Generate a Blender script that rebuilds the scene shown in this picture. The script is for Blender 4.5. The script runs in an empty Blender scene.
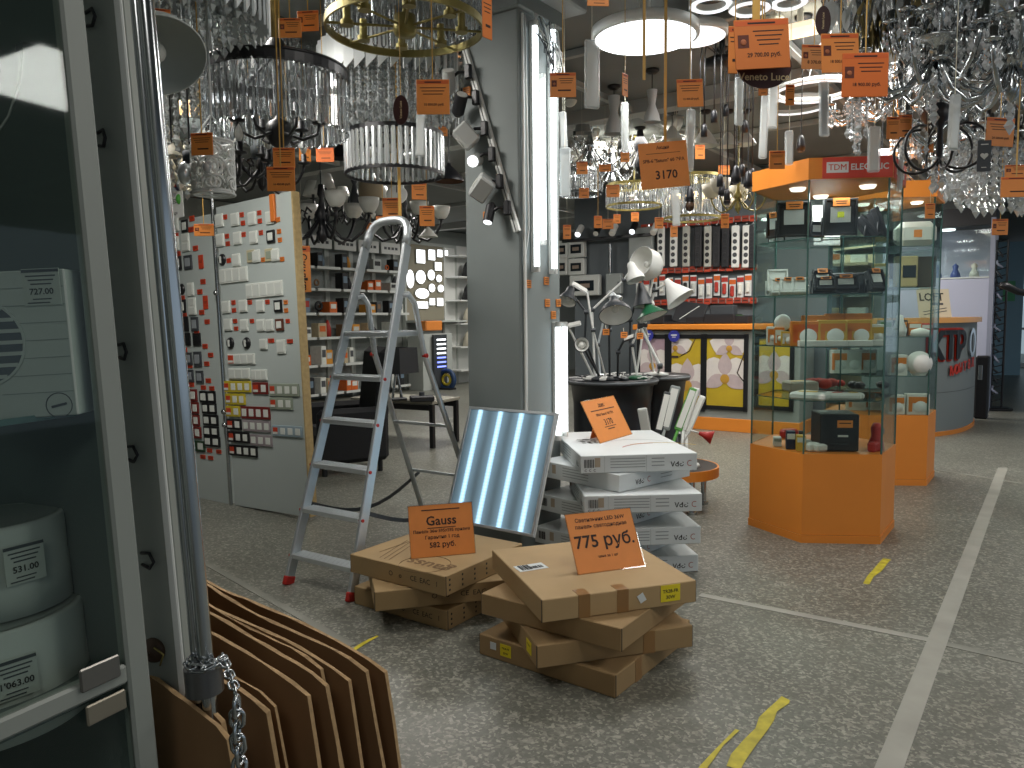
import bpy, math, random
from mathutils import Vector, Matrix, Euler
random.seed(11)
scn = bpy.context.scene
C = scn.collection
PI = math.pi
V = Vector
# ---------------------------------------------------------------- camera
F = 768.0
CAM_Z = 1.4
cam_data = bpy.data.cameras.new('camera')
cam = bpy.data.objects.new('camera', cam_data)
C.objects.link(cam)
cam_data.sensor_width = 36.0
cam_data.lens = 36.0 * F / 1024.0
cam_data.clip_start = 0.05
cam_data.clip_end = 200
RC = Matrix.Rotation(math.radians(90 - 4.85), 3, 'X') @ Matrix.Rotation(math.radians(-0.63), 3, 'Z')
cam.matrix_world = Matrix.Translation((0, 0, CAM_Z)) @ RC.to_4x4()
scn.camera = cam
# ---------------------------------------------------------------- light and exposure
world = bpy.data.worlds.new('world')
scn.world = world
world.use_nodes = True
bg = world.node_tree.nodes['Background']
bg.inputs[0].default_value = (0.72, 0.86, 1.0, 1)
bg.inputs[1].default_value = 0.5
scn.view_settings.view_transform = 'Standard'
scn.view_settings.look = 'None'
scn.view_settings.gamma = 1.0
scn.view_settings.exposure = 0.0
scn.view_settings.use_curve_mapping = False
YAW = math.radians(-35.6)                      # the shop's axes: U runs down the aisle, W runs across it
U = V((-math.sin(YAW), math.cos(YAW), 0))
W = V((math.cos(YAW), math.sin(YAW), 0))
def area(name, loc, size, power, col=(1, 1, 1), rot=(0, 0, 0), size_y=None):
    d = bpy.data.lights.new(name, 'AREA')
    d.energy = power; d.color = col; d.shape = 'RECTANGLE'; d.size = size; d.size_y = size_y or size
    o = bpy.data.objects.new(name, d); o.location = loc; o.rotation_euler = rot
    C.objects.link(o)
    return o
for i, (w, u, pw) in enumerate([(-6, 6.5, 100), (-6.5, 11, 75), (-2.2, 8.2, 90), (2.2, 6.2, 60), (-1.2, 5.6, 45), (-8.5, 12.5, 70), (-3.6, 7.4, 55),
                                (-.4, 2.0, 24), (2.4, 3.2, 48), (-3.7, 2.0, 100), (.8, -1.6, 22), (-2.5, 12.0, 80), (0.5, 9.5, 45)]):  # fill lights added under the ceiling to brighten the room; no actual fittings there
    p = W * w + U * u
    area('ceiling_fill_light', (p.x, p.y, 3.22), 0.9, pw, (1.0, 0.96, 0.9), (0, 0, YAW), 0.9)

# ---------------------------------------------------------------- helpers
def ray(px, py):
    return RC @ V(((px - 512) / F, -(py - 384) / F, -1.0))
def P(px, py, d):
    """the point seen at a pixel, d metres from the camera along its axis"""
    return V((0, 0, CAM_Z)) + ray(px, py) * d
def hit(px, py, p0, n):
    r = ray(px, py); o = V((0, 0, CAM_Z))
    return o + r * ((p0 - o).dot(n) / r.dot(n))
def on_z(px, py, z=0.0):
    return hit(px, py, V((0, 0, z)), V((0, 0, 1)))
def wu(w, u, z=0.0):
    p = W * w + U * u
    return V((p.x, p.y, z))

def lin(h):
    h = h.lstrip('#')
    f = lambda c: c / 12.92 if c <= 0.04045 else ((c + 0.055) / 1.055) ** 2.4
    return tuple(f(int(h[i:i + 2], 16) / 255) for i in (0, 2, 4)) + (1,)
MATS = {}
def mat(name, col='#888888', rough=0.5, metal=0.0, emit=None, es=1.0, var=0.0, vscale=8.0, bump=0.0, trans=0.0, alpha=1.0, spec=0.5):
    if name in MATS: return MATS[name]
    m = bpy.data.materials.new(name); m.use_nodes = True
    nt = m.node_tree; b = nt.nodes['Principled BSDF']
    c = lin(col)
    b.inputs['Base Color'].default_value = c
    b.inputs['Roughness'].default_value = rough
    b.inputs['Metallic'].default_value = metal
    b.inputs['Specular IOR Level'].default_value = spec
    b.inputs['Transmission Weight'].default_value = trans
    b.inputs['Alpha'].default_value = alpha
    if emit:
        b.inputs['Emission Color'].default_value = lin(emit)
        b.inputs['Emission Strength'].default_value = es
    if var or bump:
        tc = nt.nodes.new('ShaderNodeTexCoord'); nz = nt.nodes.new('ShaderNodeTexNoise')
        nz.inputs['Scale'].default_value = vscale; nz.inputs['Detail'].default_value = 5
        nt.links.new(tc.outputs['Object'], nz.inputs['Vector'])
        if var:
            r = nt.nodes.new('ShaderNodeValToRGB')
            r.color_ramp.elements[0].position = 0.3; r.color_ramp.elements[1].position = 0.7
            r.color_ramp.elements[0].color = tuple(x * (1 - var) for x in c[:3]) + (1,)
            r.color_ramp.elements[1].color = tuple(min(1, x * (1 + var)) for x in c[:3]) + (1,)
            nt.links.new(nz.outputs['Fac'], r.inputs['Fac']); nt.links.new(r.outputs['Color'], b.inputs['Base Color'])
        if bump:
            bp = nt.nodes.new('ShaderNodeBump'); bp.inputs['Strength'].default_value = bump; bp.inputs['Distance'].default_value = 0.01
            nt.links.new(nz.outputs['Fac'], bp.inputs['Height']); nt.links.new(bp.outputs['Normal'], b.inputs['Normal'])
    MATS[name] = m
    return m
def glass_mat(name, tint='#eef6f4', refl=0.12, through=0.9):
    """thin pane: mostly see-through, mirror-like at a grazing view"""
    m = bpy.data.materials.new(name); m.use_nodes = True
    nt = m.node_tree; nt.nodes.clear()
    out = nt.nodes.new('ShaderNodeOutputMaterial'); mx = nt.nodes.new('ShaderNodeMixShader')
    t = nt.nodes.new('ShaderNodeBsdfTransparent'); g = nt.nodes.new('ShaderNodeBsdfGlossy')
    lw = nt.nodes.new('ShaderNodeLayerWeight'); lw.inputs['Blend'].default_value = .5
    pw = nt.nodes.new('ShaderNodeMath'); pw.operation = 'POWER'; pw.inputs[1].default_value = 4.0
    mm = nt.nodes.new('ShaderNodeMath'); mm.operation = 'MULTIPLY_ADD'; mm.inputs[1].default_value = .5; mm.inputs[2].default_value = refl
    nt.links.new(lw.outputs['Facing'], pw.inputs[0])
    c = lin(tint)
    t.inputs[0].default_value = tuple(x * through for x in c[:3]) + (1,)
    g.inputs[0].default_value = (0.9, 0.95, 0.95, 1); g.inputs['Roughness'].default_value = 0.03
    nt.links.new(pw.outputs[0], mm.inputs[0]); nt.links.new(mm.outputs[0], mx.inputs[0])
    nt.links.new(t.outputs[0], mx.inputs[1]); nt.links.new(g.outputs[0], mx.inputs[2]); nt.links.new(mx.outputs[0], out.inputs[0])
    MATS[name] = m
    return m

TEXTS = {}
def text_geo(s, bold=False):
    if (s, bold) not in TEXTS:
        cu = bpy.data.curves.new('lettering', 'FONT'); cu.body = s; cu.size = 1.0
        cu.align_x = 'CENTER'; cu.align_y = 'CENTER'; cu.resolution_u = 2; cu.offset = .018 if bold else 0.0
        o = bpy.data.objects.new('lettering', cu)
        me = bpy.data.meshes.new_from_object(o)
        vs = [tuple(v.co) for v in me.vertices]; fs = [tuple(p.vertices) for p in me.polygons]
        bpy.data.objects.remove(o); bpy.data.curves.remove(cu); bpy.data.meshes.remove(me)
        TEXTS[(s, bold)] = (vs, fs)
    return TEXTS[(s, bold)]

class MB:
    """collects shapes for ONE mesh object"""
    def __init__(s):
        s.v = []; s.f = []; s.mi = []; s.sm = []; s.mats = []; s.M = Matrix()
    def add(s, vs, fs, m, smooth=False):
        if m not in s.mats: s.mats.append(m)
        k = s.mats.index(m); n = len(s.v)
        s.v += [s.M @ V(v) for v in vs]
        for f in fs:
            s.f.append([i + n for i in f]); s.mi.append(k); s.sm.append(smooth)
        return s
    def box(s, c, sz, m, R=None, bev=0.0):
        hx, hy, hz = (x / 2 for x in sz); R = R or Matrix.Identity(3); c = V(c)
        b = min(bev, hx * .9, hy * .9, hz * .9)
        if b <= 0:
            vs = [c + R @ V((x * hx, y * hy, z * hz)) for z in (-1, 1) for y in (-1, 1) for x in (-1, 1)]
            return s.add(vs, [(0, 2, 3, 1), (4, 5, 7, 6), (0, 1, 5, 4), (2, 6, 7, 3), (0, 4, 6, 2), (1, 3, 7, 5)], m)
        vs = []; idx = {}
        for x in (-1, 1):
            for y in (-1, 1):
                for z in (-1, 1):
                    for a in range(3):
                        q = [hx - b, hy - b, hz - b]; q[a] = (hx, hy, hz)[a]
                        idx[(x, y, z, a)] = len(vs)
                        vs.append(c + R @ V((x * q[0], y * q[1], z * q[2])))
        fs = []
        for sg in (-1, 1):
            fs.append([idx[(sg, y, z, 0)] for y, z in ((-1, -1), (1, -1), (1, 1), (-1, 1))][::sg])
            fs.append([idx[(x, sg, z, 1)] for x, z in ((-1, -1), (-1, 1), (1, 1), (1, -1))][::sg])
            fs.append([idx[(x, y, sg, 2)] for x, y in ((-1, -1), (1, -1), (1, 1), (-1, 1))][::sg])
        for p in (-1, 1):
            for q in (-1, 1):
                o = p * q
                fs.append([idx[(p, q, -1, 0)], idx[(p, q, -1, 1)], idx[(p, q, 1, 1)], idx[(p, q, 1, 0)]][::o])
                fs.append([idx[(p, -1, q, 0)], idx[(p, 1, q, 0)], idx[(p, 1, q, 2)], idx[(p, -1, q, 2)]][::o])
                fs.append([idx[(-1, p, q, 1)], idx[(-1, p, q, 2)], idx[(1, p, q, 2)], idx[(1, p, q, 1)]][::o])
                for r in (-1, 1):
                    fs.append([idx[(p, q, r, 0)], idx[(p, q, r, 1)], idx[(p, q, r, 2)]][::p * q * r])
        return s.add(vs, fs, m)
    def cyl(s, a, b, r, m, r2=None, seg=12, cap=True, smooth=True):
        a, b = V(a), V(b); r2 = r if r2 is None else r2
        d = (b - a)
        if d.length < 1e-7: return s
        q = d.normalized(); x = q.orthogonal().normalized(); y = q.cross(x)
        vs = []
        for p, rr in ((a, r), (b, r2)):
            vs += [p + (x * math.cos(2 * PI * i / seg) + y * math.sin(2 * PI * i / seg)) * rr for i in range(seg)]
        s.add(vs, [(i, (i + 1) % seg, seg + (i + 1) % seg, seg + i) for i in range(seg)], m, smooth)
        if cap:
            s.add(vs[:seg], [tuple(range(seg))[::-1]], m); s.add(vs[seg:], [tuple(range(seg))], m)
        return s
    def tube(s, pts, r, m, seg=6, closed=False, smooth=True, rs=None):
        pts = [V(p) for p in pts]; n = len(pts)
        t0 = (pts[1] - pts[0]).normalized(); x = t0.orthogonal().normalized()
        vs = []
        for i, p in enumerate(pts):
            if closed: t = (pts[(i + 1) % n] - pts[i - 1])
            else: t = pts[min(i + 1, n - 1)] - pts[max(i - 1, 0)]
            t.normalize(); x = (x - t * x.dot(t))
            x = x.normalized() if x.length > 1e-6 else t.orthogonal().normalized()
            y = t.cross(x); rr = rs[i] if rs else r
            vs += [p + (x * math.cos(2 * PI * k / seg) + y * math.sin(2 * PI * k / seg)) * rr for k in range(seg)]
        fs = []
        for i in range(n if closed else n - 1):
            j = (i + 1) % n
            fs += [(i * seg + k, i * seg + (k + 1) % seg, j * seg + (k + 1) % seg, j * seg + k) for k in range(seg)]
        if not closed:
            fs += [tuple(range(seg))[::-1], tuple((n - 1) * seg + k for k in range(seg))]
        return s.add(vs, fs, m, smooth)
    def lathe(s, prof, m, seg=20, smooth=True, c=(0, 0, 0), a0=0.0, a1=2 * PI, R=None):
        c = V(c); R = R or Matrix.Identity(3); full = a1 - a0 > 2 * PI - 1e-4; k = seg if full else seg + 1
        vs = [c + R @ V((r * math.cos(a0 + (a1 - a0) * i / seg), r * math.sin(a0 + (a1 - a0) * i / seg), z)) for r, z in prof for i in range(k)]
        fs = [(j * k + i, j * k + (i + 1) % k, (j + 1) * k + (i + 1) % k, (j + 1) * k + i) for j in range(len(prof) - 1) for i in range(seg)]
        return s.add(vs, fs, m, smooth)
    def ball(s, c, r, m, seg=10, sz=1.0):
        n = max(4, seg // 2)
        return s.lathe([(max(1e-5, r * math.sin(PI * i / n)), -r * sz * math.cos(PI * i / n)) for i in range(n + 1)], m, seg, True, c)
    def torus(s, c, R_, r, m, seg=28, ts=6, R=None, sq=None):
        R = R or Matrix.Identity(3)
        return s.tube([V(c) + R @ V((R_ * math.cos(2 * PI * i / seg), R_ * math.sin(2 * PI * i / seg), 0)) for i in range(seg)], r, m, ts, True)
    def band(s, c, R_, th, h, m, seg=32, a0=0.0, a1=2 * PI):
        return s.lathe([(R_ - th, -h / 2), (R_, -h / 2), (R_, h / 2), (R_ - th, h / 2), (R_ - th, -h / 2)], m, seg, False, c, a0, a1)
    def prism(s, poly, z0, z1, m, side=None):
        n = len(poly)
        vs = [(x, y, z0) for x, y in poly] + [(x, y, z1) for x, y in poly]
        s.add(vs, [tuple(range(n))[::-1], tuple(range(n, 2 * n))], m)
        return s.add(vs, [(i, (i + 1) % n, n + (i + 1) % n, n + i) for i in range(n)], side or m)
    def quad(s, a, b, c, d, m):
        return s.add([a, b, c, d], [(0, 1, 2, 3)], m)
    def text(s, t, size, c, R, m, lift=0.0, bold=True):
        """flat lettering: R's columns are the writing's right, its up, and its outward normal"""
        vs, fs = text_geo(t, bold); c = V(c)
        return s.add([c + R @ V((x * size, y * size, lift)) for x, y, z in vs], fs, m)
    def build(s, name, parent=None, loc=None, rz=0.0, rot=None):
        me = bpy.data.meshes.new(name)
        me.from_pydata([tuple(v) for v in s.v], [], s.f)
        for m in s.mats: me.materials.append(m)
        me.polygons.foreach_set('material_index', s.mi); me.polygons.foreach_set('use_smooth', s.sm)
        me.update()
        o = bpy.data.objects.new(name, me); C.objects.link(o)
        if parent: o.parent = parent
        if loc is not None: o.location = loc
        o.rotation_euler = rot if rot is not None else (0, 0, rz)
        return o
def tag(o, label, cat, group=None, kind=None):
    if label: o['label'] = label
    if cat: o['category'] = cat
    if group: o['group'] = group
    if kind: o['kind'] = kind
    return o
def thing(name, label, cat, loc=(0, 0, 0), rz=0.0, group=None, rot=None):
    o = bpy.data.objects.new(name, None); C.objects.link(o)
    o.empty_display_size = 0.05; o.location = loc
    o.rotation_euler = rot if rot is not None else (0, 0, rz)
    return tag(o, label, cat, group)
def struct(mb, name, **k):
    return tag(mb.build(name, **k), None, None, kind='structure')
def dup(root, loc, rz=None, label=None, group=None, scale=None):
    def cp(o, par):
        c = o.copy(); C.objects.link(c)
        if par: c.parent = par
        for ch in KIDS.get(o.name, [x for x in o.children]): cp(ch, c)
        return c
    r = cp(root, None); r.location = loc
    if rz is not None: r.rotation_euler = (0, 0, rz) if not hasattr(rz, '__len__') else rz
    if label: r['label'] = label
    if group: r['group'] = group
    if scale: r.scale = (scale,) * 3
    return r
KIDS = {}
UP = Matrix(((1, 0, 0), (0, 0, -1), (0, 1, 0)))       # writing on a face that looks along -y
FLAT = Matrix.Identity(3)                              # writing on a face that looks up
def rotz(a): return Matrix.Rotation(a, 3, 'Z')
def rotx(a): return Matrix.Rotation(a, 3, 'X')
def roty(a): return Matrix.Rotation(a, 3, 'Y')

# ---------------------------------------------------------------- materials
WHITE = mat('white_enamel', '#d8dad6', .45)
PANEL = mat('white_laminate', '#b9beb8', .5, var=.04, vscale=3)
GREYP = mat('grey_paint', '#7d8584', .6, var=.05, vscale=2)
STEEL = mat('chrome', '#b8bdc0', .18, 1.0)
ALU = mat('brushed_aluminium', '#d3d9dc', .42, .8, bump=.05, vscale=60)
BLACKM = mat('black_metal', '#15161a', .4)
BLACKP = mat('black_plastic', '#1b1c20', .5)
DGREY = mat('dark_grey_plastic', '#3a3e42', .5)
BRASS = mat('brass', '#857a45', .42, .6)
ORANGE = mat('orange_laminate', '#d8822b', .5, var=.03, vscale=4)
TAGO = mat('orange_card', '#dd873c', .55, var=.03, vscale=20)
TAGR = mat('red_orange_card', '#c85a22', .6)
INK = mat('dark_ink', '#2c1a12', .7)
INKB = mat('black_ink', '#1d1b1a', .7)
CARD = mat('brown_cardboard', '#977c55', .8, var=.07, vscale=6, bump=.05)
CARDE = mat('cardboard_edge', '#b79a72', .85, var=.25, vscale=60)
TAPE = mat('brown_packing_tape', '#8a673e', .3)
WCARD = mat('white_cardboard', '#cdd2d2', .55, var=.02)
YEL = mat('yellow_sticker', '#dcc81e', .6)
RED = mat('red_plastic', '#b5261f', .45)
GOLDR = mat('gold_ribbon', '#c49a4a', .5)
NYL = mat('clear_line', '#c8c4b0', .4)
LIT = mat('lit_diffuser', '#ffffff', .5, emit='#f6fbff', es=3.0)
LITC = mat('cool_led_tube', '#ffffff', .5, emit='#f0faff', es=4.0)
WARM = mat('warm_bulb', '#fff0d0', .5, emit='#ffcf8a', es=3.5)
FROST = mat('frosted_glass', '#cfcfc8', .35)
CREAM = mat('cream_enamel', '#d2cbb8', .5)
CRYS = mat('crystal', '#f4f8fa', .03, trans=.72)
CRYG = mat('crystal_silver', '#e2e7e8', .22, .7)
GLASS = glass_mat('vitrine_glass', '#f3f8f6', .018, .985)
EDGE = mat('glass_edge', '#3f5e58', .2)
BAGM = mat('clear_plastic_bag', '#e4eaea', .18, alpha=.36)
SLEEVE = glass_mat('card_sleeve', '#f4f6f6', .05, .95)
CRYP = mat('crystal_prism_glass', '#f6fafc', .02, trans=.93)
CARDS = mat('old_brown_cardboard', '#785b3b', .85, var=.1, vscale=6, bump=.05)
# ================================================================= the setting
def floor_mat():
    m = bpy.data.materials.new('terrazzo'); m.use_nodes = True; nt = m.node_tree; b = nt.nodes['Principled BSDF']
    tc = nt.nodes.new('ShaderNodeTexCoord')
    vo = nt.nodes.new('ShaderNodeTexVoronoi'); vo.inputs['Scale'].default_value = 90
    n1 = nt.nodes.new('ShaderNodeTexNoise'); n1.inputs['Scale'].default_value = 40; n1.inputs['Detail'].default_value = 3
    mixv = nt.nodes.new('ShaderNodeVectorMath'); mixv.operation = 'MULTIPLY_ADD'
    mixv.inputs[1].default_value = (.03, .03, .03)
    nt.links.new(tc.outputs['Object'], n1.inputs['Vector'])
    nt.links.new(n1.outputs['Color'], mixv.inputs[0]); nt.links.new(tc.outputs['Object'], mixv.inputs[2])
    nt.links.new(mixv.outputs[0], vo.inputs['Vector'])
    sx = nt.nodes.new('ShaderNodeSeparateColor'); nt.links.new(vo.outputs['Color'], sx.inputs[0])
    r = nt.nodes.new('ShaderNodeValToRGB'); e = r.color_ramp.elements
    e[0].position = 0; e[0].color = lin('#62635b'); e[1].position = 1; e[1].color = lin('#a09f93')
    for p, c in ((.5, '#6d6e66'), (.64, '#74756c'), (.82, '#8b8a80')):
        x = e.new(p); x.color = lin(c)
    nt.links.new(sx.outputs[0], r.inputs['Fac'])
    n2 = nt.nodes.new('ShaderNodeTexNoise'); n2.inputs['Scale'].default_value = 1.3; n2.inputs['Detail'].default_value = 6
    nt.links.new(tc.outputs['Object'], n2.inputs['Vector'])
    mx = nt.nodes.new('ShaderNodeMix'); mx.data_type = 'RGBA'; mx.blend_type = 'MULTIPLY'; mx.inputs['Factor'].default_value = .5
    r2 = nt.nodes.new('ShaderNodeValToRGB'); r2.color_ramp.elements[0].position = .3; r2.color_ramp.elements[1].position = .65
    r2.color_ramp.elements[0].color = (.6, .57, .52, 1); r2.color_ramp.elements[1].color = (1, 1, 1, 1)
    nt.links.new(n2.outputs['Fac'], r2.inputs['Fac'])
    nt.links.new(r.outputs['Color'], mx.inputs['A']); nt.links.new(r2.outputs['Color'], mx.inputs['B'])
    nt.links.new(mx.outputs['Result'], b.inputs['Base Color'])
    b.inputs['Roughness'].default_value = .36; b.inputs['Specular IOR Level'].default_value = .35
    return m
FLOORM = floor_mat()
fl = MB(); fl.box((0, 0, -.05), (44, 44, .1), FLOORM); struct(fl, 'floor', rz=YAW, loc=wu(-2, 10))
CEILM = mat('ceiling_grey', '#7d8180', .9, var=.06, vscale=1.5)
ce = MB(); ce.box((0, 0, .05), (24, 44, .1), CEILM); struct(ce, 'ceiling', rz=YAW, loc=wu(-4.5, 10, 3.32))
BEAM = mat('ceiling_beam_grey', '#a3a6a4', .7)
for i, u in enumerate([2.2, 3.4, 4.9, 6.4, 8.0, 10, 12, 14.5, 17]):
    b = MB(); b.box((0, 0, 0), (22, .05 if i % 3 else .16, .05 if i % 3 else .12), BEAM, bev=.004)
    struct(b, 'ceiling_beam', rz=YAW, loc=wu(-4, u, 3.29 if i % 3 else 3.26))
for i, w in enumerate([-7, -5, -3.2, -1.6, .2, 1.9, 3.6, 5.5]):
    b = MB(); b.box((0, 0, 0), (.05, 24, .05), BEAM, bev=.004)
    struct(b, 'ceiling_beam', rz=YAW, loc=wu(w, 9, 3.24))
WALLM = mat('wall_paint', '#9a9f9a', .85, var=.05, vscale=1)
WALLD = mat('slate_grey_wall', '#5b6266', .85, var=.05, vscale=1)
WL = -10.9; WB = 9.95
w = MB(); w.box((0, 0, 1.65), (.2, 30, 3.3), WALLM); struct(w, 'wall_left', rz=YAW, loc=wu(WL - .12, 12))
w = MB(); w.box((0, 0, 1.65), (3.6, .2, 3.3), WALLD); struct(w, 'wall_back', rz=YAW, loc=wu(-4.15, WB + .1))
w = MB(); w.box((0, 0, 1.65), (3.6, .2, 3.3), WALLM); struct(w, 'wall_back_right', rz=YAW, loc=wu(-2.75, 14.2))
w = MB(); w.box((0, 0, 1.65), (15, .2, 3.3), WALLM); struct(w, 'wall_far', rz=YAW, loc=wu(-8.7, 24))
w = MB(); w.box((0, 0, 1.65), (16, .2, 3.3), WALLM); struct(w, 'wall_rear', rz=YAW, loc=wu(-6, -3.2))
# grey inlaid bands across the terrazzo
INL = mat('grey_floor_band', '#98978e', .45, var=.12, vscale=5)
INL2 = mat('dull_floor_band', '#7e7e75', .5, var=.12, vscale=5)
def band(name, a, b, wd, m):
    a = on_z(*a); b = on_z(*b); d = b - a; q = MB()
    q.box((0, 0, .001 + (.0006 if name == 'trim_1' else 0)), (wd, d.length, .003), m)
    return struct(q, name, loc=(a + b) / 2, rz=math.atan2(d.y, d.x) - PI / 2)
band('trim_1', (884, 782), (1003, 468), .075, INL)
band('trim_2', (700, 595), (928, 640), .05, INL)
band('trim_3', (940, 643), (1024, 662), .05, INL2)
band('trim_4', (200, 560), (352, 646), .04, INL2)
band('trim_5', (938, 470), (1024, 484), .05, INL2)
# worn yellow tape left on the floor
YT = mat('worn_yellow_tape', '#b9ac2e', .6, var=.25, vscale=20)
def tape(label, pts, wd):
    q = MB(); L = []; R_ = []
    ps = [on_z(*p, .0015) for p in pts]
    for i, p in enumerate(ps):
        t = (ps[min(i + 1, len(ps) - 1)] - ps[max(i - 1, 0)]).normalized(); n = V((-t.y, t.x, 0))
        k = wd * random.uniform(.25, .6); L.append(p + n * k); R_.append(p - n * wd * random.uniform(.25, .6))
    vs = L + R_; n = len(L)
    vs2 = vs + [v + V((0, 0, .001)) for v in vs]
    fs = [(n * 2 + i, n * 2 + n + i, n * 2 + n + i + 1, n * 2 + i + 1) for i in range(n - 1)]
    q.add(vs2, fs, YT)
    return tag(q.build('floor_tape'), label, 'tape', 'worn yellow tape on the floor')
tape('long torn strip of yellow tape on the floor in front of the brown boxes', [(733, 768), (740, 757), (750, 742), (760, 730), (766, 719), (772, 710), (782, 701), (787, 699)], .05)
tape('thin sliver of yellow tape beside the longer torn strip', [(702, 769), (712, 757), (722, 745), (738, 730)], .02)
tape('short torn yellow tape piece in front of the orange display case', [(866, 584), (870, 576), (877, 570), (884, 562), (887, 559)], .045)
tape('thin yellow tape line beside the cardboard sheets', [(350, 653), (358, 647), (366, 642), (378, 636)], .02)

# ---------------------------------------------------------------- column with its cables
COL0 = wu(.05 * W.x + 4.3 * W.y, .05 * U.x + 4.3 * U.y)        # the corner towards us
CS = .4
q = MB(); q.box((-CS / 2 + .01, CS / 2 + .01, 1.66), (CS - .02, CS + .02, 3.32), GREYP, bev=.006)
struct(q, 'column', rz=YAW, loc=COL0)
q = MB(); q.box((-CS / 2, CS / 2, 3.12), (CS + .06, CS + .06, .1), GREYP, bev=.01); q.box((-CS / 2, CS / 2, 3.2), (CS + .3, CS + .2, .08), BEAM, bev=.01)
struct(q, 'column_head', rz=YAW, loc=COL0)
colM = Matrix.Translation(COL0) @ Matrix.Rotation(YAW, 4, 'Z')
colI = colM.inverted()
def on_right_face(px, py): return colI @ hit(px, py, COL0, W)       # local point on the face that runs down the aisle
def on_left_face(px, py): return colI @ hit(px, py, COL0, U)
def column_thing(name, label, cat, group=None): return thing(name, label, cat, COL0, YAW, group)
def tube_light(px, y0, y1, label, r=.016, base=.03):
    t = column_thing('led_tube_light', label, 'tube light', 'led tube lights mounted on the column')
    a = on_right_face(px, y0); b = on_right_face(px, y1)
    y = a.y; q = MB(); q.box((.012, y, (a.z + b.z) / 2), (.024, base, a.z - b.z), WHITE, bev=.004); q.build('housing', t)
    q = MB(); q.cyl((.034, y, b.z + .03), (.034, y, a.z - .03), r, LITC, seg=10); q.build('tube', t)
    for n, z in (('end_cap', a.z - .015), ('end_cap', b.z + .015)):
        q = MB(); q.cyl((.034, y, z - .015), (.034, y, z + .015), r * 1.1, WHITE, seg=10); q.build(n, t)
    return t
tube_light(530, 22, 272, 'longest lit white tube light at the edge of the column')
tube_light(538, 75, 245, 'shorter lit tube light between the two long tubes on the column', r=.012)
tube_light(548, 26, 274, 'second long lit tube light on the column, farther along the face')
def tube_low(px, y0, y1, label):
    return tube_light(px, y0, y1, label)
tube_low(553, 322, 440, 'lower lit tube light on the column beside the white boxes')
tube_low(560, 322, 436, 'lower lit tube light nearest the desk lamps, at the column back edge')
for i, (px, py, lb) in enumerate([(528, 284, 'small orange price sticker under the longest column tube light'), (546, 281, 'small orange price sticker under the second long tube light'),
                                  (547, 303, 'orange price sticker above the lower column tube, inner one of two'), (558, 303, 'orange price sticker above the lower column tube, outer one of two'),
                                  (553, 315, 'orange price sticker just under the two side by side on the column')]):
    p = on_right_face(px, py); q = MB(); q.box((.003, p.y, p.z), (.006, .05, .045), TAGO, bev=.001)
    for k in range(3): q.box((.0065, p.y, p.z + .012 - k * .011), (.001, .036, .003), INK)
    tag(q.build('price_sticker', None, COL0, YAW), lb, 'price tag', 'price stickers on the column')
# white cables and conduit at the column edge
q = MB(); a = on_right_face(525, 40); b = on_right_face(527, 400)
q.cyl((.012, .03, .2), (.012, .03, 3.05), .008, WHITE, seg=8)
q.tube([(.01, .06, 3.05), (.02, .055, 2.4), (.015, .07, 1.9), (.012, .04, 1.75), (.012, .045, 1.2), (.012, .04, .6)], .005, WHITE, 6)
tag(q.build('electric_cable', None, COL0, YAW), 'white cables running down the edge of the grey column', 'cable')
q = MB()
for k in range(9):
    pts = []
    y0 = random.uniform(.08, .3); y1 = random.uniform(.1, .4)
    for i in range(9):
        f = i / 8
        pts.append((.05 + .07 * math.sin(PI * f) * random.uniform(.8, 1.2), y0 + (y1 - y0) * f + random.uniform(-.02, .02), 3.06 - .25 * math.sin(PI * f) * random.uniform(.4, 1.1) - .1 * f))
    q.tube(pts, .0035, WHITE if k % 3 else DGREY, 5)
tag(q.build('cable_tangle', None, COL0, YAW), 'tangle of white wires looped at the column head above the tube lights', 'wires', kind='stuff')

# spotlight rail fixed aslant on the column's left face
ra = on_left_face(466, 47); rb = on_left_face(519, 232)
t = column_thing('spotlight_rail', 'white track rail fixed aslant on the column carrying sample spotlights', 'track rail')
q = MB(); d = (rb - ra); L = d.length; ax = d.normalized(); an = V((0, -1, 0)); ay = ax.cross(an)
RR = Matrix((ax, an, ay)).transposed()
q.box((ra + rb) / 2 + an * .014, (L, .026, .036), WHITE, RR, .003); q.box((ra + rb) / 2 + an * .028, (L, .003, .004), DGREY, RR)
q.build('track', t)
def spot(px, py, m, aim, label, lit=False, L=.11, r=.036, square=False):
    p = on_left_face(px, py); p = p + V((0, -.09, 0)); aim = V(aim).normalized()
    t = thing('track_spotlight', label, 'spotlight', colM @ p, YAW, 'sample spotlights on the column rail')
    a = -aim * L * .5; b = aim * L * .5
    q = MB()
    if square:
        x = aim.orthogonal().normalized(); R_ = Matrix((x, aim, x.cross(aim))).transposed()
        q.box((0, 0, 0), (.13, .1, .1), m, R_, .01)
    else:
        q.cyl(a, b, r, m, seg=18); q.cyl(a - aim * .02, a, r * .55, m, r, seg=18)
    q.build('spot_body', t)
    q = MB(); f = (aim * .051) if square else b
    q.cyl(f - aim * .004, f + aim * .002, r * .84, LIT if lit else FROST, seg=18); q.build('lens', t)
    # bracket back to the rail
    near = ra + ax * max(0, min(L_RAIL, (p - ra).dot(ax))); tgt = near + V((0, -.05, 0)) - p
    q = MB(); q.tube([(0, 0, 0), tgt * .5 + V((0, 0, .02)), tgt], .009, BLACKM if m is not WHITE else DGREY, 6); q.box(tgt, (.04, .03, .08), BLACKM if m is not WHITE else WHITE, None, .006)
    q.build('bracket', t)
    return t
L_RAIL = L
SPW = mat('spot_white', '#b9bcb9', .45)
spot(459, 84, SPW, (.35, -.5, .8), 'white cylinder spotlight at the top of the aslant column rail')
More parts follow.
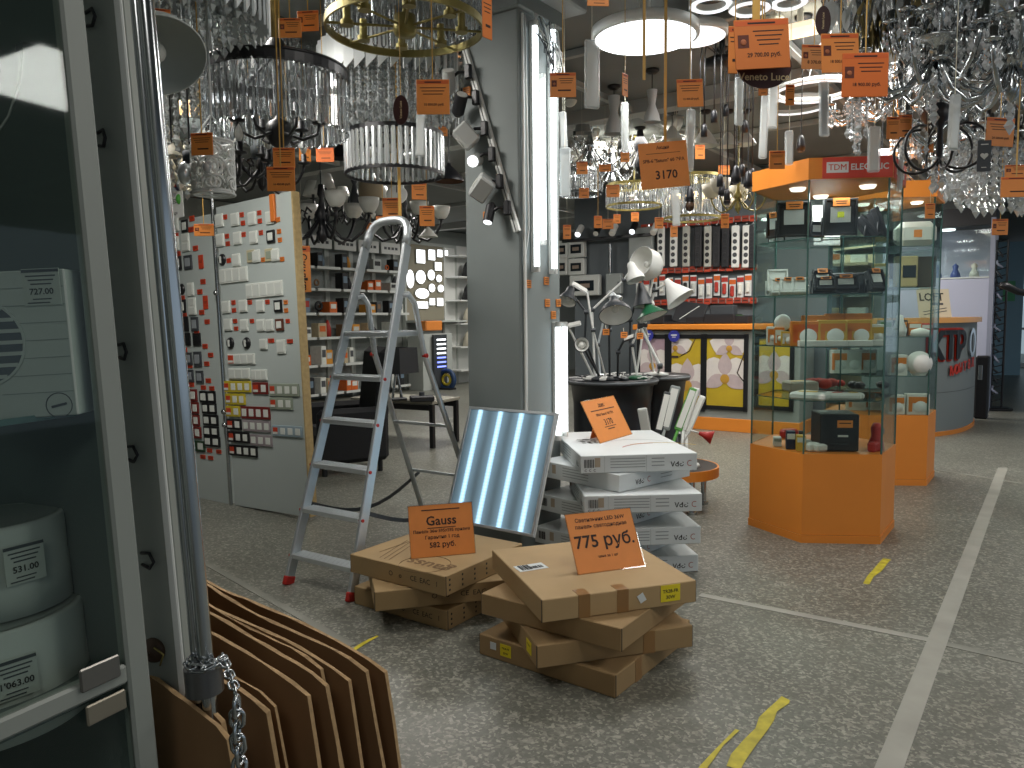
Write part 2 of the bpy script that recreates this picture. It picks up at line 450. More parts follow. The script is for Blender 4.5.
spot(470, 107, BLACKP, (.5, -.3, .6), 'black cylinder spotlight with orange tag, near the top of the column rail')
spot(476, 139, SPW, (-.5, -.4, -.6), 'pale square spotlight hanging sideways midway along the column rail', square=True)
spot(485, 163, SPW, (.35, -.8, -.25), 'lit white spotlight on the column rail', lit=True)
spot(492, 190, SPW, (-.4, -.5, .4), 'pale square spotlight just below the lit one', square=True)
spot(499, 216, BLACKP, (.05, -.4, -.9), 'small dark cylinder spotlight at the lower end of the column rail', lit=True, L=.1, r=.028)
for px, py, lb in ((468, 92, 'orange price card behind the black rail spotlight'), (488, 216, 'small orange price card beside the lowest rail spotlight')):
    p = on_left_face(px, py); q = MB(); q.box((p.x, -.01, p.z), (.05, .012, .05), TAGO, bev=.002)
    for k in range(3): q.box((p.x, -.0165, p.z + .012 - k * .011), (.036, .001, .003), INK)
    tag(q.build('price_card', None, COL0, YAW), lb, 'price tag')
# ================================================================= front: display cabinet, pole, chain, cardboard sheets
TILT = Matrix.Rotation(math.radians(-2.5), 3, 'Y')
CABP = P(100, 400, 1.12)
CABR = TILT @ rotz(math.radians(-30))                # local y runs along the cabinet's glass front, x out into the aisle
CABN = CABR @ V((1, 0, 0)); CABM = Matrix.Translation(CABP) @ CABR.to_4x4(); CABI = CABM.inverted()
def cab(px, py, x=0.0): return CABI @ hit(px, py, CABP + CABN * x, CABN)
CABROT = CABR.to_euler()
FRAMEW = mat('cabinet_frame_grey_white', '#91968f', .45)
CABIN = mat('cabinet_lining_grey', '#616a68', .6)
t = thing('display_cabinet', 'grey white framed glass display cabinet with price tagged goods, at the near edge', 'cabinet', CABP, 0, None, CABROT)
zT, zB = 1.6, -1.35
def stile(xa, xb, name):
    a = cab(xa, 400); b = cab(xb, 400)
    q = MB(); q.box((-.012, (a.y + b.y) / 2, (zT + zB) / 2), (.024, abs(b.y - a.y), zT - zB), FRAMEW, bev=.004); return q.build(name, t)
stile(101, 124, 'door_frame_post')
yP = cab(101, 400).y; yE = cab(124, 400).y
r0 = cab(0, 732); zr = r0.z
q = MB(); q.box((-.012, (yP - 1.2) / 2 , zr), (.024, yP + 1.2, .03), FRAMEW, bev=.004); q.build('bottom_rail', t)
q = MB(); q.box((-.008, (yP - 1.2) / 2, (zT + zr) / 2), (.004, yP + 1.2, zT - zr), GLASS); q.build('glass_door', t)
q = MB(); q.box((-.008, (yP - 1.2) / 2, (zB + zr) / 2), (.004, yP + 1.2, zr - zB), GLASS); q.build('lower_glass_door', t)
q = MB(); q.box((-.5, (yE - 1.2) / 2, 0), (.02, yE + 1.2, zT - zB), CABIN); q.build('back_panel', t)
q = MB(); q.box((-.26, yE - .012, .1), (.47, .012, zT - zB), CABIN, bev=.002); q.build('side_panel', t)
q = MB(); q.box((-.26, (yE - 1.2) / 2, zr - .02), (.47, yE + 1.2, .018), CABIN, bev=.002); q.build('bottom_shelf', t)
sh = CABI @ P(40, 415, 1.1)
q = MB(); q.box((-.27, (yE - 1.2) / 2 - .02, sh.z - .004), (.42, yE + 1.16, .008), GLASS); q.box((-.058, (yE - 1.2) / 2 - .02, sh.z - .004), (.004, yE + 1.16, .009), EDGE); q.build('glass_shelf', t)
h = cab(107, 672)
q = MB(); q.box((.003, h.y - .012, h.z + .004), (.006, .06, .034), mat('hinge_steel', '#7f7d78', .35, .8), bev=.002); q.build('glass_hinge', t)
h = cab(112, 694)
q = MB(); q.box((.003, h.y - .012, h.z - .014), (.006, .06, .03), mat('hinge_beige', '#8d8778', .4, .5), bev=.002); q.build('glass_hinge', t)
q = MB()
a = cab(30, 50, -.1)
q.box(a, (.02, .03, .012), STEEL)
for s in (-1, 1):
    q.tube([a + V((0, s * .012, -.005)), a + V((0, s * .02, -.05)), a + V((-.01, s * .035, -.1)), a + V((-.02, s * .065, -.15)), a + V((-.03, s * .1, -.165))], .0018, mat('fine_wire', '#b0b0a8', .4), 5)
tag(q.build('wire_hanger', None, CABP, rot=CABROT), 'thin bent wire hanger behind the cabinet glass, above the fan box', 'wire hanger')

# the ventilation fan box
bc = P(20, 345, 1.085)
t = thing('fan_box', 'white box picturing a ventilation fan, tagged 727.00, on the glass shelf', 'box', bc, 0, None, (TILT @ rotz(math.radians(6))).to_euler()); t.scale = (.885,) * 3
FBW = .155; FBH = .235
BOXW = mat('box_white_card', '#b9bcb6', .5)
q = MB(); q.box((0, .04, 0), (FBW, .08, FBH), BOXW, bev=.002)
for k in range(7): q.box((.02, -.0005, .09 - k * .028), (FBW * .7, .001, .0012), mat('print_pale_grey', '#8f948f', .6))
q.box((.05, -.001, -.1), (.024, .001, .004), DGREY, roty(-.2))
q.torus((.05, -.001, -.1), .02, .0008, DGREY, 20, 4, UP)
q.build('box_body', t)
q = MB()
q.lathe([(.001, 0), (.066, 0), (.066, .002), (.001, .002)], mat('fan_print_grey', '#4e545a', .6), 36, False, (-.06, 0, .005), R=UP)
q.lathe([(.066, 0), (.07, 0), (.07, .003), (.066, .003), (.066, 0)], BOXW, 36, False, (-.06, 0, .005), R=UP)
for k in range(7):
    z = -.054 + k * .018; hw = math.sqrt(max(0, .066 ** 2 - z * z))
    q.box((-.06, -.003, .005 + z), (2 * hw, .002, .006), BOXW)
q.lathe([(.001, 0), (.018, 0), (.016, .006), (.001, .008)], BOXW, 20, True, (-.06, -.002, .005), R=UP)
q.build('fan_picture', t)
PAPER = mat('price_paper', '#b5b8b0', .6)
def price_slip(par, c, R, w, h, s, label=None):
    q = MB(); R4 = Matrix.Translation(c) @ R.to_4x4(); q.M = R4
    q.box((0, 0, -.0005), (w, h, .002), PAPER)
    q.box((0, h * .44, .001), (w, h * .08, .001), DGREY)
    for k in range(3): q.box((0, h * (.3 - .11 * k), .001), (w * (.8 - .12 * k), h * .035, .0006), DGREY)
    q.text(s, w * .24, (0, -h * .13, .0016), FLAT, INKB)
    q.box((0, -h * .33, .001), (w * .5, h * .03, .0006), DGREY)
    q.box((-w * .1, -h * .43, .001), (w * .6, h * .03, .0006), DGREY)
    o = q.build('price_slip', par)
    if label: o['label'] = label
    return o
price_slip(t, V((.043, -.003, .09)), UP, .056, .058, '727.00')
# round boxes below
def roll(px, py, d, r, h, price, label, a):
    c = P(px, py, d)
    t = thing('round_box', label, 'round box', c, 0, 'white round boxes in the cabinet', (TILT @ rotz(math.radians(-12))).to_euler())
    q = MB(); q.lathe([(.001, h), (r - .01, h), (r - .004, h + .002), (r, h - .004), (r, .45 * h), (r + .0015, .44 * h), (r + .0015, .0), (.001, 0)], BOXW, 48, True); q.build('box_body', t)
    q = MB(); q.lathe([(r - .008, h + .002), (.001, h + .003)], mat('lid_grey_white', '#8d938f', .5), 40, False); q.build('lid', t)
    n = V((math.sin(a), -math.cos(a), 0)); R_ = Matrix((V((math.cos(a), math.sin(a), 0)), V((0, 0, 1)), n)).transposed()
    price_slip(t, n * (r + .006) + V((0, 0, h * .6)), R_, .055, .058, price)
roll(-4, 604, 1.2, .105, .135, '531.00', 'upper white round box tagged 531.00, on top of the wider one', 1.2)
roll(-6, 714, 1.2, .138, .165, "1'063.00", "wider lower white round box tagged 1'063.00, in the cabinet", 1.05)

# white panel beside the cabinet, with black clips
pp = P(140, 400, 1.28)
PR = TILT @ rotz(math.radians(-12)); PROT = PR.to_euler(); PM = (Matrix.Translation(pp) @ PR.to_4x4()); PI_ = PM.inverted(); PN = PR @ V((0, -1, 0))
def pan(px, py, y=0.0): return PI_ @ hit(px, py, pp - PN * y, PN)
xa = pan(117, 400).x; xb = pan(160, 400).x
t = thing('panel_post', 'narrow grey white panel with black clips between the cabinet and the chrome pole', 'panel', pp, 0, None, PROT)
q = MB(); q.box(((xa + xb) / 2, .03, .1), (xb - xa, .06, 2.96), FRAMEW, bev=.003); q.build('panel_board', t)
q = MB(); q.box((xb - .006, -.003, .1), (.014, .006, 2.96), WHITE, bev=.002); q.build('edge_strip', t)
for px, py, w_ in ((92, 20, .016), (104, 140, .012), (124, 352, .014), (132, 454, .02), (148, 560, .02), (159, 740, .016)):
    c = pan(px, py); q = MB()
    q.tube([c + V((-.012, 0, .012)), c + V((w_ * .5, -.008, .014)), c + V((w_, -.012, 0)), c + V((w_ * .4, -.008, -.012)), c + V((-.012, 0, -.008))], .0028, BLACKP, 6)
    q.build('clip', t)
c = pan(154, 650); q = MB(); q.lathe([(.001, .012), (.02, .006), (.024, -.004), (.001, -.004)], mat('rust_brown_plug', '#4d3a2c', .6), 18, True, c, R=UP); q.tube([c + V((.01, -.012, .01)), c + V((.03, -.016, 0)), c + V((.02, -.014, -.02))], .002, BRASS, 5); q.build('hook', t)

# chrome pole
a = P(182, 400, 1.22)
t = thing('chrome_pole', 'chrome pole with a round collar and a chain around it', 'pole', a, 0, None, TILT.to_euler())
q = MB(); q.cyl((0, 0, -1.33), (0, 0, 1.9), .0125, STEEL, seg=24); q.build('tube', t)
q = MB(); q.cyl((-.02, .012, -1.33), (-.02, .012, 1.9), .009, STEEL, seg=16); q.build('slim_tube', t)
zc = (TILT.inverted() @ (P(196, 690, 1.22) - a)).z
q = MB(); q.cyl((-.006, 0, zc - .022), (-.006, 0, zc + .022), .03, mat('worn_steel', '#77787a', .3, .9), seg=28); q.build('collar', t)
# chain
def link(q, c, ax, up, l, w_, r):
    ax = ax.normalized(); up = (up - ax * up.dot(ax)).normalized(); pts = []
    for i in range(14):
        an = 2 * PI * i / 14; x = math.cos(an); y = math.sin(an)
        pts.append(c + ax * (math.copysign(max(0, l / 2 - w_ / 2), x) * (abs(x) > .2) + x * w_ / 2) + up * y * w_ / 2)
    q.tube(pts, r, STEEL, 6, True)
q = MB(); path = []
zc0 = a + TILT @ V((0, 0, zc + .03))
for i in range(12):
    an = PI * .9 + 1.35 * PI * i / 11
    path.append(zc0 + V((math.cos(an) * .028, math.sin(an) * .028, .002 * math.sin(i))))
end = P(236, 692, 1.16); path += [path[-1].lerp(end, k / 5) for k in range(1, 6)]
for k in range(1, 10): path.append(end + V((.002 * math.sin(k * 2), .003 * math.cos(k * 3), -.026 * k)))
acc = 0; last = path[0]; n = 0
tot = []
for i in range(len(path) - 1):
    for k in range(8): tot.append(path[i].lerp(path[i + 1], k / 8))
prev = tot[0]
for p in tot[1:]:
    if (p - prev).length > .0185:
        d = p - prev; s_ = V((0, 0, 1)) if abs(d.normalized().z) < .7 else V((1, 0, 0))
        if n % 2: s_ = d.cross(s_)
        big = 1.0 if p.z > end.z - .03 else 1.5
        link(q, (p + prev) / 2, d, s_, .027 * (1.25 if big > 1 else 1), .0135 * big, .0021 * big); prev = p; n += 1
tag(q.build('steel_chain'), 'steel chain looped around the chrome pole and hanging in front of the cardboard', 'chain')

# cardboard sheets
be = math.radians(6)
eL = -W * math.cos(be) + V((0, 0, 1)) * math.sin(be); eD = W * math.sin(math.radians(16)) - V((0, 0, 1)) * math.cos(math.radians(16))
eN = -U
sheets = [(384, 664, 1.66, .95), (371, 665, 1.60, .93), (349, 673, 1.54, .9), (333, 679, 1.49, .88), (327, 662, 1.57, .86), (326, 677, 1.44, .8), (306, 687, 1.385, .8), (281, 698, 1.335, .75), (275, 704, 1.295, .7), (227, 712, 1.25, .6), (229, 728, 1.2, .55)]
ords = ['farthest brown cardboard sheet of the leaning row, its whole edge in view', 'second brown cardboard sheet from the far end of the leaning row', 'third brown cardboard sheet from the far end, with a ragged top corner',
        'narrow cardboard sheet just inside the third one', 'shorter brown sheet tucked behind the third, its corner rounded', 'middle brown cardboard sheet of the row, with a soft bent top edge',
        'brown cardboard sheet with frayed corner, in front of the middle one', 'brown cardboard sheet standing behind the hanging chain, back one of two', 'brown cardboard sheet standing behind the hanging chain, front one of two',
        'small crumpled cardboard sheet nearest the pole, the taller one', 'lowest torn cardboard piece nearest the pole']
for i, (px, py, d, L) in enumerate(sheets):
    p = P(px, py, d); hgt = (p.z - .004) / abs(eD.z); nx, nz = 18, 6; th = .008 if i not in (3, 7) else .005
    q = MB(); vs = []; rnd = random.Random(i)
    ph = rnd.uniform(0, 6)
    for side in (0, 1):
        for j in range(nz + 1):
            for k in range(nx + 1):
                u = k / nx; v = j / nz
                w_ = .006 * math.sin(u * 5 + ph) * (1 - v) + .004 * math.sin(v * 6 + ph)
                top = (rnd.uniform(-.004, .0) + .006 * math.sin(u * 9 + ph)) * (j == 0) - (.012 * max(0, 1 - u * 14)) * (j == 0)
                q_ = p + eL * (u * L) + eD * (v * hgt) - V((0, 0, 1)) * (-top) + eN * (w_ + (th if side else 0))
                q_ += eN * (.05 * v)
                vs.append(q_ - p)
    n1 = (nx + 1) * (nz + 1); f1 = []; f2 = []
    for j in range(nz):
        for k in range(nx):
            a0 = j * (nx + 1) + k
            f1.append((a0, a0 + 1, a0 + nx + 2, a0 + nx + 1)); f1.append((n1 + a0, n1 + a0 + nx + 1, n1 + a0 + nx + 2, n1 + a0 + 1))
    for k in range(nx):
        f2.append((k, n1 + k, n1 + k + 1, k + 1)); b0 = nz * (nx + 1) + k; f2.append((b0, b0 + 1, n1 + b0 + 1, n1 + b0))
    for j in range(nz):
        b0 = j * (nx + 1); f2.append((b0, b0 + nx + 1, n1 + b0 + nx + 1, n1 + b0)); b0 += nx; f2.append((b0, n1 + b0, n1 + b0 + nx + 1, b0 + nx + 1))
    q.add(vs, f1, CARDS, True); q.add(vs, f2, mat('old_cardboard_edge', '#a88a62', .85, var=.25, vscale=60))
    tag(q.build('cardboard_sheet', None, p), ords[i], 'cardboard sheet', 'cardboard sheets leaning in a row')

# ================================================================= boxes on the floor
def carton(name, label, cat, group, loc, rz, sx, sy, h, m, tape_side=None, seams=True):
    """origin at the box's front left bottom corner, +x along its front"""
    t = thing(name, label, cat, loc, rz, group)
    q = MB(); q.box((sx / 2, sy / 2, h / 2), (sx, sy, h - .002), m, bev=.003)
    if seams:
        for x in (.0, sx): q.box((x, .004, h / 2), (.003, .003, h * .96), BLACKP)
    q.build('box_body', t)
    if tape_side:
        for x in tape_side:
            q = MB(); q.box((x, -.0008, h * .5), (.048, .0016, h * .99), TAPE); q.box((x, .03, h - .0004), (.048, .06, .0016), TAPE); q.build('packing_tape', t)
    return t
def sticker(t, c, R, w, h, m, lines=(), label=None, name='sticker'):
    q = MB(); q.M = Matrix.Translation(c) @ R.to_4x4()
    q.box((0, 0, 0), (w, h, .0016), m)
    for s, y, sz in lines: q.text(s, sz, (0, y, .0012), FLAT, INKB)
    o = q.build(name, t)
    if label: o['label'] = label
    return o
def bars(q, c, R, w, h, m, n=14, seed=1):
    r = random.Random(seed); x = -w / 2; M0 = q.M; q.M = q.M @ Matrix.Translation(c) @ R.to_4x4()
    while x < w / 2:
        b = r.choice((.0015, .003, .004)); q.box((x, 0, .0012), (b, h, .0008), m); x += b + r.choice((.002, .004))
    q.M = M0
RSIDE = Matrix(((0, 0, 1), (1, 0, 0), (0, 1, 0)))       # a face looking along +x
LSIDE = Matrix(((0, 0, -1), (-1, 0, 0), (0, 1, 0)))     # a face looking along -x

# --- brown cartons, front stack
B4 = .65; BH = .09
def frontleft_from(px, py, z): return on_z(px, py, z)
pA = on_z(479.5, 654, 0); pB = on_z(617.5, 699.7, 0); rA = math.atan2((pB - pA).y, (pB - pA).x)
t = carton('brown_carton', 'brown carton at the bottom of the front stack, on the floor', 'box', 'brown cartons in the front stack', pA, rA, B4, B4, BH, CARD)
q = MB(); q.box((B4 + .0008, .18, BH / 2), (.0016, .05, BH * .98), TAPE); q.build('packing_tape', t)
sticker(t, V((.075, -.0012, .055)), UP, .03, .03, WCARD)
sticker(t, V((.14, -.0012, .05)), UP, .055, .05, YEL, (('TR28-FR', .008, .011), ('30W', -.012, .013)), 'yellow printed sticker')
pC = on_z(537, 646, 2 * BH); rC = math.radians(16)
t = carton('brown_carton', 'brown carton second from the floor in the front stack, turned askew', 'box', 'brown cartons in the front stack', pC + V((0, 0, -BH)), rC, B4, B4, BH, CARD, None)
q = MB(); q.box((.46, -.0008, BH / 2), (.05, .0016, BH * .98), TAPE); q.build('packing_tape', t)
sticker(t, V((-.0012, .1, .045)), LSIDE, .06, .05, YEL, (('TR28-FR', .008, .011),), 'yellow printed sticker')
pD1 = on_z(481, 593, 3 * BH); pD2 = on_z(615, 627, 3 * BH); rD = math.atan2((pD2 - pD1).y, (pD2 - pD1).x)
t = carton('brown_carton', 'brown carton third from the floor in the front stack, just under the tagged one', 'box', 'brown cartons in the front stack', pD1 + V((0, 0, -BH)), rD, B4, B4, BH, CARD)
pE = on_z(542, 600, 4 * BH); pE2 = on_z(697, 580, 4 * BH); rE = math.atan2((pE2 - pE).y, (pE2 - pE).x)
t = carton('brown_carton', 'top brown carton of the front stack, carrying the 775 price sign', 'box', 'brown cartons in the front stack', pE + V((0, 0, -BH)), rE, B4, B4 * 1.02, BH, mat('tan_cardboard', '#a78c63', .75, var=.05, vscale=6, bump=.05), (.17, .33))
sticker(t, V((.41, -.0012, .047)), UP @ rotz(.5), .028, .034, WCARD)
sticker(t, V((.535, -.0012, .052)), UP, .085, .066, YEL, (('TR28-FR', .008, .019), ('30W', -.016, .02)), 'yellow printed sticker')
o = sticker(t, V((.085, .37, BH)), rotz(.1), .13, .075, WCARD, label='white barcode label'); 
q = MB(); bars(q, V((.06, .37, BH + .0006)), rotz(.1), .05, .06, INKB); bars(q, V((.11, .365, BH + .0006)), rotz(.1), .05, .03, INKB, seed=4); q.build('barcode', t)
# --- gauss cartons
GH = .0925; GW = .6
g1 = on_z(350, 553.7, 3 * GH); g2 = on_z(445, 576.5, 3 * GH); rG = math.atan2((g2 - g1).y, (g2 - g1).x)
CARD2 = mat('printed_cardboard', '#9b8159', .75, var=.06, vscale=7, bump=.05)
def gbox(label, loc, rz, top=False):
    t = carton('printed_carton', label, 'box', 'printed brown cartons under the lit panel', loc, rz, GW, GW, GH, CARD2)
    q = MB()
    for x, s in ((.27, '♻'), (.33, '○'), (.41, 'CE'), (.48, 'EAC'), (.55, '↑')):
        q.text({'♻': 'O', '○': 'o', '↑': 'I'}.get(s, s), .034 if s in ('CE', 'EAC') else .034, (x, -.0006, GH * .5), UP, INKB, 0, False)
    for k in range(7):
        for z in (.25, .5, .75): q.lathe([(.0001, 0), (.006, 0), (.0001, .0005)], INKB, 8, False, (GW + .0004, .03 + k * .09, GH * z), R=RSIDE)
    q.build('printed_lettering', t)
    return t
t = gbox('top printed carton carrying the Gauss price sign and the lit panel', g1 + V((0, 0, -GH)), rG)
q = MB()
q.text('gauss', .12, (.43, .08, GH + .0004), rotz(PI), mat('brown_print', '#6d5436', .8))
q.torus((.41, .08, GH + .0002), .12, .0012, mat('brown_print', '#6d5436', .8), 30, 4)
for k in range(3): q.box((.12 + .03 * k, .18, GH + .0003), (.004, .3, .0006), mat('brown_print', '#6d5436', .8), rotz(.3))
q.box((.1, .3, GH + .0003), (.004, .4, .0006), mat('brown_print', '#6d5436', .8)); q.build('printed_logo', t)
m2 = on_z(374.6, 592, 2 * GH)
gbox('middle printed carton turned askew under the Gauss carton', m2 + V((0, 0, -GH)), math.radians(14))
m3 = on_z(447.5, 631, 0); e = V((math.cos(rG), math.sin(rG), 0))
gbox('bottom printed carton on the floor under the lit panel', m3 - e * GW, rG)

# --- white LED panel cartons
WH = .096
INKG = mat('grey_ink', '#8b9292', .7)
def wbox(k, fx, fy, rz, sx, sy, label, right=True):
    """k: level; (fx,fy): picture point of the front left top edge"""
    p = on_z(fx, fy, (k + 1) * WH) + V((0, 0, -WH))
    t = carton('white_carton', label, 'box', 'white lamp cartons in the tall stack', p, rz, sx, sy, WH, WCARD, None, False)
    q = MB(); h = WH
    q.text('ЭРА', .036, (sx - .11, -.0006, h * .42), UP @ rotz(PI), INKB)
    q.lathe([(.012, 0), (.016, 0), (.016, .0005), (.012, .0005), (.012, 0)], mat('dull_red_ink', '#a86a62', .7), 16, False, (sx - .04, -.0006, h * .42), -2.2, 2.2, R=UP @ rotz(PI))
    for j in range(4): q.box((sx * .4, -.0006, h * (.3 + .16 * j)), (sx * .3, .0008, .004), INKG)
    for j in range(3): q.box((sx * .66, -.0006, h * (.35 + .2 * j)), (.07, .0008, .005), INKG)
    q.box((sx * .14, -.0006, h * .6), (.03, .0008, .05), mat('print_brown', '#a89a86', .7))
    q.box((sx * .2, -.0006, h * .5), (.001, .0008, h * .9), INKG); q.box((sx * .56, -.0006, h * .5), (.001, .0008, h * .9), INKG)
    bars(q, V((.045, -.0002, h * .55)), UP, .05, .045, INKB, seed=k)
    for j in range(3): q.text('C', .018, (.025 + j * .024, -.0006, h * .16), UP, INKB)
    # same print on the two short sides
    q.text('ЭРА', .036, (-.0006, .1, h * .42), LSIDE @ rotz(PI), INKB); bars(q, V((-.0002, sy - .06, h * .55)), LSIDE, .06, .045, INKB, seed=k + 9)
    for j in range(4): q.box((-.0006, sy * .5, h * (.3 + .16 * j)), (.0008, sy * .3, .004), INKG)
    q.text('ЭРА', .036, (sx + .0006, .45, h * .42), RSIDE @ rotz(PI), INKB)
    q.build('printed_lettering', t)
    return t
rW = YAW
wl = ['bottom white carton of the tall stack, on the floor', 'second white carton from the floor in the tall stack', 'third white carton from the floor in the tall stack', 'fourth white carton from the floor, middle of the tall stack',
      'fifth white carton from the floor in the tall stack', 'sixth white carton, just under the top one of the tall stack', 'top white carton of the tall stack, carrying the 3170 price sign']
wt = wbox(6, 581, 456, math.radians(6), .635, .86, wl[6])
q = MB(); z = WH
q.lathe([(.2, 0), (.203, 0), (.203, .0006), (.2, .0006), (.2, 0)], mat('pale_print', '#b9bfbf', .6), 40, False, (.4, .3, z), .2, 2.6)
q.lathe([(.25, 0), (.256, 0), (.256, .0006), (.25, .0006), (.25, 0)], mat('red_print', '#b5433a', .6), 40, False, (.5, .1, z), 1.6, 2.6)
q.lathe([(.256, 0), (.262, 0), (.262, .0006), (.256, .0006), (.256, 0)], mat('gold_print', '#c9a94a', .6), 40, False, (.5, .1, z), .6, 2.2)
for j in range(9): q.box((.1 + (j % 3) * .035, .42 + (j // 3) * .06, z), (.022, .04, .0006), INKB if j % 2 else INKG, rotz(.2 * j))
q.build('lid_print', wt)
for k in range(6):
    if k % 2: # like the sixth: a corner towards us
        p0 = on_z(547, 456, 6 * WH); p1 = on_z(619, 475, 6 * WH)
        rz = math.radians(-49 + (5 - k) * 1.5); c = V((p1.x, p1.y, 0)) + V((.02 * (5 - k) / 2 * .5, 0, 0))
        ex = V((math.cos(rz), math.sin(rz), 0)); p = c - ex * .62
        t = carton('white_carton', wl[k], 'box', 'white lamp cartons in the tall stack', V((p.x, p.y, k * WH)), rz, .62, .62, WH, WCARD, None, False)
        q = MB(); h = WH
        bars(q, V((.06, -.0002, h * .55)), UP, .05, .045, INKB, seed=k)
        for j in range(4): q.box((.3, -.0006, h * (.3 + .16 * j)), (.2, .0008, .004), INKG)
        q.box((.13, -.0006, h * .6), (.03, .0008, .05), mat('print_brown', '#a89a86', .7))
        q.text('ЭРА', .036, (.62 + .0006, .17, h * .42), RSIDE @ rotz(PI), INKB)
        q.lathe([(.012, 0), (.016, 0), (.016, .0005), (.012, .0005), (.012, 0)], mat('dull_red_ink', '#a86a62', .7), 16, False, (.6206, .25, h * .42), -2.2, 2.2, R=RSIDE @ rotz(PI))
        for j in range(3): q.box((.6206, .4, h * (.35 + .2 * j)), (.0008, .1, .004), INKG)
        q.build('printed_lettering', t)
    else:
        fx, fy = {4: (584.5, 496), 2: (586, 530), 0: (588, 560)}[k]
        wbox(k, fx, fy, math.radians(7 - k), .62, .62, wl[k])

# --- price signs standing on the boxes
def sign(label, bl, br, lean, h, lines, extra=None, bg=TAGO, tent=True):
    """upright card standing on bl..br, leaning back"""
    d = br - bl; w_ = d.length; rz = math.atan2(d.y, d.x)
    t = thing('price_sign', label, 'price sign', (bl + br) / 2, rz)
    R_ = UP if lean == 0 else Matrix.Rotation(-lean, 3, 'X') @ UP
    q = MB(); q.M = R_.to_4x4()
    q.box((0, h / 2, -.001), (w_, h, .002), bg)
    for s, y, sz, ul in lines:
        if s == '-': q.box((0, h * y, .0006), (w_ * sz, h * .02, .0008), INK)
        else:
            q.text(s, sz * h, (0, h * y, .001), FLAT, INK)
            if ul: q.box((0, h * y - sz * h * .52, .0006), (ul * w_, h * .014, .0008), INK)
    q.build('card', t)
    q = MB(); q.M = R_.to_4x4()
    e = .006
    for c, s in (((0, -e / 2 + .003, .0012), (w_ + e, e, .004)), ((0, h, .0012), (w_ + e, e, .004)), ((-w_ / 2, h / 2, .0012), (e * .7, h, .004)), ((w_ / 2, h / 2, .0012), (e * .7, h, .004))):
        q.box(c, s, SLEEVE)
    q.build('plastic_sleeve', t)
    q = MB(); q.add([R_ @ V((-w_ * .2, h * .7, -.002)), R_ @ V((w_ * .2, h * .7, -.002)), V((w_ * .25, h * .45, .002)), V((-w_ * .25, h * .45, .002)), R_ @ V((-w_ * .2, h * .7, -.004)), R_ @ V((w_ * .2, h * .7, -.004)), V((w_ * .25, h * .45 + .002, .002)), V((-w_ * .25, h * .45 + .002, .002))],
          [(0, 1, 2, 3), (7, 6, 5, 4), (0, 4, 5, 1), (1, 5, 6, 2), (2, 6, 7, 3), (3, 7, 4, 0)], bg); q.build('stand_flap', t)
    return t
zt = 4 * BH
a = on_z(578, 575, zt); b = on_z(645, 566, zt)
sign('large orange price sign reading 775 руб. on the top brown carton', a, b, .55, .255, [('Светильник LED 36W', .87, .09, 0), ('панель светодиодная', .76, .09, 0), ('775 руб.', .5, .29, 0), ('цена за 1 шт', .25, .06, 0)])
zt = 3 * GH
a = on_z(411, 559, zt); b = on_z(475.5, 553, zt)
sign('orange price sign reading Gauss on the printed carton', a, b, .3, .245, [('-', .9, .6, 0), ('Gauss', .68, .25, .44), ('Панель 36w 595х595 призма', .49, .085, 0), ('Гарантия 1 год', .37, .095, 0), ('582 руб.', .22, .14, 0)])
zt = 7 * WH
a = on_z(600, 443.5, zt); b = on_z(632, 434, zt)
sign('small orange price sign reading 3170 on the white cartons', a, b, .5, .27, [('Акция', .85, .09, .2), ('-', .73, .7, 0), ('SPB-6 "Saturn" 60 ЭРА', .62, .085, 0), ('3170', .42, .2, .34), ('-', .26, .2, 0)])

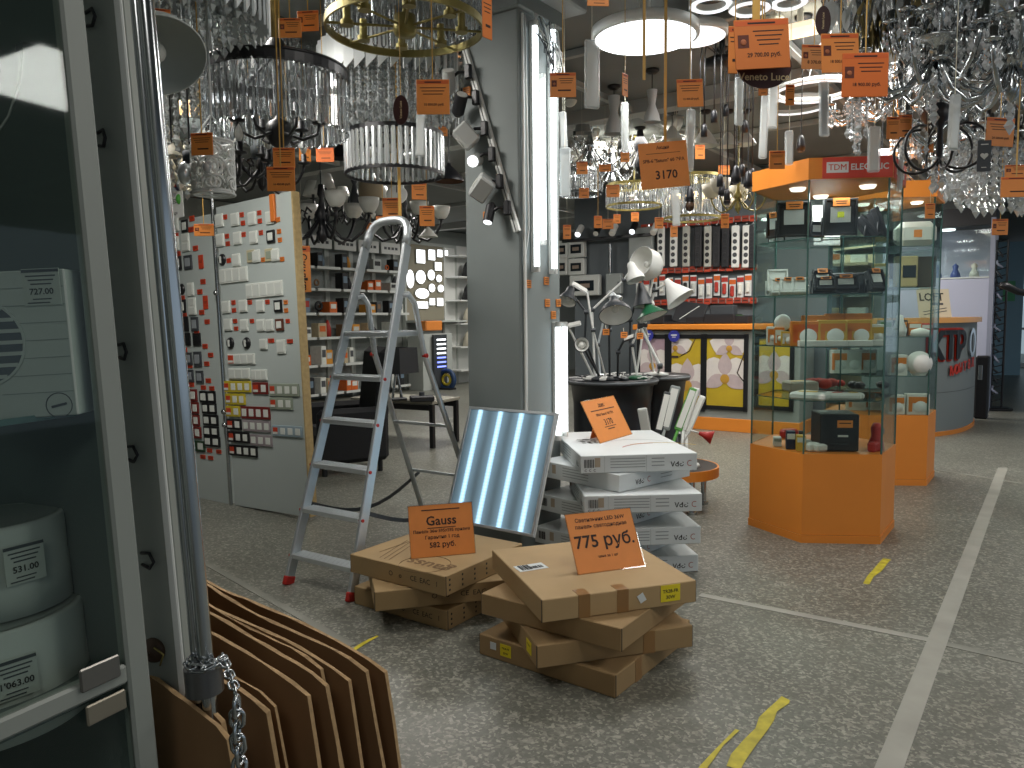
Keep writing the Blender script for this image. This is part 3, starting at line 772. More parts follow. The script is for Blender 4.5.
# --- lit LED panel leaning on the column
zg = 3 * GH
pl = on_z(445.5, 520.5, zg); pr = on_z(534, 538, zg); d = pr - pl; PW = d.length; rz = math.atan2(d.y, d.x)
t = thing('led_ceiling_panel', 'lit square LED panel with four bright strips, leaning against the grey column', 'led panel', (pl + pr) / 2 + V((0, 0, .002)), rz)
LM = (Matrix.Rotation(-.36, 3, 'X') @ UP).to_4x4(); PHT = .66
q = MB(); q.M = LM
for c, s in (((0, .008, .006), (PW, .016, .014)), ((0, PHT - .008, .006), (PW, .016, .014)), ((-PW / 2 + .008, PHT / 2, .006), (.016, PHT - .032, .014)), ((PW / 2 - .008, PHT / 2, .006), (.016, PHT - .032, .014))): q.box(c, s, ALU, bev=.002)
q.box((0, PHT / 2, -.006), (PW, PHT, .01), WHITE); q.build('frame', t)
def ledpanel_mat():
    m = bpy.data.materials.new('striped_led_diffuser'); m.use_nodes = True; nt = m.node_tree; b = nt.nodes['Principled BSDF']
    tc = nt.nodes.new('ShaderNodeTexCoord'); sp = nt.nodes.new('ShaderNodeSeparateXYZ'); nt.links.new(tc.outputs['Generated'], sp.inputs[0])
    def mth(op, a, bv=None, c=None):
        n = nt.nodes.new('ShaderNodeMath'); n.operation = op
        for i, x in enumerate((a, bv, c)):
            if x is None: continue
            if isinstance(x, (int, float)): n.inputs[i].default_value = x
            else: nt.links.new(x, n.inputs[i])
        return n.outputs[0]
    x = mth('MULTIPLY', sp.outputs['X'], 4.0); fx = mth('FRACT', x); dx = mth('ABSOLUTE', mth('SUBTRACT', fx, .5))
    core = mth('POWER', mth('MAXIMUM', mth('SUBTRACT', 1.0, mth('MULTIPLY', dx, 7.0)), 0.0), .7)
    halo = mth('POWER', mth('MAXIMUM', mth('SUBTRACT', 1.0, mth('MULTIPLY', dx, 2.1)), 0.0), 1.3)
    dots = mth('ADD', .85, mth('MULTIPLY', mth('SINE', mth('MULTIPLY', sp.outputs['Z'], 220.0)), .15))
    e = mth('ADD', mth('MULTIPLY', mth('MULTIPLY', core, dots), 1.9), mth('ADD', mth('MULTIPLY', halo, .38), .07))
    b.inputs['Base Color'].default_value = lin('#7f97a6'); b.inputs['Emission Color'].default_value = lin('#a8d6f2'); nt.links.new(e, b.inputs['Emission Strength'])
    b.inputs['Roughness'].default_value = .3
    return m
q = MB(); q.M = LM; q.box((0, PHT / 2, .004), (PW - .03, PHT - .03, .004), ledpanel_mat()); q.build('diffuser', t)

# ================================================================= step ladder
fL = on_z(288, 584, 0); fR = on_z(351, 601, 0)
mid = (fL + fR) / 2; sd = (fR - fL); sw = sd.length; sd.normalize(); bk = V((-sd.y, sd.x, 0))
LH = 1.97; A = .62
t = thing('step_ladder', 'aluminium step ladder with six treads and red feet, standing open beside the switch boards', 'ladder', mid, math.atan2(sd.y, sd.x))
def stp(s, z): # front stile line at height z, side s
    f = z / LH
    return V((s * (sw / 2 * (1 - f) + .15 * f), A * f, z))
for s in (-1, 1):
    a = stp(s, .03); b = stp(s, LH - .16); d = (b - a).normalized(); x = V((1, 0, 0)); y = d.cross(x).normalized(); x = y.cross(d); R_ = Matrix((x, y, d)).transposed()
    q = MB(); L = (b - a).length; c = (a + b) / 2
    q.box(c, (.022, .058, L), ALU, R_, .004); q.build('stile', t)
    q = MB(); q.box(stp(s, .02), (.03, .066, .05), RED, R_, .006); q.build('foot_cap', t)
# handrail hoop
pts = []
for i in range(13):
    an = PI - PI * i / 12
    pts.append((.15 * math.copysign(abs(math.cos(an)) ** .6, math.cos(an)) * 1.0, A * (LH - .16 + .15 * math.sin(an) ** .7) / LH, LH - .16 + .15 * max(0, math.sin(an)) ** .7))
q = MB(); q.tube(pts, .024, ALU, 10); q.build('handrail', t)
TZ = [.15, .385, .62, .855, 1.09]
for k, z in enumerate(TZ):
    a = stp(-1, z); b = stp(1, z); w_ = (b - a).length
    q = MB(); q.box((0, a.y + .01, z), (w_ - .02, .085, .028), ALU, bev=.004)
    for j in range(5): q.box((0, a.y - .02 + j * .015, z + .015), (w_ - .03, .006, .003), ALU)
    tr = q.build('tread', t)
    for s in (-1, 1):
        q = MB(); p = stp(s, z); q.cyl((p.x - s * .012, p.y - .02, z), (p.x + s * .016, p.y - .02, z), .009, RED, seg=10); q.build('plug', tr)
z = 1.325; a = stp(-1, z)
q = MB(); q.box((0, a.y + .11, z), (abs(a.x) * 2 - .03, .27, .03), ALU, bev=.005)
for j in range(8): q.box((0, a.y + .0 + j * .03, z + .016), (abs(a.x) * 2 - .05, .012, .003), ALU)
q.build('platform', t)
# rear legs: tubes that curve out from the stiles
for s in (-1, 1):
    p0 = stp(s, 1.53) + V((0, .02, 0)); q = MB()
    q.tube([p0 + V((0, 0, .0)), p0 + V((s * .004, .05, .012)), p0 + V((s * .008, .1, -.04)), V((s * .19, .66, 1.2)), V((s * .24, 1.17, .03))], .017, ALU, 8); q.build('rear_leg', t)
    q = MB(); q.cyl((s * .24, 1.17, .03), (s * .241, 1.185, .0), .021, RED, seg=12); q.build('foot_cap', t)
    q = MB(); q.cyl((s * .185, .655, 1.2), (s * .215, .655, 1.2), .012, RED, seg=10); q.build('plug', t)
q = MB(); q.cyl((-.22, 1.0, .45), (.22, 1.0, .45), .01, ALU, seg=8); q.build('cross_bar', t)
q = MB(); q.cyl((-.205, .83, .78), (.205, .83, .78), .01, ALU, seg=8); q.build('cross_bar', t)
for s, z0 in ((-1, .42), (1, .42)):
    a = stp(s, z0); q = MB(); pts = []
    for i in range(11):
        f = i / 10; pts.append(a.lerp(V((s * .23, 1.08, .42)), f) + V((0, 0, -.13 * math.sin(PI * f))))
    for i in range(10):
        d = (pts[i + 1] - pts[i]); c = (pts[i + 1] + pts[i]) / 2; an = math.atan2(d.z, d.y)
        q.box(c, (.004, d.length * 1.05, .022), DGREY, Matrix.Rotation(an, 3, 'X'))
    q.build('safety_strap', t)
# ================================================================= switch display boards
BT = rotz(YAW) @ roty(math.radians(-2.0))
b0 = on_z(233, 505); BDM = Matrix.Translation(b0) @ BT.to_4x4(); BDI = BDM.inverted(); BDN = BT @ V((0, -1, 0))
def bd(px, py): return BDI @ hit(px, py, b0, BDN)
BOARD = mat('display_board_grey', '#aab3b0', .55, var=.03, vscale=2)
WOODE = mat('board_edge_ply', '#a58f62', .7, var=.15, vscale=30)
PLATEW = mat('switch_white', '#cfd3cc', .4); PLATEB = mat('switch_black', '#17181a', .35); PLATEY = mat('switch_yellow', '#b7a52e', .4)
PLATER = mat('switch_wine_red', '#6d2420', .4); PLATEG = mat('switch_grey_green', '#8b9484', .45); PLATEM = mat('switch_mauve', '#8f8689', .45)
PLATES = mat('switch_blue_grey', '#8fa1aa', .45); PLATEN = mat('switch_green', '#26402a', .45); PLATEC = mat('switch_cream', '#b3ab8c', .45); PLATEO = mat('switch_brown_red', '#5a3020', .45)
STK = mat('red_price_sticker', '#b23a1c', .6); STKO = mat('orange_price_sticker', '#c26a25', .6)
PCOL = {'w': (PLATEW, mat('switch_rocker_white', '#c3c8c2', .35)), 'b': (PLATEB, PLATEW), 'y': (PLATEY, PLATEW), 'r': (PLATER, PLATEW), 'g': (PLATEG, PLATEW), 'm': (PLATEM, PLATEW), 's': (PLATES, PLATEW),
        'n': (PLATEN, PLATEW), 'c': (PLATEC, PLATEG), 'k': (PLATEB, PLATEB), 'o': (PLATEO, PLATEW), 'd': (DGREY, mat('switch_rocker_grey', '#8c9296', .4))}
def plate(par, cx, cy, w_, h_, cols, kind, rows=1, stick=False, horiz=True):
    """a cover plate with one rocker per gang; centre and size in picture pixels"""
    a = bd(cx - w_ / 2, cy - h_ / 2); b = bd(cx + w_ / 2, cy + h_ / 2); c = (a + b) / 2; c.y = 0
    W_ = abs(b.x - a.x); H_ = abs(a.z - b.z); fr, ins = PCOL[kind]
    q = MB(); q.box((c.x, -.006, c.z), (W_, .012, H_), fr, bev=.003)
    for r in range(rows):
        for k in range(cols):
            x = c.x - W_ / 2 + W_ * (k + .5) / cols; z = c.z + H_ / 2 - H_ * (r + .5) / rows
            m = STK if (stick and k == 0) else ins
            f = .62 if kind != 'w' else .8
            q.box((x, -.0135, z), (W_ / cols * f, .004, H_ / rows * (.6 if kind != 'w' else .78)), m, bev=.0015)
            if stick and k == 0: q.box((x, -.016, z - H_ / rows * .2), (W_ / cols * f, .001, H_ / rows * .2), PLATEW)
    return q.build('switch', par)
def stick(par, cx, cy, m=STK, w_=4.2, h_=4):
    a = bd(cx - w_ / 2, cy - h_ / 2); b = bd(cx + w_ / 2, cy + h_ / 2); c = (a + b) / 2
    q = MB(); q.box((c.x, -.003, c.z), (abs(b.x - a.x), .006, abs(a.z - b.z)), m, bev=.001)
    q.box((c.x, -.0062, c.z + .006), (abs(b.x - a.x) * .7, .0008, .003), INK); q.box((c.x, -.0062, c.z - .004), (abs(b.x - a.x) * .6, .0008, .003), INK)
    return q.build('price_sticker', par)
def oval(par, cx, cy):
    p = bd(cx, cy); q = MB(); q.lathe([(.001, .02), (.035, .016), (.045, .004), (.045, 0)], PLATEB, 20, True, (p.x, 0, p.z), R=UP); q.box((p.x, -.02, p.z), (.02, .004, .05), PLATEW); return q.build('socket', par)
zt2 = bd(286, 192).z; xr2 = bd(309, 505).x
t = thing('switch_display_board', 'tall grey display board full of switches and yellow and black socket frames, beside the ladder', 'display board', b0, 0, None, BT.to_euler())
q = MB(); q.box((xr2 / 2 + .01, .03, zt2 / 2), (xr2 - .02, .06, zt2), BOARD, bev=.003); q.build('board', t)
q = MB(); q.box((xr2 + .004, .03, zt2 / 2), (.014, .064, zt2), WOODE, bev=.002); q.build('edge_strip', t)
q = MB(); q.cyl((-.01, -.01, .0), (-.01, -.01, zt2 + .25), .013, STEEL, seg=10)
for z in (.62, .72, 1.62): q.ball((-.01, -.022, z), .022, STEEL, 10)
q.build('hinge_pole', t)
Z6 = lambda x, y: (160 + x / 4.8, 180 + y / 4.8)
Z7 = lambda x, y: (160 + x / 4.8, 340 + y / 4.8)
for x, y, k in ((288, 195, 'w'), (363, 190, 'w'), (445, 185, 'w'), (530, 182, 'w'), (292, 290, 'w'), (375, 280, 'w'), (452, 276, 'w'), (535, 272, 'b'), (370, 385, 'w'), (440, 366, 'c'), (527, 360, 'c'), (465, 366, 'w'), (556, 360, 'w'),
                (320, 610, 'w'), (402, 605, 'w'), (485, 605, 'w'), (570, 605, 'b'), (330, 695, 'w'), (408, 697, 'w'), (487, 697, 'w'), (529, 697, 'w'), (577, 695, 'o')):
    plate(t, *Z6(x, y), 8.6, 11.5, 1, k)
for x, y, w_, h_, n, k, s in ((357, 458, 138, 54, 4, 'w', 0), (505, 527, 180, 54, 5, 'w', 0)): plate(t, *Z6(x, y), w_ / 4.8, h_ / 4.8, n, k, 1, s)
for x, y, w_, h_, n, k, s in ((500, 20, 38, 50, 1, 'w', 0), (585, 32, 44, 66, 1, 'w', 0), (395, 92, 132, 48, 4, 'w', 1), (385, 162, 104, 52, 3, 'w', 0), (480, 168, 78, 52, 3, 'w', 0), (375, 224, 134, 56, 4, 'y', 1), (485, 232, 76, 58, 2, 'r', 1),
                              (600, 240, 146, 62, 4, 'g', 1), (366, 284, 98, 56, 3, 'y', 1), (586, 305, 112, 60, 3, 'g', 1), (354, 342, 72, 54, 2, 'y', 1), (463, 350, 142, 66, 4, 'r', 0), (360, 404, 72, 56, 2, 'b', 1), (468, 413, 136, 62, 4, 'm', 0),
                              (615, 438, 146, 62, 4, 's', 1), (382, 466, 104, 60, 3, 'b', 1), (490, 482, 108, 62, 3, 'm', 0), (404, 532, 138, 66, 4, 'b', 1)):
    plate(t, *Z7(x, y), w_ / 4.8, h_ / 4.8, n, k, 1, s)
for x, y in ((314, 178), (394, 167), (400, 207), (478, 158), (481, 197), (323, 270), (327, 306), (403, 262), (486, 253), (332, 387), (354, 588), (357, 625), (433, 587), (517, 585), (362, 677), (367, 713), (443, 677), (615, 677)): stick(t, *Z6(x, y))
for x, y in ((568, 190), (573, 247), (577, 288), (497, 383), (588, 380), (605, 587), (607, 626)): stick(t, *Z6(x, y), STKO)
for x, y in ((535, 3), (625, 6)): stick(t, *Z7(x, y), STK, 6, 4)
oval(t, *Z6(300, 383)); oval(t, *Z7(340, 15)); oval(t, *Z7(418, 15))
a = bd(160 + 548 / 4.8, 180 + 135 / 4.8); q = MB(); q.box((a.x, -.012, a.z), (.05, .02, .19), STKO, bev=.004); q.build('hanging_card', t)

xl1 = bd(150, 490).x
t = thing('switch_display_board', 'switch display board with red and black frames, between the chrome pole and the hinge pole', 'display board', b0, 0, None, BT.to_euler())
q = MB(); q.box((xl1 / 2 - .02, .03, zt2 / 2 - .02), (abs(xl1) - .04, .06, zt2 - .04), BOARD, bev=.003); q.build('board', t)
for x, y, w_, h_, c_, r_, k in ((75, 215, 40, 55, 1, 1, 'w'), (122, 222, 34, 55, 1, 1, 'b'), (78, 305, 34, 60, 1, 1, 'w'), (126, 300, 42, 80, 1, 2, 'w'), (88, 400, 40, 62, 1, 1, 'b'), (138, 395, 42, 62, 1, 1, 'd'), (150, 525, 34, 60, 1, 1, 'w'),
                                (110, 607, 38, 62, 1, 1, 'b'), (158, 607, 40, 80, 1, 2, 'w'), (122, 692, 40, 70, 1, 1, 'k'), (170, 692, 38, 66, 1, 1, 'd'), (130, 765, 42, 60, 1, 1, 'k'), (180, 765, 40, 60, 1, 1, 'k')):
    plate(t, *Z6(x, y), w_ / 4.8, h_ / 4.8, c_, k, r_)
for x, y, w_, h_, c_, r_, k in ((140, 90, 38, 60, 1, 1, 'd'), (184, 92, 42, 72, 1, 1, 'd'), (147, 172, 38, 60, 1, 1, 'd'), (194, 177, 38, 60, 1, 1, 'd'), (164, 265, 38, 60, 1, 1, 'r'), (158, 325, 66, 58, 2, 1, 'r'), (163, 385, 64, 58, 2, 1, 'r'), (169, 443, 68, 60, 2, 1, 'r'),
                                (232, 273, 80, 58, 2, 1, 'b'), (240, 328, 72, 54, 2, 1, 'b'), (247, 385, 76, 56, 2, 1, 'b'), (250, 438, 76, 52, 2, 1, 'b'), (254, 487, 80, 56, 2, 1, 'b'), (182, 508, 78, 58, 2, 1, 'n')):
    plate(t, *Z7(x, y), w_ / 4.8, h_ / 4.8, c_, k, r_)
for x, y in ((155, 185), (152, 238), (172, 328), (78, 268), (88, 355), (208, 488), (193, 537), (108, 567), (202, 635), (228, 680), (118, 650), (178, 735)): stick(t, *Z6(x, y), STK, 5.2, 4.4)
for x, y in ((120, 48), (218, 30), (245, 72), (226, 114), (145, 124), (234, 195), (153, 214), (210, 228), (250, 232), (240, 530), (284, 536), (157, 551), (208, 560), (245, 566), (135, 265)): stick(t, *Z7(x, y), STK, 5.2, 4.4)
for x, y in ((198, 393), (220, 588)): stick(t, *Z6(x, y), STK, 5.5, 13)
oval(t, *Z6(105, 525))
a = bd(178, 205); q = MB(); q.box((a.x, -.004, a.z), (.16, .006, .2), WHITE, bev=.001); q.ball((a.x + .03, -.008, a.z + .04), .024, mat('leaf_green', '#3f8a2e', .5), 10, 1.7)
q.text('LED', .05, (a.x - .035, -.0075, a.z + .03), UP, INKB); q.text('ups', .04, (a.x - .03, -.0075, a.z - .06), UP, INKB); q.build('brand_plate', t)
a = bd(178, 184); q = MB(); q.box((a.x, -.006, a.z), (.2, .006, .1), mat('navy_sign', '#1c1d3a', .5), bev=.001); q.text('2050', .06, (a.x + .02, -.0095, a.z), UP, STK); q.build('name_plate', t)

# ================================================================= far left sales area
def wallp(px, py, off=0.0): return hit(px, py, W * (WL + off), W)
GOODM = [mat('goods_' + n, c, .6, var=.1, vscale=14) for n, c in (('orange', '#c9601f'), ('pale_grey', '#b9bdb8'), ('white', '#d8dad2'), ('black', '#1d1e20'), ('dark_grey', '#4a4d50'), ('blue_grey', '#6b7f8f'), ('brown', '#7d5f42'), ('red', '#a83024'), ('beige', '#b6a687'), ('amber', '#c98a2a'))]
GN = ['orange', 'pale grey', 'white', 'black', 'dark grey', 'blue grey', 'brown', 'red', 'beige', 'amber']
SHELFM = mat('shelf_enamel', '#aeb3ae', .5); SHELFB = mat('shelf_back_perforated', '#878d8a', .6, var=.1, vscale=40)
rs = random.Random(5)
ORD = ['topmost', 'second', 'third', 'fourth', 'fifth', 'sixth', 'lowest']
UNITN = ['bay beside the switch boards', 'second bay from the switch boards', 'third bay, through the ladder', 'fourth bay, behind the ladder top', 'bay next to the lit lamp board']
u_a = wallp(292, 330, .5).dot(U); u_b = wallp(412, 330, .5).dot(U)
nb = 5; bw = (u_b - u_a) / nb
FACEW = YAW + PI / 2     # local -y looks out into the room (+W)
for i in range(nb):
    uc = u_a + bw * (i + .5); base = wu(WL, uc)
    t = thing('shelving_bay', 'pale metal shelving, ' + UNITN[i], 'shelving', base, FACEW, 'far shelving bays')
    q = MB(); q.box((0, -.02, 1.45), (bw - .04, .03, 2.9), SHELFB); q.build('back_panel', t)
    for s in (-1, 1):
        q = MB(); q.box((s * (bw / 2 - .025), -.05, 1.45), (.05, .06, 2.9), SHELFM, bev=.004); q.build('upright', t)
    q = MB(); q.box((0, -.25, 2.78), (bw - .06, .03, .22), WHITE, bev=.004); [q.box((bw * (-.26 + .17 * k), -.2665, 2.78), (bw * .12, .002, .05), DGREY) for k in range(4)]; q.build('header_board', t)
    zs = [.12, .62, 1.1, 1.52, 1.94, 2.32]
    for j, z in enumerate(zs):
        q = MB(); q.box((0, -.24, z), (bw - .06, .44, .03), SHELFM, bev=.004); q.box((0, -.462, z), (bw - .06, .006, .045), mat('shelf_price_strip', '#c9cdc8', .5)); q.build('shelf', t)
        if j == 5 or True:
            x = -bw / 2 + .07
            while x < bw / 2 - .12:
                k = rs.choices(range(10), [5, 4, 4, 5, 3, 2, 2, 1, 2, 1])[0]
                ww = rs.uniform(.09, .24); hh = rs.uniform(.15, min(.36, ((zs[j + 1] if j < 5 else 2.66) - z) - .08))
                if x + ww > bw / 2 - .06: break
                if rs.random() < .95:
                    q = MB(); kind = rs.random(); dz = rs.uniform(.15, .3)
                    if kind < .6:
                        q.box((0, 0, hh / 2), (ww, dz, hh), GOODM[k], bev=.006); q.box((0, -dz / 2 - .002, hh * .6), (ww * .7, .004, hh * .4), GOODM[(k + 2) % 10])
                        nm, cat = 'goods_box', 'box'
                        lb = f'{GN[k]} goods box, {ORD[5 - j]} shelf, {UNITN[i]}'
                    elif kind < .82:
                        q.lathe([(.001, 0), (ww * .42, 0), (ww * .42, hh * .5), (ww * .25, hh * .8), (ww * .12, hh), (.001, hh)], GOODM[k], 14); nm, cat = 'goods_canister', 'canister'
                        lb = f'{GN[k]} canister, {ORD[5 - j]} shelf, {UNITN[i]}'
                    else:
                        q.torus((0, 0, hh * .45), ww * .32, ww * .12, GOODM[k], 16, 8, UP); q.box((0, 0, .012), (ww * .5, .06, .024), GOODM[3]); nm, cat = 'cable_coil', 'cable coil'
                        lb = f'{GN[k]} cable coil, {ORD[5 - j]} shelf, {UNITN[i]}'
                    p = base + (Matrix.Rotation(FACEW, 3, 'Z') @ V((x + ww / 2, -.3, z + .016)))
                    tag(q.build(nm, None, p, FACEW), lb, cat, f'goods on the {ORD[5 - j]} shelf of the {UNITN[i]}')
                x += ww + rs.uniform(.012, .035)
# lamp board with lit shapes
uA = wallp(404, 300, .06).dot(U); uB = wallp(456, 300, .06).dot(U); uc = (uA + uB) / 2; zt_ = wallp(430, 246, .06).z; zb_ = wallp(430, 320, .06).z
base = wu(WL, uc)
t = thing('lamp_board', 'beige board of lit round and square LED panel lamps behind the ladder', 'display board', base, FACEW)
q = MB(); q.box((0, -.03, (zt_ + zb_) / 2), (uB - uA, .05, zt_ - zb_), mat('beige_lamp_board', '#8f8a78', .6)); q.build('board', t)
q = MB(); q.box((0, -.05, zt_ + .03), (uB - uA, .09, .06), SHELFM, bev=.004); q.box((0, -.2, zb_ - .03), (uB - uA, .4, .04), SHELFM, bev=.004)
q.box(((uB - uA) / 2 - .02, -.05, zt_ / 2), (.05, .09, zt_), SHELFM); q.box((-(uB - uA) / 2 + .02, -.05, zt_ / 2), (.05, .09, zt_), SHELFM); q.build('frame', t)
LITB = mat('lit_panel_lamp', '#ffffff', .5, emit='#f7fbff', es=2.2)
def lampshape(px, py, w_, h_, rnd, lb):
    c = hit(px, py, W * (WL + .08), W); a = hit(px - w_ / 2, py, W * (WL + .08), W); b = hit(px + w_ / 2, py, W * (WL + .08), W)
    ww = abs(b.dot(U) - a.dot(U)) / 2; hh = abs(hit(px, py - h_ / 2, W * (WL + .08), W).z - hit(px, py + h_ / 2, W * (WL + .08), W).z) / 2
    t = thing('panel_lamp', lb, 'panel lamp', c, FACEW, 'lit panel lamps on the beige board')
    n = 26 if rnd else 4
    pts = [(ww * math.cos(2 * PI * (k + .5) / n) * (1 if rnd else 1.414), hh * math.sin(2 * PI * (k + .5) / n) * (1 if rnd else 1.414)) for k in range(n)]
    q = MB(); q.M = UP.to_4x4(); q.prism([(x * 1.06, y * 1.06) for x, y in pts], -.01, .02, WHITE); q.build('rim', t)
    q = MB(); q.M = UP.to_4x4(); q.prism(pts, .019, .03, LITB); q.build('diffuser', t)
for px, py, w_, h_, r, lb in ((420, 256.5, 8, 13, 0, 'large square lit lamp in the top row of the lamp board'), (431, 255, 6, 10, 0, 'second square lit lamp in the top row of the lamp board'), (439, 253.5, 4.5, 7, 0, 'small square lit lamp ending the top row of the lamp board'),
                              (437.5, 266.5, 6, 8, 0, 'square lit lamp in the second row of the lamp board'), (409.5, 279, 7, 18, 1, 'tall oval lit lamp half hidden by the ladder stile'), (420, 277, 9, 13, 1, 'big round lit lamp in the middle row of the lamp board'),
                              (430.5, 275, 6.5, 10, 1, 'medium round lit lamp in the middle row of the lamp board'), (438.3, 278.5, 5, 7, 1, 'small round lit lamp in the middle row of the lamp board'), (421.5, 293.5, 13, 10, 1, 'wide oval lit lamp in the lower part of the lamp board'),
                              (431.2, 288, 5.5, 8, 1, 'round lit lamp just above the wide oval end'), (440, 288.5, 5.5, 7, 1, 'last round lit lamp of the fourth row of the lamp board'), (421, 305, 12, 6.5, 0, 'wide rectangular lit lamp in the bottom row of the lamp board'),
                              (431.5, 301.7, 4.8, 6.5, 0, 'small square lit lamp in the bottom row of the lamp board'), (439.4, 302, 5.5, 7.5, 0, 'last square lit lamp in the bottom row of the lamp board'), (445.5, 253, 2.6, 5, 0, 'narrow lit lamp at the top corner of the lamp board')):
    lampshape(px, py, w_, h_, r, lb)
# white shelving past the lamp board
uc = wallp(464, 330, .4).dot(U)
t = thing('shelving_bay', 'white shelving bay with small lamps just beside the grey column', 'shelving', wu(WL, uc), FACEW)
q = MB(); q.box((.5, -.05, 1.5), (1.5, .06, 3), WHITE); q.build('back_panel', t)
for z in (.3, .8, 1.3, 1.8, 2.3, 2.75):
    q = MB(); q.box((.5, -.28, z), (1.44, .42, .03), WHITE, bev=.004); q.build('shelf', t)
for k, (z, m, lb) in enumerate(((1.32, CREAM, 'cream cone shade'), (1.82, BLACKM, 'black bracket lamp'), (2.32, BLACKM, 'black wall lamp'), (.82, CREAM, 'cream globe lamp'))):
    q = MB()
    for s in (-1,): q.lathe([(.001, 0), (.16, 0), (.1, .25), (.04, .34), (.001, .36)], m, 14)
    tag(q.build('shade_lamp', None, wu(WL + .35, uc + .25, z), 0), f'{lb} on the white shelving beside the column', 'lamp', 'lamps on the white shelving by the column')
p = wallp(447, 372, .9); q = MB(); q.torus((0, 0, .2), .18, .05, mat('reel_blue', '#1f3a5e', .5), 20, 8, UP); q.torus((0, -.02, .2), .1, .03, PLATEY, 16, 6, UP); q.box((0, 0, .02), (.3, .2, .04), BLACKP)
tag(q.build('cable_reel', None, V((p.x, p.y, 0)), YAW), 'blue and yellow cable reel on the floor beside the white shelving', 'cable reel')
t = thing('led_strip_sample', 'dark upright stand with glowing white and blue LED bars behind the ladder', 'led sample', wu(WL + .75, wallp(438, 360, .7).dot(U)), FACEW)
q = MB(); q.box((0, 0, .55), (.4, .05, 1.1), DGREY, bev=.005); q.build('stand', t)
for k in range(7):
    q = MB(); q.box((.02, -.03, 1.0 - k * .09), (.26, .012, .03), LIT if k < 4 else mat('blue_led', '#88a0ff', .5, emit='#7a86ff', es=2.0)); q.build('light_bar', t)
q = MB(); p = wallp(430, 330, .5); q.box((0, 0, .1), (.5, .25, .2), TAGO, bev=.02)
tag(q.build('goods_box', None, V((p.x, p.y, 1.18)), FACEW), 'orange box on the ledge under the lamp board', 'box')
q = MB(); q.box((0, 0, .56), (.9, .4, 1.12), SHELFM, bev=.004); tag(q.build('base_cabinet', None, V((p.x, p.y, 0)), FACEW), 'pale low cabinet under the lamp board', 'cabinet')

# black armchair and the table behind the ladder
c = on_z(322, 478, 0); AC = thing('armchair', 'black armchair behind the step ladder, beside the switch board', 'armchair', c + V((.1, .45, 0)), math.radians(-62))
BF = mat('black_fabric', '#121316', .85, bump=.1, vscale=60)
q = MB(); q.box((0, 0, .3), (.62, .62, .22), BF, bev=.05); q.build('seat', AC)
q = MB(); q.box((0, .32, .68), (.6, .14, .95), BF, rotx(-.12), .06); q.build('backrest', AC)
for s in (-1, 1):
    q = MB(); q.box((s * .34, 0, .36), (.1, .66, .5), BF, bev=.04); q.build('armrest', AC)
for x in (-.3, .3):
    for y in (-.26, .26):
        q = MB(); q.cyl((x, y, 0), (x, y, .2), .025, BLACKM, seg=8); q.build('leg', AC)
tp = on_z(432, 448, 0); TBW = 1.15; tc = tp - W * .56 + U * .18
t = thing('low_table', 'low table with dark legs standing behind the step ladder', 'table', tc, YAW + .12)
q = MB(); q.box((0, 0, .5), (TBW, .55, .035), mat('table_top_grey_beige', '#8d8a7e', .45, var=.08), bev=.004); q.build('tabletop', t)
for x in (-.54, .54):
    for y in (-.24, .24):
        q = MB(); q.box((x, y, .24), (.05, .05, .48), BLACKM, bev=.004); q.build('leg', t)
q = MB(); q.box((0, -.24, .44), (1.08, .03, .06), BLACKM); q.box((0, .24, .44), (1.08, .03, .06), BLACKM); q.build('apron', t)
p = P(397, 392, 8.5); p.z = .518
t = thing('table_lamp', 'table lamp with a dark square shade standing on the low table', 'table lamp', V((p.x, p.y, .518)), .3)
q = MB(); q.box((0, 0, .012), (.2, .14, .024), BLACKM, bev=.004); q.build('base', t)
q = MB(); q.cyl((-.05, 0, .02), (0, 0, .34), .016, STEEL); q.cyl((.05, 0, .02), (0, 0, .34), .016, STEEL); q.build('stem', t)
q = MB(); q.lathe([(.25, .3), (.235, .3), (.22, .58), (.235, .58), (.25, .3)], mat('charcoal_shade', '#2e3033', .8), 4, False); q.build('lamp_shade', t)
p = P(422, 402, 8.35); q = MB(); q.box((0, 0, .03), (.26, .16, .06), BLACKP, bev=.01); q.cyl((0, 0, .06), (0, 0, .1), .03, DGREY)
tag(q.build('black_device', None, V((p.x, p.y, .518)), .2), 'flat black device lying on the low table', 'device')

# ================================================================= back counter with orchid pictures
CU = 9.1
def cw(px): # position along the counter front seen at a picture column
    p = hit(px, 380, U * CU, U); return p.dot(W)
w0 = cw(636); w1 = cw(800)
t = thing('sales_counter', 'long grey counter with orange top and plinth, orchid pictures on its front', 'counter', wu((w0 + w1) / 2, CU), YAW)
L = w1 - w0
q = MB(); q.box((0, .3, .68), (L, .6, 1.1), mat('counter_grey', '#868b87', .6), bev=.004); q.build('counter_body', t)
q = MB(); q.box((0, .3, .08), (L + .02, .62, .16), ORANGE, bev=.004); q.build('plinth', t)
q = MB(); q.box((0, .28, 1.275), (L + .04, .7, .07), ORANGE, bev=.01); q.build('countertop', t)
PET = mat('petal_white', '#cfc9c4', .6, var=.05, vscale=10); PET2 = mat('petal_mauve', '#b3a3a4', .6, var=.08, vscale=10); STEMC = mat('stem_dark', '#3a2a22', .6); LIPC = mat('orchid_lip', '#b0862f', .6)
OBG = mat('picture_yellow', '#b59b24', .5, var=.15, vscale=3)
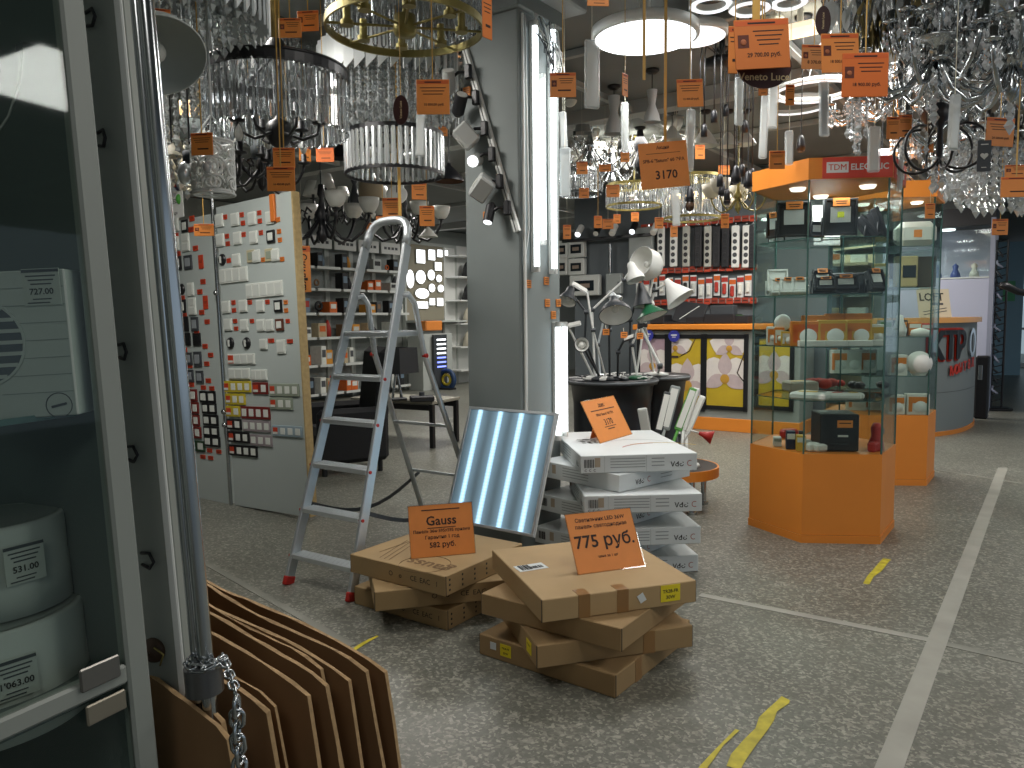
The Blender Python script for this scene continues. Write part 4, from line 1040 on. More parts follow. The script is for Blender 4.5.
def orchid(q, x, z, s, y):
    cl = lambda v, a, b: max(a, min(b, v))
    for k, (a, l, wd) in enumerate(((90, .13, .08), (210, .13, .075), (330, .13, .075), (165, .17, .17), (15, .17, .17))):
        a = math.radians(a); pts = []
        for i in range(14):
            u = i / 13 if i < 7 else (13 - i) / 6; sg = 1 if i < 7 else -1
            f = (i % 7) / 6 if i < 7 else (13 - i) / 6
            lx = l * 1.25 * f; ly = sg * wd * math.sin(PI * f ** .8) * .62
            pts.append((cl(x + s * (lx * math.cos(a) - ly * math.sin(a)), -pw / 2, pw / 2), cl(z + s * (lx * math.sin(a) + ly * math.cos(a)), 0, ph)))
        q.M = UP.to_4x4(); q.prism(pts, y + .001 * (k < 3) + .001, y + .002 + .001 * (k < 3), PET2 if k < 3 else PET); q.M = Matrix()
    q.lathe([(.001, y + .005), (.03 * s, y + .004), (.035 * s, y + .002)], LIPC, 12, True, (x, 0, z - .02 * s), R=UP)
fr = [(639, 667, 'leftmost'), (670, 703, 'second'), (705, 746, 'third'), (757, 792, 'last')]
for i, (pa, pb, nm) in enumerate(fr):
    a = cw(pa); b = cw(pb); pw = b - a; mc = (a + b) / 2
    z1 = hit((pa + pb) / 2, 336.5, U * CU, U).z; z0 = hit((pa + pb) / 2, 408, U * CU, U).z; ph = z1 - z0
    t = thing('orchid_picture', {0: 'orchid picture with a mauve bloom half behind the desk lamps', 1: 'yellow orchid picture beside the desk lamps, with a large white bloom low down', 2: 'yellow orchid picture with a white bloom, beside the glass case', 3: 'orchid picture seen through the first glass case'}[i], 'picture', wu(mc, CU - .012, z0), YAW, 'orchid pictures on the counter front')
    q = MB(); q.box((0, .004, ph / 2), (pw, .006, ph), OBG if i else mat('picture_mauve', '#9d8690', .5, var=.2, vscale=3))
    if i == 0: orchid(q, .0, ph * .62, 1.5, .001); orchid(q, -.1, ph * .2, 1.0, .001)
    if i == 1:
        q.tube([(pw * .3, -.001, ph), (pw * .1, -.001, ph * .8), (-pw * .2, -.001, ph * .72)], .006, STEMC, 5); orchid(q, .02, ph * .36, 1.9, .001); orchid(q, -pw * .33, ph * .86, 1.1, .001)
        q.prism([(-.28, -.004), (-.1, -.004), (-.2, -.006)], ph * .7, ph * .73, STEMC)
    if i == 2:
        q.tube([(pw * .45, -.001, ph * .75), (pw * .3, -.001, ph * .5), (pw * .4, -.001, ph * .42), (pw * .5, -.001, ph * .36)], .009, STEMC, 5); orchid(q, 0, ph * .45, 1.8, .001); orchid(q, .05, ph * .86, 1.2, .001)
    if i == 3: orchid(q, 0, ph * .5, 1.6, .001)
    q.build('print', t)
    q = MB()
    for c, s in (((-pw / 2, 0, ph / 2), (.05, .02, ph + .06)), ((pw / 2, 0, ph / 2), (.05, .02, ph + .06)), ((0, 0, 0), (pw, .02, .05)), ((0, 0, ph), (pw, .02, .05))): q.box(c, s, BLACKM)
    q.build('frame', t)
for px, py, lb in ((674, 336, 'round blue hanging badge below the counter edge, beside the orchid picture'), (648, 335, 'round blue hanging badge below the counter edge, behind the green lamp')):
    p = hit(px, py, U * (CU - .05), U); q = MB(); q.lathe([(.001, .004), (.075, .004), (.075, 0), (.001, 0)], mat('badge_blue', '#2a2f8a', .5), 24, False, R=UP); q.box((0, -.0045, .012), (.08, .001, .014), WHITE); q.box((0, -.0045, -.014), (.05, .001, .008), WHITE); q.cyl((0, 0, .07), (0, 0, 1.31 - p.z), .002, NYL, seg=5)
    tag(q.build('hanging_badge', None, p, YAW), lb, 'badge', 'round blue badges on the counter front')
# black goods on the countertop
for px, w_, h_, kind, lb in ((683, .42, .2, 'tilt', 'black tilted device lid with a pale edge on the counter'), (700, .3, .09, 'box', 'low black device in the middle of the countertop'), (723, .3, .22, 'case', 'black upright device on the counter'), (741, .26, .1, 'box', 'low black device with a green mark, on the counter beside the glass case'), (661, .2, .12, 'box', 'small black box on the counter behind the white lamp shade')):
    p = hit(px, 322, U * (CU + .25), U); q = MB()
    if kind == 'tilt':
        q.box((0, 0, .015), (w_, .3, .03), BLACKP, bev=.005); q.box((.05, .1, .14), (w_, .02, .3), BLACKP, rotx(-.5) @ roty(.15), .004); q.box((.05, .09, .14), (.008, .024, .3), WHITE, rotx(-.5) @ roty(.9))
    elif kind == 'case': q.box((0, 0, .06), (w_ * 1.3, .3, .12), BLACKP, bev=.01); q.box((0, .02, .17), (w_, .16, .12), DGREY, bev=.01)
    else:
        q.box((0, 0, h_ / 2), (w_, .26, h_), BLACKP, bev=.01)
        if 'green' in lb: q.lathe([(.001, .003), (.05, .002), (.05, 0)], mat('leaf_green', '#3f8a2e', .5), 16, True, (0, -.05, h_))
    tag(q.build('black_device', None, V((p.x, p.y, 1.312)), YAW), lb, 'device', 'black devices on the counter')
# goods wall behind the counter: rails, power strips and blister packs
GU = WB - .05
def gw(px, py): return hit(px, py, U * GU, U)
for y, lb in ((223.5, 'top red price rail of the goods wall'), (270, 'middle red price rail of the goods wall, under the power strips'), (302, 'lowest red price rail of the goods wall, just above the counter')):
    a = gw(642, y); b = gw(758, y - 1); L = (b - a).length; c = (a + b) / 2
    t = thing('price_rail', lb, 'price rail', c, YAW, 'red price rails on the goods wall')
    q = MB(); q.box((0, -.02, 0), (L, .03, .05), mat('grey_rail', '#8a8d8b', .5)); q.build('rail', t)
    for k in range(16):
        q = MB(); q.box((-L / 2 + L * (k + .5) / 16, -.04, .005 * math.sin(k * 2)), (L / 16 * .86, .006, .075), mat('rail_card_dull_red', '#8f3320', .7) if k % 3 else STK); q.box((-L / 2 + L * (k + .5) / 16, -.044, 0), (L / 16 * .6, .001, .012), INK); q.build('price_card', t)
for px, k in ((651, 'w'), (663, 'w'), (675.5, 'w'), (688, 'g'), (700, 'k'), (709.5, 'g'), (718, 'k'), (727, 'k'), (737, 'w'), (748, 'w'), (754, 'k')):
    c = gw(px, 247); hh = .54; ww = .1
    m = {'w': WHITE, 'k': BLACKP, 'g': mat('strip_grey', '#a9aaa2', .5)}[k]
    q = MB(); q.box((0, -.06, 0), (ww, .05, hh), m, bev=.012)
    for j in range(5): q.lathe([(.001, .004), (.028, .004), (.03, 0)], DGREY if k == 'w' else BLACKM, 12, False, (0, -.085, -.19 + j * .085), R=UP)
    q.box((0, -.03, .29), (.02, .06, .02), STEEL)
    cn = {'w': 'white', 'k': 'black', 'g': 'grey'}[k]
    tag(q.build('power_strip', None, c, YAW), f'{cn} power strip hanging on the goods wall', 'power strip', f'{cn} power strips on the goods wall')
for k in range(15):
    px = 640 + k * 7.8; c = gw(px, 287 + 2 * math.sin(k * 1.7)); m = GOODM[rs.choice([2, 1, 2, 3, 7, 0])]
    t = thing('blister_pack', 'blister pack hanging between the two lower red rails', 'blister pack', c, YAW, 'blister packs between the red rails')
    q = MB(); q.box((0, -.04, 0), (.085, .004, .28), WCARD, bev=.001); q.box((0, -.043, .09), (.085, .003, .06), GOODM[7 if k % 2 else 0]); q.build('backing_card', t)
    q = MB(); q.box((0, -.06, -.03), (.05, .035, .14), m, bev=.012); q.build('contents', t)
# electrical boxes on the dark wall
EB = mat('distribution_box_white', '#b9bcb8', .45); DARKW = mat('smoked_window', '#22282c', .15)
def ebox(px, py, w_, h_, lb, win=True, m=None, d=.09):
    c = gw(px, py); dd = (c - V((0, 0, CAM_Z))).length / F; ww = w_ * dd * 1.2; hh = h_ * dd
    t = thing('distribution_box', lb, 'distribution box', c, YAW, 'distribution boxes on the dark wall')
    q = MB(); q.box((0, -d / 2, 0), (ww, d, hh), m or EB, bev=.012); q.build('housing', t)
    if win:
        q = MB(); q.box((0, -d - .004, -hh * .02), (ww * .66, .012, hh * .5), DARKW, bev=.003); q.box((0, -d - .011, -hh * .02), (ww * .4, .003, hh * .2), mat('breaker_row', '#7f6f62', .6)); q.build('window_flap', t)
    else:
        q = MB(); q.box((ww * .36, -d - .006, 0), (.02, .012, .05), STEEL, bev=.002); q.build('lock', t)
for a in ((579, 249, 15, 17, 'white distribution box with dark window, upper row beside the column'), (565, 250, 10, 17, 'white distribution box half hidden by the column, upper row'), (579, 267, 15, 16, 'white distribution box in the second row beside the column'),
          (565, 267, 9, 16, 'white distribution box half hidden by the column, second row'), (587, 285.5, 28, 20, 'widest white distribution box, below the two rows')): ebox(*a)
ebox(643, 249, 21, 40, 'tall grey metal enclosure on the dark wall beside the power strips', False, mat('metal_enclosure_grey', '#8b918f', .5))
ebox(616, 284, 14, 20, 'plain grey metal enclosure behind the desk lamps', False, mat('metal_enclosure_grey', '#8b918f', .5))
# wall track with spots
a = gw(566, 241); b = gw(655, 236); L = (b - a).length
t = thing('wall_track', 'dark rail high on the slate wall holding a row of small spotlights', 'track rail', (a + b) / 2, YAW)
q = MB(); q.box((0, -.1, 0), (L, .04, .04), BLACKM, bev=.004); q.build('track', t)
for k in range(2): q = MB(); q.box(((k - .5) * L * .7, -.05, 0), (.03, .1, .03), BLACKM); q.build('bracket', t)
for px, py, m, nm in ((580, 231, WHITE, 'white'), (598, 230, BLACKM, 'black'), (614, 230, WHITE, 'white'), (634, 228, BLACKM, 'black'), (655, 229, WHITE, 'white')):
    p = hit(px, py, U * (GU - .16), U)
    t = thing('wall_spotlight', f'{nm} cylinder spotlight on the slate wall rail, ' + {580: 'first from the column', 598: 'second from the column', 614: 'in the middle', 634: 'fourth, its face lit', 655: 'last, over the grey enclosure'}[px], 'spotlight', p, YAW, 'small spotlights on the slate wall rail')
    q = MB(); q.cyl((0, .04, .06), (.02, -.1, -.06), .045, m, seg=14); q.build('spot_body', t)
    q = MB(); q.cyl((.02, -.1, -.06), (.021, -.106, -.065), .038, LIT if px in (634, 580) else FROST, seg=14); q.build('lens', t)
q = MB(); p0 = gw(612, 243); q.cyl((0, -.06, -.02), (0, -.06, -.75), .025, STEEL, seg=8); tag(q.build('wall_conduit', None, p0, YAW), 'vertical grey conduit on the slate wall below the rail', 'conduit')

# ================================================================= desk lamps on black round stands
DL = 5.75
s1 = P(612, 383, 6.15); s2 = P(657, 383, 6.5)
def stand(c, r, h, lb):
    t = thing('round_stand', lb, 'stand', V((c.x, c.y, 0)), 0, 'black round lamp stands')
    q = MB(); q.lathe([(.001, h), (r, h), (r, h - .045), (r - .03, h - .05), (r - .05, h - .2), (r - .06, .06), (r - .03, .05), (r - .03, 0), (.001, 0)], mat('stand_black', '#191b1f', .35), 40, True); q.build('drum', t)
    q = MB(); q.torus((0, 0, h - .02), r, .012, mat('grey_trim', '#5a5e62', .4), 40, 6); q.build('rim', t)
stand(s1, .36, .92, 'wide black round stand crowded with desk lamps')
stand(s2, .27, .92, 'narrower black round stand behind the folding lamps')
LW = mat('lamp_white', '#d5d6d2', .4); LG = mat('lamp_green', '#1f5a3c', .4); LD = mat('lamp_charcoal', '#2b2f33', .45); INW = mat('shade_inside_white', '#e6e6e0', .5)
def desk_lamp(lb, base, joints, m, shade=None, z0=.92, br=.085, am=None, r=.009):
    """base: picture point+depth of the foot; joints: list of (px,py,d); shade: (mouth_dir, r_mouth, length, kind)"""
    b = P(*base); b = V((b.x, b.y, .922)); sc = s1 if base[0] < 645 else s2; sr = .23 if base[0] < 645 else .15; dd = V((b.x - sc.x, b.y - sc.y, 0))
    if dd.length > sr: dd *= sr / dd.length; b = V((sc.x + dd.x, sc.y + dd.y, .922))
    t = thing('desk_lamp', lb, 'desk lamp', b, 0, 'desk lamps on the black stands')
    q = MB(); q.lathe([(.001, .03), (br * .4, .028), (br, .016), (br, 0), (.001, 0)], m, 20); q.build('base', t)
    pts = [V((0, 0, .02))] + [P(*j) - b for j in joints]
    q = MB()
    for a_, c_ in zip(pts[:-1], pts[1:]): q.cyl(a_, c_, r, am or m, seg=8)
    q.build('arm', t)
    for p in pts[1:-1]:
        q = MB(); q.cyl(p - V((.018, 0, 0)), p + V((.018, 0, 0)), r * 1.9, DGREY, seg=10); q.build('joint', t)
    if shade:
        dr, rm, ln, kind = shade; dr = V(dr).normalized(); e = pts[-1]; z = dr; x = z.orthogonal().normalized(); y = z.cross(x); R_ = Matrix((x, y, z)).transposed()
        q = MB()
        if kind == 'cone': pr = [(.02, -.03), (.03, 0), (.035, .02), (rm, ln)]
        elif kind == 'bell': pr = [(.02, -.045), (.03, -.03), (.034, 0), (rm * .62, ln * .3), (rm * .95, ln * .75), (rm, ln)]
        elif kind == 'drum': pr = [(.03, -.02), (rm * .7, 0), (rm, .06), (rm, ln)]
        elif kind == 'slab': pr = None
        if pr:
            q.lathe(pr, m, 28, True, e, R=R_); q.lathe([(a_ - .003, b_) for a_, b_ in pr[::-1]] , INW, 28, True, e, R=R_)
            q.torus(e + dr * ln, rm, .003, m, 28, 5, R_)
            q.build('lamp_shade', t)
            q = MB(); q.ball(e + dr * ln * .55, .028, FROST, 10); q.build('bulb', t)
        else:
            q.box(e + dr * ln / 2, (.045, .016, ln), m, R_, .006); q.build('lamp_head', t)
            q = MB(); q.box(e + dr * ln / 2 + R_ @ V((0, .009, 0)), (.034, .004, ln * .85), FROST, R_); q.build('diffuser', t)
    return t
desk_lamp('desk lamp with a dark grey bell shade, its white inside facing us', (609, 381, 5.85), [(609, 330, 5.8), (614, 302, 5.5)], LD, ((.02, -.62, -.8), .118, .12, 'bell'))
desk_lamp('desk lamp with a white conical shade pointing down towards the counter', (648, 380, 6.1), [(645, 325, 6.0), (655, 290, 5.9), (668, 283, 5.8)], LW, ((.5, -.3, -.75), .115, .16, 'cone'), .9)
desk_lamp('desk lamp with a dark green shade under the white conical one', (637, 382, 6.0), [(632, 345, 5.95), (648, 304, 5.85)], LG, ((.25, -.25, -.9), .12, .1, 'cone'), .92, am=LW)
desk_lamp('large white drum shaped desk lamp at the top of the lamp group', (640, 378, 6.25), [(643, 330, 6.25), (655, 268, 6.2)], LW, ((-.75, -.55, .25), .125, .17, 'drum'), .9)
desk_lamp('white hinged lamp with its head turned down, long arm reaching to the dark lamp', (592, 381, 5.95), [(592, 310, 5.9), (624, 280, 5.85), (632, 268, 5.8)], LW, ((.25, -.3, -.9), .07, .1, 'bell'))
desk_lamp('slim white LED desk lamp with a flat head nearest the column', (600, 384, 5.75), [(593, 330, 5.75), (587, 292, 5.75)], LW, ((-.85, -.1, .5), .0, .13, 'slab'), r=.008)
desk_lamp('black jointed desk lamp with a bent arm beside the column', (588, 383, 5.8), [(585, 340, 5.8), (586, 312, 5.75), (570, 292, 5.75)], LD, ((-.3, -.5, -.8), .07, .09, 'bell'))
desk_lamp('small charcoal cone desk lamp between the white and green shades', (630, 381, 6.05), [(630, 320, 6.0), (641, 287, 5.9)], LD, ((.1, -.2, -.95), .08, .15, 'cone'))
desk_lamp('white scissor arm lamp with orange tags, leaning outward over the stand edge', (661, 372, 5.95), [(660, 366, 5.85), (640, 326, 5.85), (647, 306, 5.85)], LW, ((.6, -.2, .3), .0, .06, 'slab'), .9, r=.012)
desk_lamp('grey desk lamp with round pink lit dial beside the column', (583, 383, 5.7), [(582, 345, 5.7)], LD, ((-.1, -.95, .1), .055, .03, 'drum'))
desk_lamp('thin white upright tube lamp at the stand edge nearest the column', (570, 384, 5.8), [(568, 326, 5.8)], LW, ((.9, -.1, .2), .0, .1, 'slab'))
desk_lamp('short charcoal lamp with low arm in the middle of the stand', (622, 383, 5.75), [(618, 352, 5.75), (624, 340, 5.7)], LD, ((.5, -.3, .2), .0, .09, 'slab'))
desk_lamp('silver flexible lamp at the back of the stand', (600, 379, 6.2), [(598, 345, 6.2), (604, 318, 6.2), (612, 296, 6.2)], ALU, ((.5, -.3, -.5), .05, .07, 'bell'))
for px, py, lb in ((624, 335, 'orange tag hanging on the dark bell shade lamp'), (640, 336, 'orange tag on the white scissor arm'), (606, 332, 'orange tag among the lamp arms on the stand')):
    p = P(px, py, 5.68); q = MB(); q.box((0, 0, 0), (.05, .004, .045), TAGO); q.box((0, -.003, .01), (.036, .001, .004), INK); q.box((0, -.003, -.005), (.03, .001, .004), INK); q.cyl((0, 0, .02), (.01, .06, .05), .002, NYL, seg=5)
    tag(q.build('price_tag', None, p, .1), lb, 'price tag')
q = MB(); rr = random.Random(3)
for k in range(26):
    a0 = rr.uniform(0, 6.28); p0 = V((math.cos(a0) * .28 * rr.random(), math.sin(a0) * .28 * rr.random() - .05, .008)); pts = [p0]
    for i in range(6): pts.append(pts[-1] + V((rr.uniform(-.07, .07), rr.uniform(-.06, .06), 0)))
    for i in range(1, 7): pts[i].z = .006 + .02 * abs(math.sin(i * 1.3 + k))
    q.tube(pts, .005, BLACKP if k % 3 else LW, 5)
tag(q.build('lamp_cables', None, V((s1.x, s1.y, .922))), 'tangle of coiled black and white lamp cables on the wide stand top', 'cables', kind='stuff')
# low round platform with folding lamps
pc = V((1.2, 5.6, .08))
t = thing('round_platform', 'low round black platform with orange rim on short metal feet', 'platform', pc)
q = MB(); q.lathe([(.001, .235), (.3, .235), (.3, .225), (.001, .225)], mat('platform_black', '#1d1e20', .4), 48, False); q.build('top', t)
q = MB(); q.lathe([(.3, .236), (.312, .236), (.312, .165), (.3, .165), (.3, .236)], ORANGE, 48, False); q.lathe([(.001, .17), (.31, .17)], ORANGE, 48, False); q.build('rim', t)
for k in range(4):
    q = MB(); a = .3 + k * PI / 2; q.cyl((.24 * math.cos(a), .24 * math.sin(a), -.08), (.24 * math.cos(a), .24 * math.sin(a), .17), .02, STEEL); q.cyl((.24 * math.cos(a), .24 * math.sin(a), -.08), (.24 * math.cos(a), .24 * math.sin(a), -.06), .035, STEEL); q.build('foot', t)
def fold_lamp(lb, base, top, m, w_, curve=0.0, d0=5.6, d1=5.7):
    b = P(base[0], base[1], d0); b.z = .316; dd = V((b.x - pc.x, b.y - pc.y, 0)); dd *= min(1, .22 / max(dd.length, .01)); b.x, b.y = pc.x + dd.x, pc.y + dd.y; e = P(top[0], top[1], d1)
    t = thing('folding_lamp', lb, 'folding lamp', b, 0, 'folding lamps on the round platform')
    q = MB(); q.lathe([(.001, .025), (.05, .022), (.06, .0), (.001, 0)], m if m is not ALU else DGREY, 18); q.build('base', t)
    h = e - b; md = h * .45 + V((-curve, 0, 0))
    q = MB(); q.tube([V((0, 0, .02)), h * .2 + V((-curve * .7, 0, 0)), md], .012, m, 8); q.build('stem', t)
    dv = (h - md); z = dv.normalized(); x = (V((1, -.25, 0)) - z * z.dot(V((1, -.25, 0)))).normalized(); y = z.cross(x); R_ = Matrix((x, y, z)).transposed()
    q = MB(); q.box(md + dv / 2, (w_, .018, dv.length), m, R_, .008); q.build('lamp_head', t)
    q = MB(); q.box(md + dv / 2 - y * .011 , (w_ * .7, .003, dv.length * .86), FROST, R_); q.build('diffuser', t)
fold_lamp('grey folding lamp with a broad flat head, left of the green one on the platform', (655, 466, ), (676, 386), mat('fold_grey', '#7f8583', .4), .075)
fold_lamp('black folding lamp between the grey and green heads on the platform', (650, 468), (668, 392), LD, .06)
fold_lamp('green and white folding lamp with a slanting head on the platform', (664, 470), (694, 388), mat('fold_green', '#4f8f3a', .4), .06)
fold_lamp('white folding lamp with a straight head near the platform edge', (684, 472), (697, 388), LW, .05, .05)
fold_lamp('white folding lamp with a curved stem, last on the platform edge', (692, 474), (703, 396), LW, .05, .08)
fold_lamp('black folding lamp behind the two white ones', (676, 468), (688, 400), LD, .05, .03)
fold_lamp('white folding lamp with an upright oval head before the black stand', (640, 470), (642, 408), LW, .07, 0, 5.5, 5.45)
fold_lamp('small white folding lamp with an oval head behind the 3170 price sign', (579, 470), (578, 408), LW, .06, 0, 5.75, 5.75) if False else None
p = P(699, 433, 5.55)
t = thing('clip_lamp', 'small red horn shaped lamp at the edge of the round platform', 'clip lamp', p)
q = MB(); q.lathe([(.012, 0), (.02, .03), (.05, .1), (.047, .1), (.016, .03), (.012, 0)], RED, 20, True, R=roty(1.9) @ rotx(.3)); q.build('lamp_shade', t)
q = MB(); q.tube([(0, 0, 0), (-.06, 0, .02), (-.1, .03, -.06), (-.1, .0, .318 - p.z)], .008, LW, 8); q.build('stem', t)
# ================================================================= hexagonal glass display cases
def inside(p, c, r=.33):
    """keeps a foot point clear of the case's glass"""
    l = rotz(-YAW) @ (p - c); l.z = 0
    for k in range(6):
        a = math.radians(60 * k); n = V((math.cos(a), math.sin(a), 0)); o = l.dot(n) - r
        if o > 0: l -= n * o
    w = c + rotz(YAW) @ l; return V((w.x, w.y, p.z))
def ins(px, d, z):
    p = P(px, 316, d); p = V((p.x, p.y, z)); return inside(p, C1 if d < 5.6 else C2)
C1 = V((2.05, 5.03, 0)); C2 = C1 + U * 1.96
R6 = .466
def hexpoly(r): return [(r * math.cos(math.radians(-30 + 60 * k)), r * math.sin(math.radians(-30 + 60 * k))) for k in range(6)]
SIGNR = mat('sign_red', '#cc4432', .5)
def hex_case(c, lb, zb, zh0, zh1, shelves, sign):
    t = thing('display_case', lb, 'display case', c, YAW, 'hexagonal glass display cases')
    q = MB(); q.prism(hexpoly(R6), .05, zb, ORANGE); q.build('base_cabinet', t)
    q = MB(); q.prism(hexpoly(R6 + .006), 0, .048, ORANGE); q.prism(hexpoly(R6 - .004), .048, .053, BLACKM); q.build('plinth', t)
    q = MB(); q.prism(hexpoly(R6 + .012), zh0, zh1, ORANGE); q.build('header', t)
    hp = hexpoly(R6 - .008)
    for k in range(6):
        a = V((*hp[k], 0)); b = V((*hp[(k + 1) % 6], 0)); m = (a + b) / 2; an = math.atan2((b - a).y, (b - a).x)
        q = MB(); q.box((m.x, m.y, (zb + zh0) / 2), ((b - a).length - .012, .005, zh0 - zb), GLASS, rotz(an)); q.build('glass_pane', t)
        q = MB(); q.box((a.x, a.y, (zb + zh0) / 2), (.009, .009, zh0 - zb), EDGE, rotz(an - .5)); q.build('corner_strip', t)
    for z in shelves:
        q = MB(); q.prism(hexpoly(R6 - .035), z - .006, z, GLASS, EDGE); q.build('glass_shelf', t)
    for k in range(3):
        a = 2.0 + k * 2.1; q = MB(); q.lathe([(.001, -.02), (.04, -.019), (.048, -.008), (.05, 0), (.001, 0)], mat('case_downlight_lens', '#ffffff', .5, emit='#fff6e8', es=1.6), 24, True, (.24 * math.cos(a), .24 * math.sin(a), zh0)); q.build('downlight', t)
    ll = bpy.data.lights.new('case_light', 'AREA'); ll.shape = 'DISK'; ll.size = .5; ll.energy = 9; lo = bpy.data.objects.new('case_light', ll); C.objects.link(lo); lo.parent = t; lo.location = (0, 0, zh0 - .045)
    if sign:
        for an, w_, off, full in ((-60, .40, .04, 1), (0, .40, 0, 0)):
            a = math.radians(an); n = V((math.cos(a), math.sin(a), 0)); e = V((-math.sin(a), math.cos(a), 0)); ap = (R6 + .012) * math.cos(PI / 6)
            R_ = Matrix((e, V((0, 0, 1)), n)).transposed(); q = MB(); q.M = (Matrix.Translation(n * (ap + .002) + V((0, 0, (zh0 + zh1) / 2))) @ R_.to_4x4())
            q.box((off, 0, 0), (w_, zh1 - zh0 - .004, .004), SIGNR)
            if full:
                q.box((-.075, .002, .003), (.125, .062, .002), WHITE); q.text('TDM', .05, (-.075, .001, .0045), FLAT, SIGNR, 0, False); q.text('TDM', .05, (-.0742, .001, .0046), FLAT, SIGNR, 0, False); q.text('ELECTRIC', .05, (.108, .001, .0035), FLAT, WHITE)
            else:
                q.box((.0, .0, .003), (.26, .062, .002), WHITE); q.text('TDM electric', .042, (0, .001, .0045), FLAT, SIGNR)
            q.build('brand_sign', t)
    return t
hex_case(C1, 'hexagonal glass display case on an orange base, with the red TDM ELECTRIC sign', .554, 2.205, 2.33, [.88, 1.21, 1.53, 1.87], True)
hex_case(C2, 'second hexagonal glass display case on an orange base, behind the signed one', .58, 2.33, 2.46, [.9, 1.22, 1.62, 1.95], False)
# contents -----------------------------------------------------------------
REFL = mat('reflector', '#c9ccc8', .3, .6); CHIP = mat('led_chip', '#b8c23a', .5)
def floodlight(lb, loc, rz, w_, h_, m=BLACKP, lean=0.0, chip=False, card=True, zoff=.03):
    t = thing('floodlight', lb, 'floodlight', loc, rz, 'floodlights in the first glass case')
    R_ = rotx(-lean); c = V((0, 0, h_ * .5 * math.cos(lean) + zoff)); q = MB()
    q.M = (Matrix.Translation(c) @ R_.to_4x4())
    q.box((0, .02, 0), (w_, .035, h_), m, bev=.006)
    for k in range(5): q.box((-w_ * .36 + w_ * .18 * k, .05, 0), (.006, .03, h_ * .8), m)
    for c_, s in (((-w_ / 2 + .006, -.004, 0), (.012, .018, h_)), ((w_ / 2 - .006, -.004, 0), (.012, .018, h_)), ((0, -.004, h_ / 2 - .006), (w_, .018, .012)), ((0, -.004, -h_ / 2 + .006), (w_, .018, .012))): q.box(c_, s, m, bev=.002)
    q.build('housing', t)
    q = MB(); q.M = Matrix.Translation(c) @ R_.to_4x4(); fm = REFL if m is BLACKP else WHITE; bk = m is BLACKP
    q.box((0, -.001, h_ * .06), (w_ * (.6 if bk else .74), .006, h_ * (.42 if bk else .72)), fm)
    if chip: q.box((0, -.006, h_ * .06), (w_ * .2, .004, h_ * .16), CHIP)
    q.build('reflector', t)
    q = MB(); zz = c.z
    q.tube([(-w_ / 2 - .006, .02, zz), (-w_ / 2 - .006, .03, .006), (w_ / 2 + .006, .03, .006), (w_ / 2 + .006, .02, zz)], .006, m, 6); q.build('bracket', t)
    if card:
        q = MB(); q.M = Matrix.Translation(c) @ R_.to_4x4(); q.box((0, -.017, h_ * .4), (w_ * .5, .003, h_ * .22), TAGO); q.box((0, -.019, h_ * .42), (w_ * .36, .001, .006), INK); q.box((0, -.019, h_ * .36), (w_ * .3, .001, .005), INK); q.build('price_card', t)
    return t
fz = math.radians(-14)
Z1 = 1.871
floodlight('narrow black floodlight turned sideways, first on the top shelf of the glass case', ins(770, 4.98, Z1), math.radians(-50), .1, .16)
floodlight('big black square floodlight without visible chip on the top shelf of the first glass case', ins(792, 4.92, Z1), fz, .2, .215)
floodlight('big black floodlight with a yellow chip on the top shelf of the first glass case', ins(838, 4.86, Z1), math.radians(-8), .2, .225, chip=True)
floodlight('black floodlight tilted on its bracket, near the far end of the top shelf', ins(869, 4.98, Z1), math.radians(55), .14, .17, lean=.7, card=False)
floodlight('black floodlight seen edge on at the very end of the top shelf', ins(882, 5.05, Z1), math.radians(70), .14, .2, lean=.35, card=False)
floodlight('small black floodlight between the two big ones on the top shelf', ins(815, 4.98, Z1), .2, .1, .1, card=False)
q = MB(); q.box((0, 0, .14), (.18, .012, .28), WHITE, rotx(-.15), .003); tag(q.build('leaning_sheet', None, ins(824, 5.28, Z1), 0), 'white sheet leaning at the back of the top case shelf', 'panel')
Z2 = 1.531
for px, d, lb in ((766, 4.9, 'first of three white tagged floodlights in the first glass case'), (784, 4.86, 'middle of three white tagged floodlights in the first glass case'), (799, 4.84, 'last of three white tagged floodlights, beside the black ones')):
    floodlight(lb, ins(px, d, Z2), fz, .095, .1, WHITE, lean=.4, zoff=.012)
floodlight('plain white floodlight standing behind the three tagged ones', ins(777, 5.1, Z2), fz, .13, .15, WHITE, lean=.3, card=False)
floodlight('black floodlight with a pale tilted face on the second shelf of the first glass case', ins(822, 4.86, Z2), fz, .12, .15, lean=.6)
floodlight('low black floodlight in the middle of the second shelf of the first glass case', ins(845, 4.82, Z2), fz, .15, .09, lean=.3)
floodlight('low black floodlight under the pale tilted one on the second shelf', ins(825, 4.76, Z2), fz, .12, .075, lean=.3)
floodlight('black floodlight at the end of the second shelf, turned away', ins(876, 4.9, Z2), math.radians(12), .11, .14, lean=.45)
q = MB(); q.box((0, 0, .075), (.3, .1, .15), BLACKP, bev=.01); q.box((0, -.052, .1), (.22, .004, .06), DGREY); tag(q.build('black_case', None, ins(843, 5.15, Z2), fz), 'black case behind the floodlights on the second shelf of the first glass case', 'case')
Z3 = 1.211
GOODW = mat('pack_white', '#cfd0c8', .5); GOODO = mat('pack_orange', '#cf7a2c', .5); GOODY = mat('pack_yellow', '#c9a23a', .5)
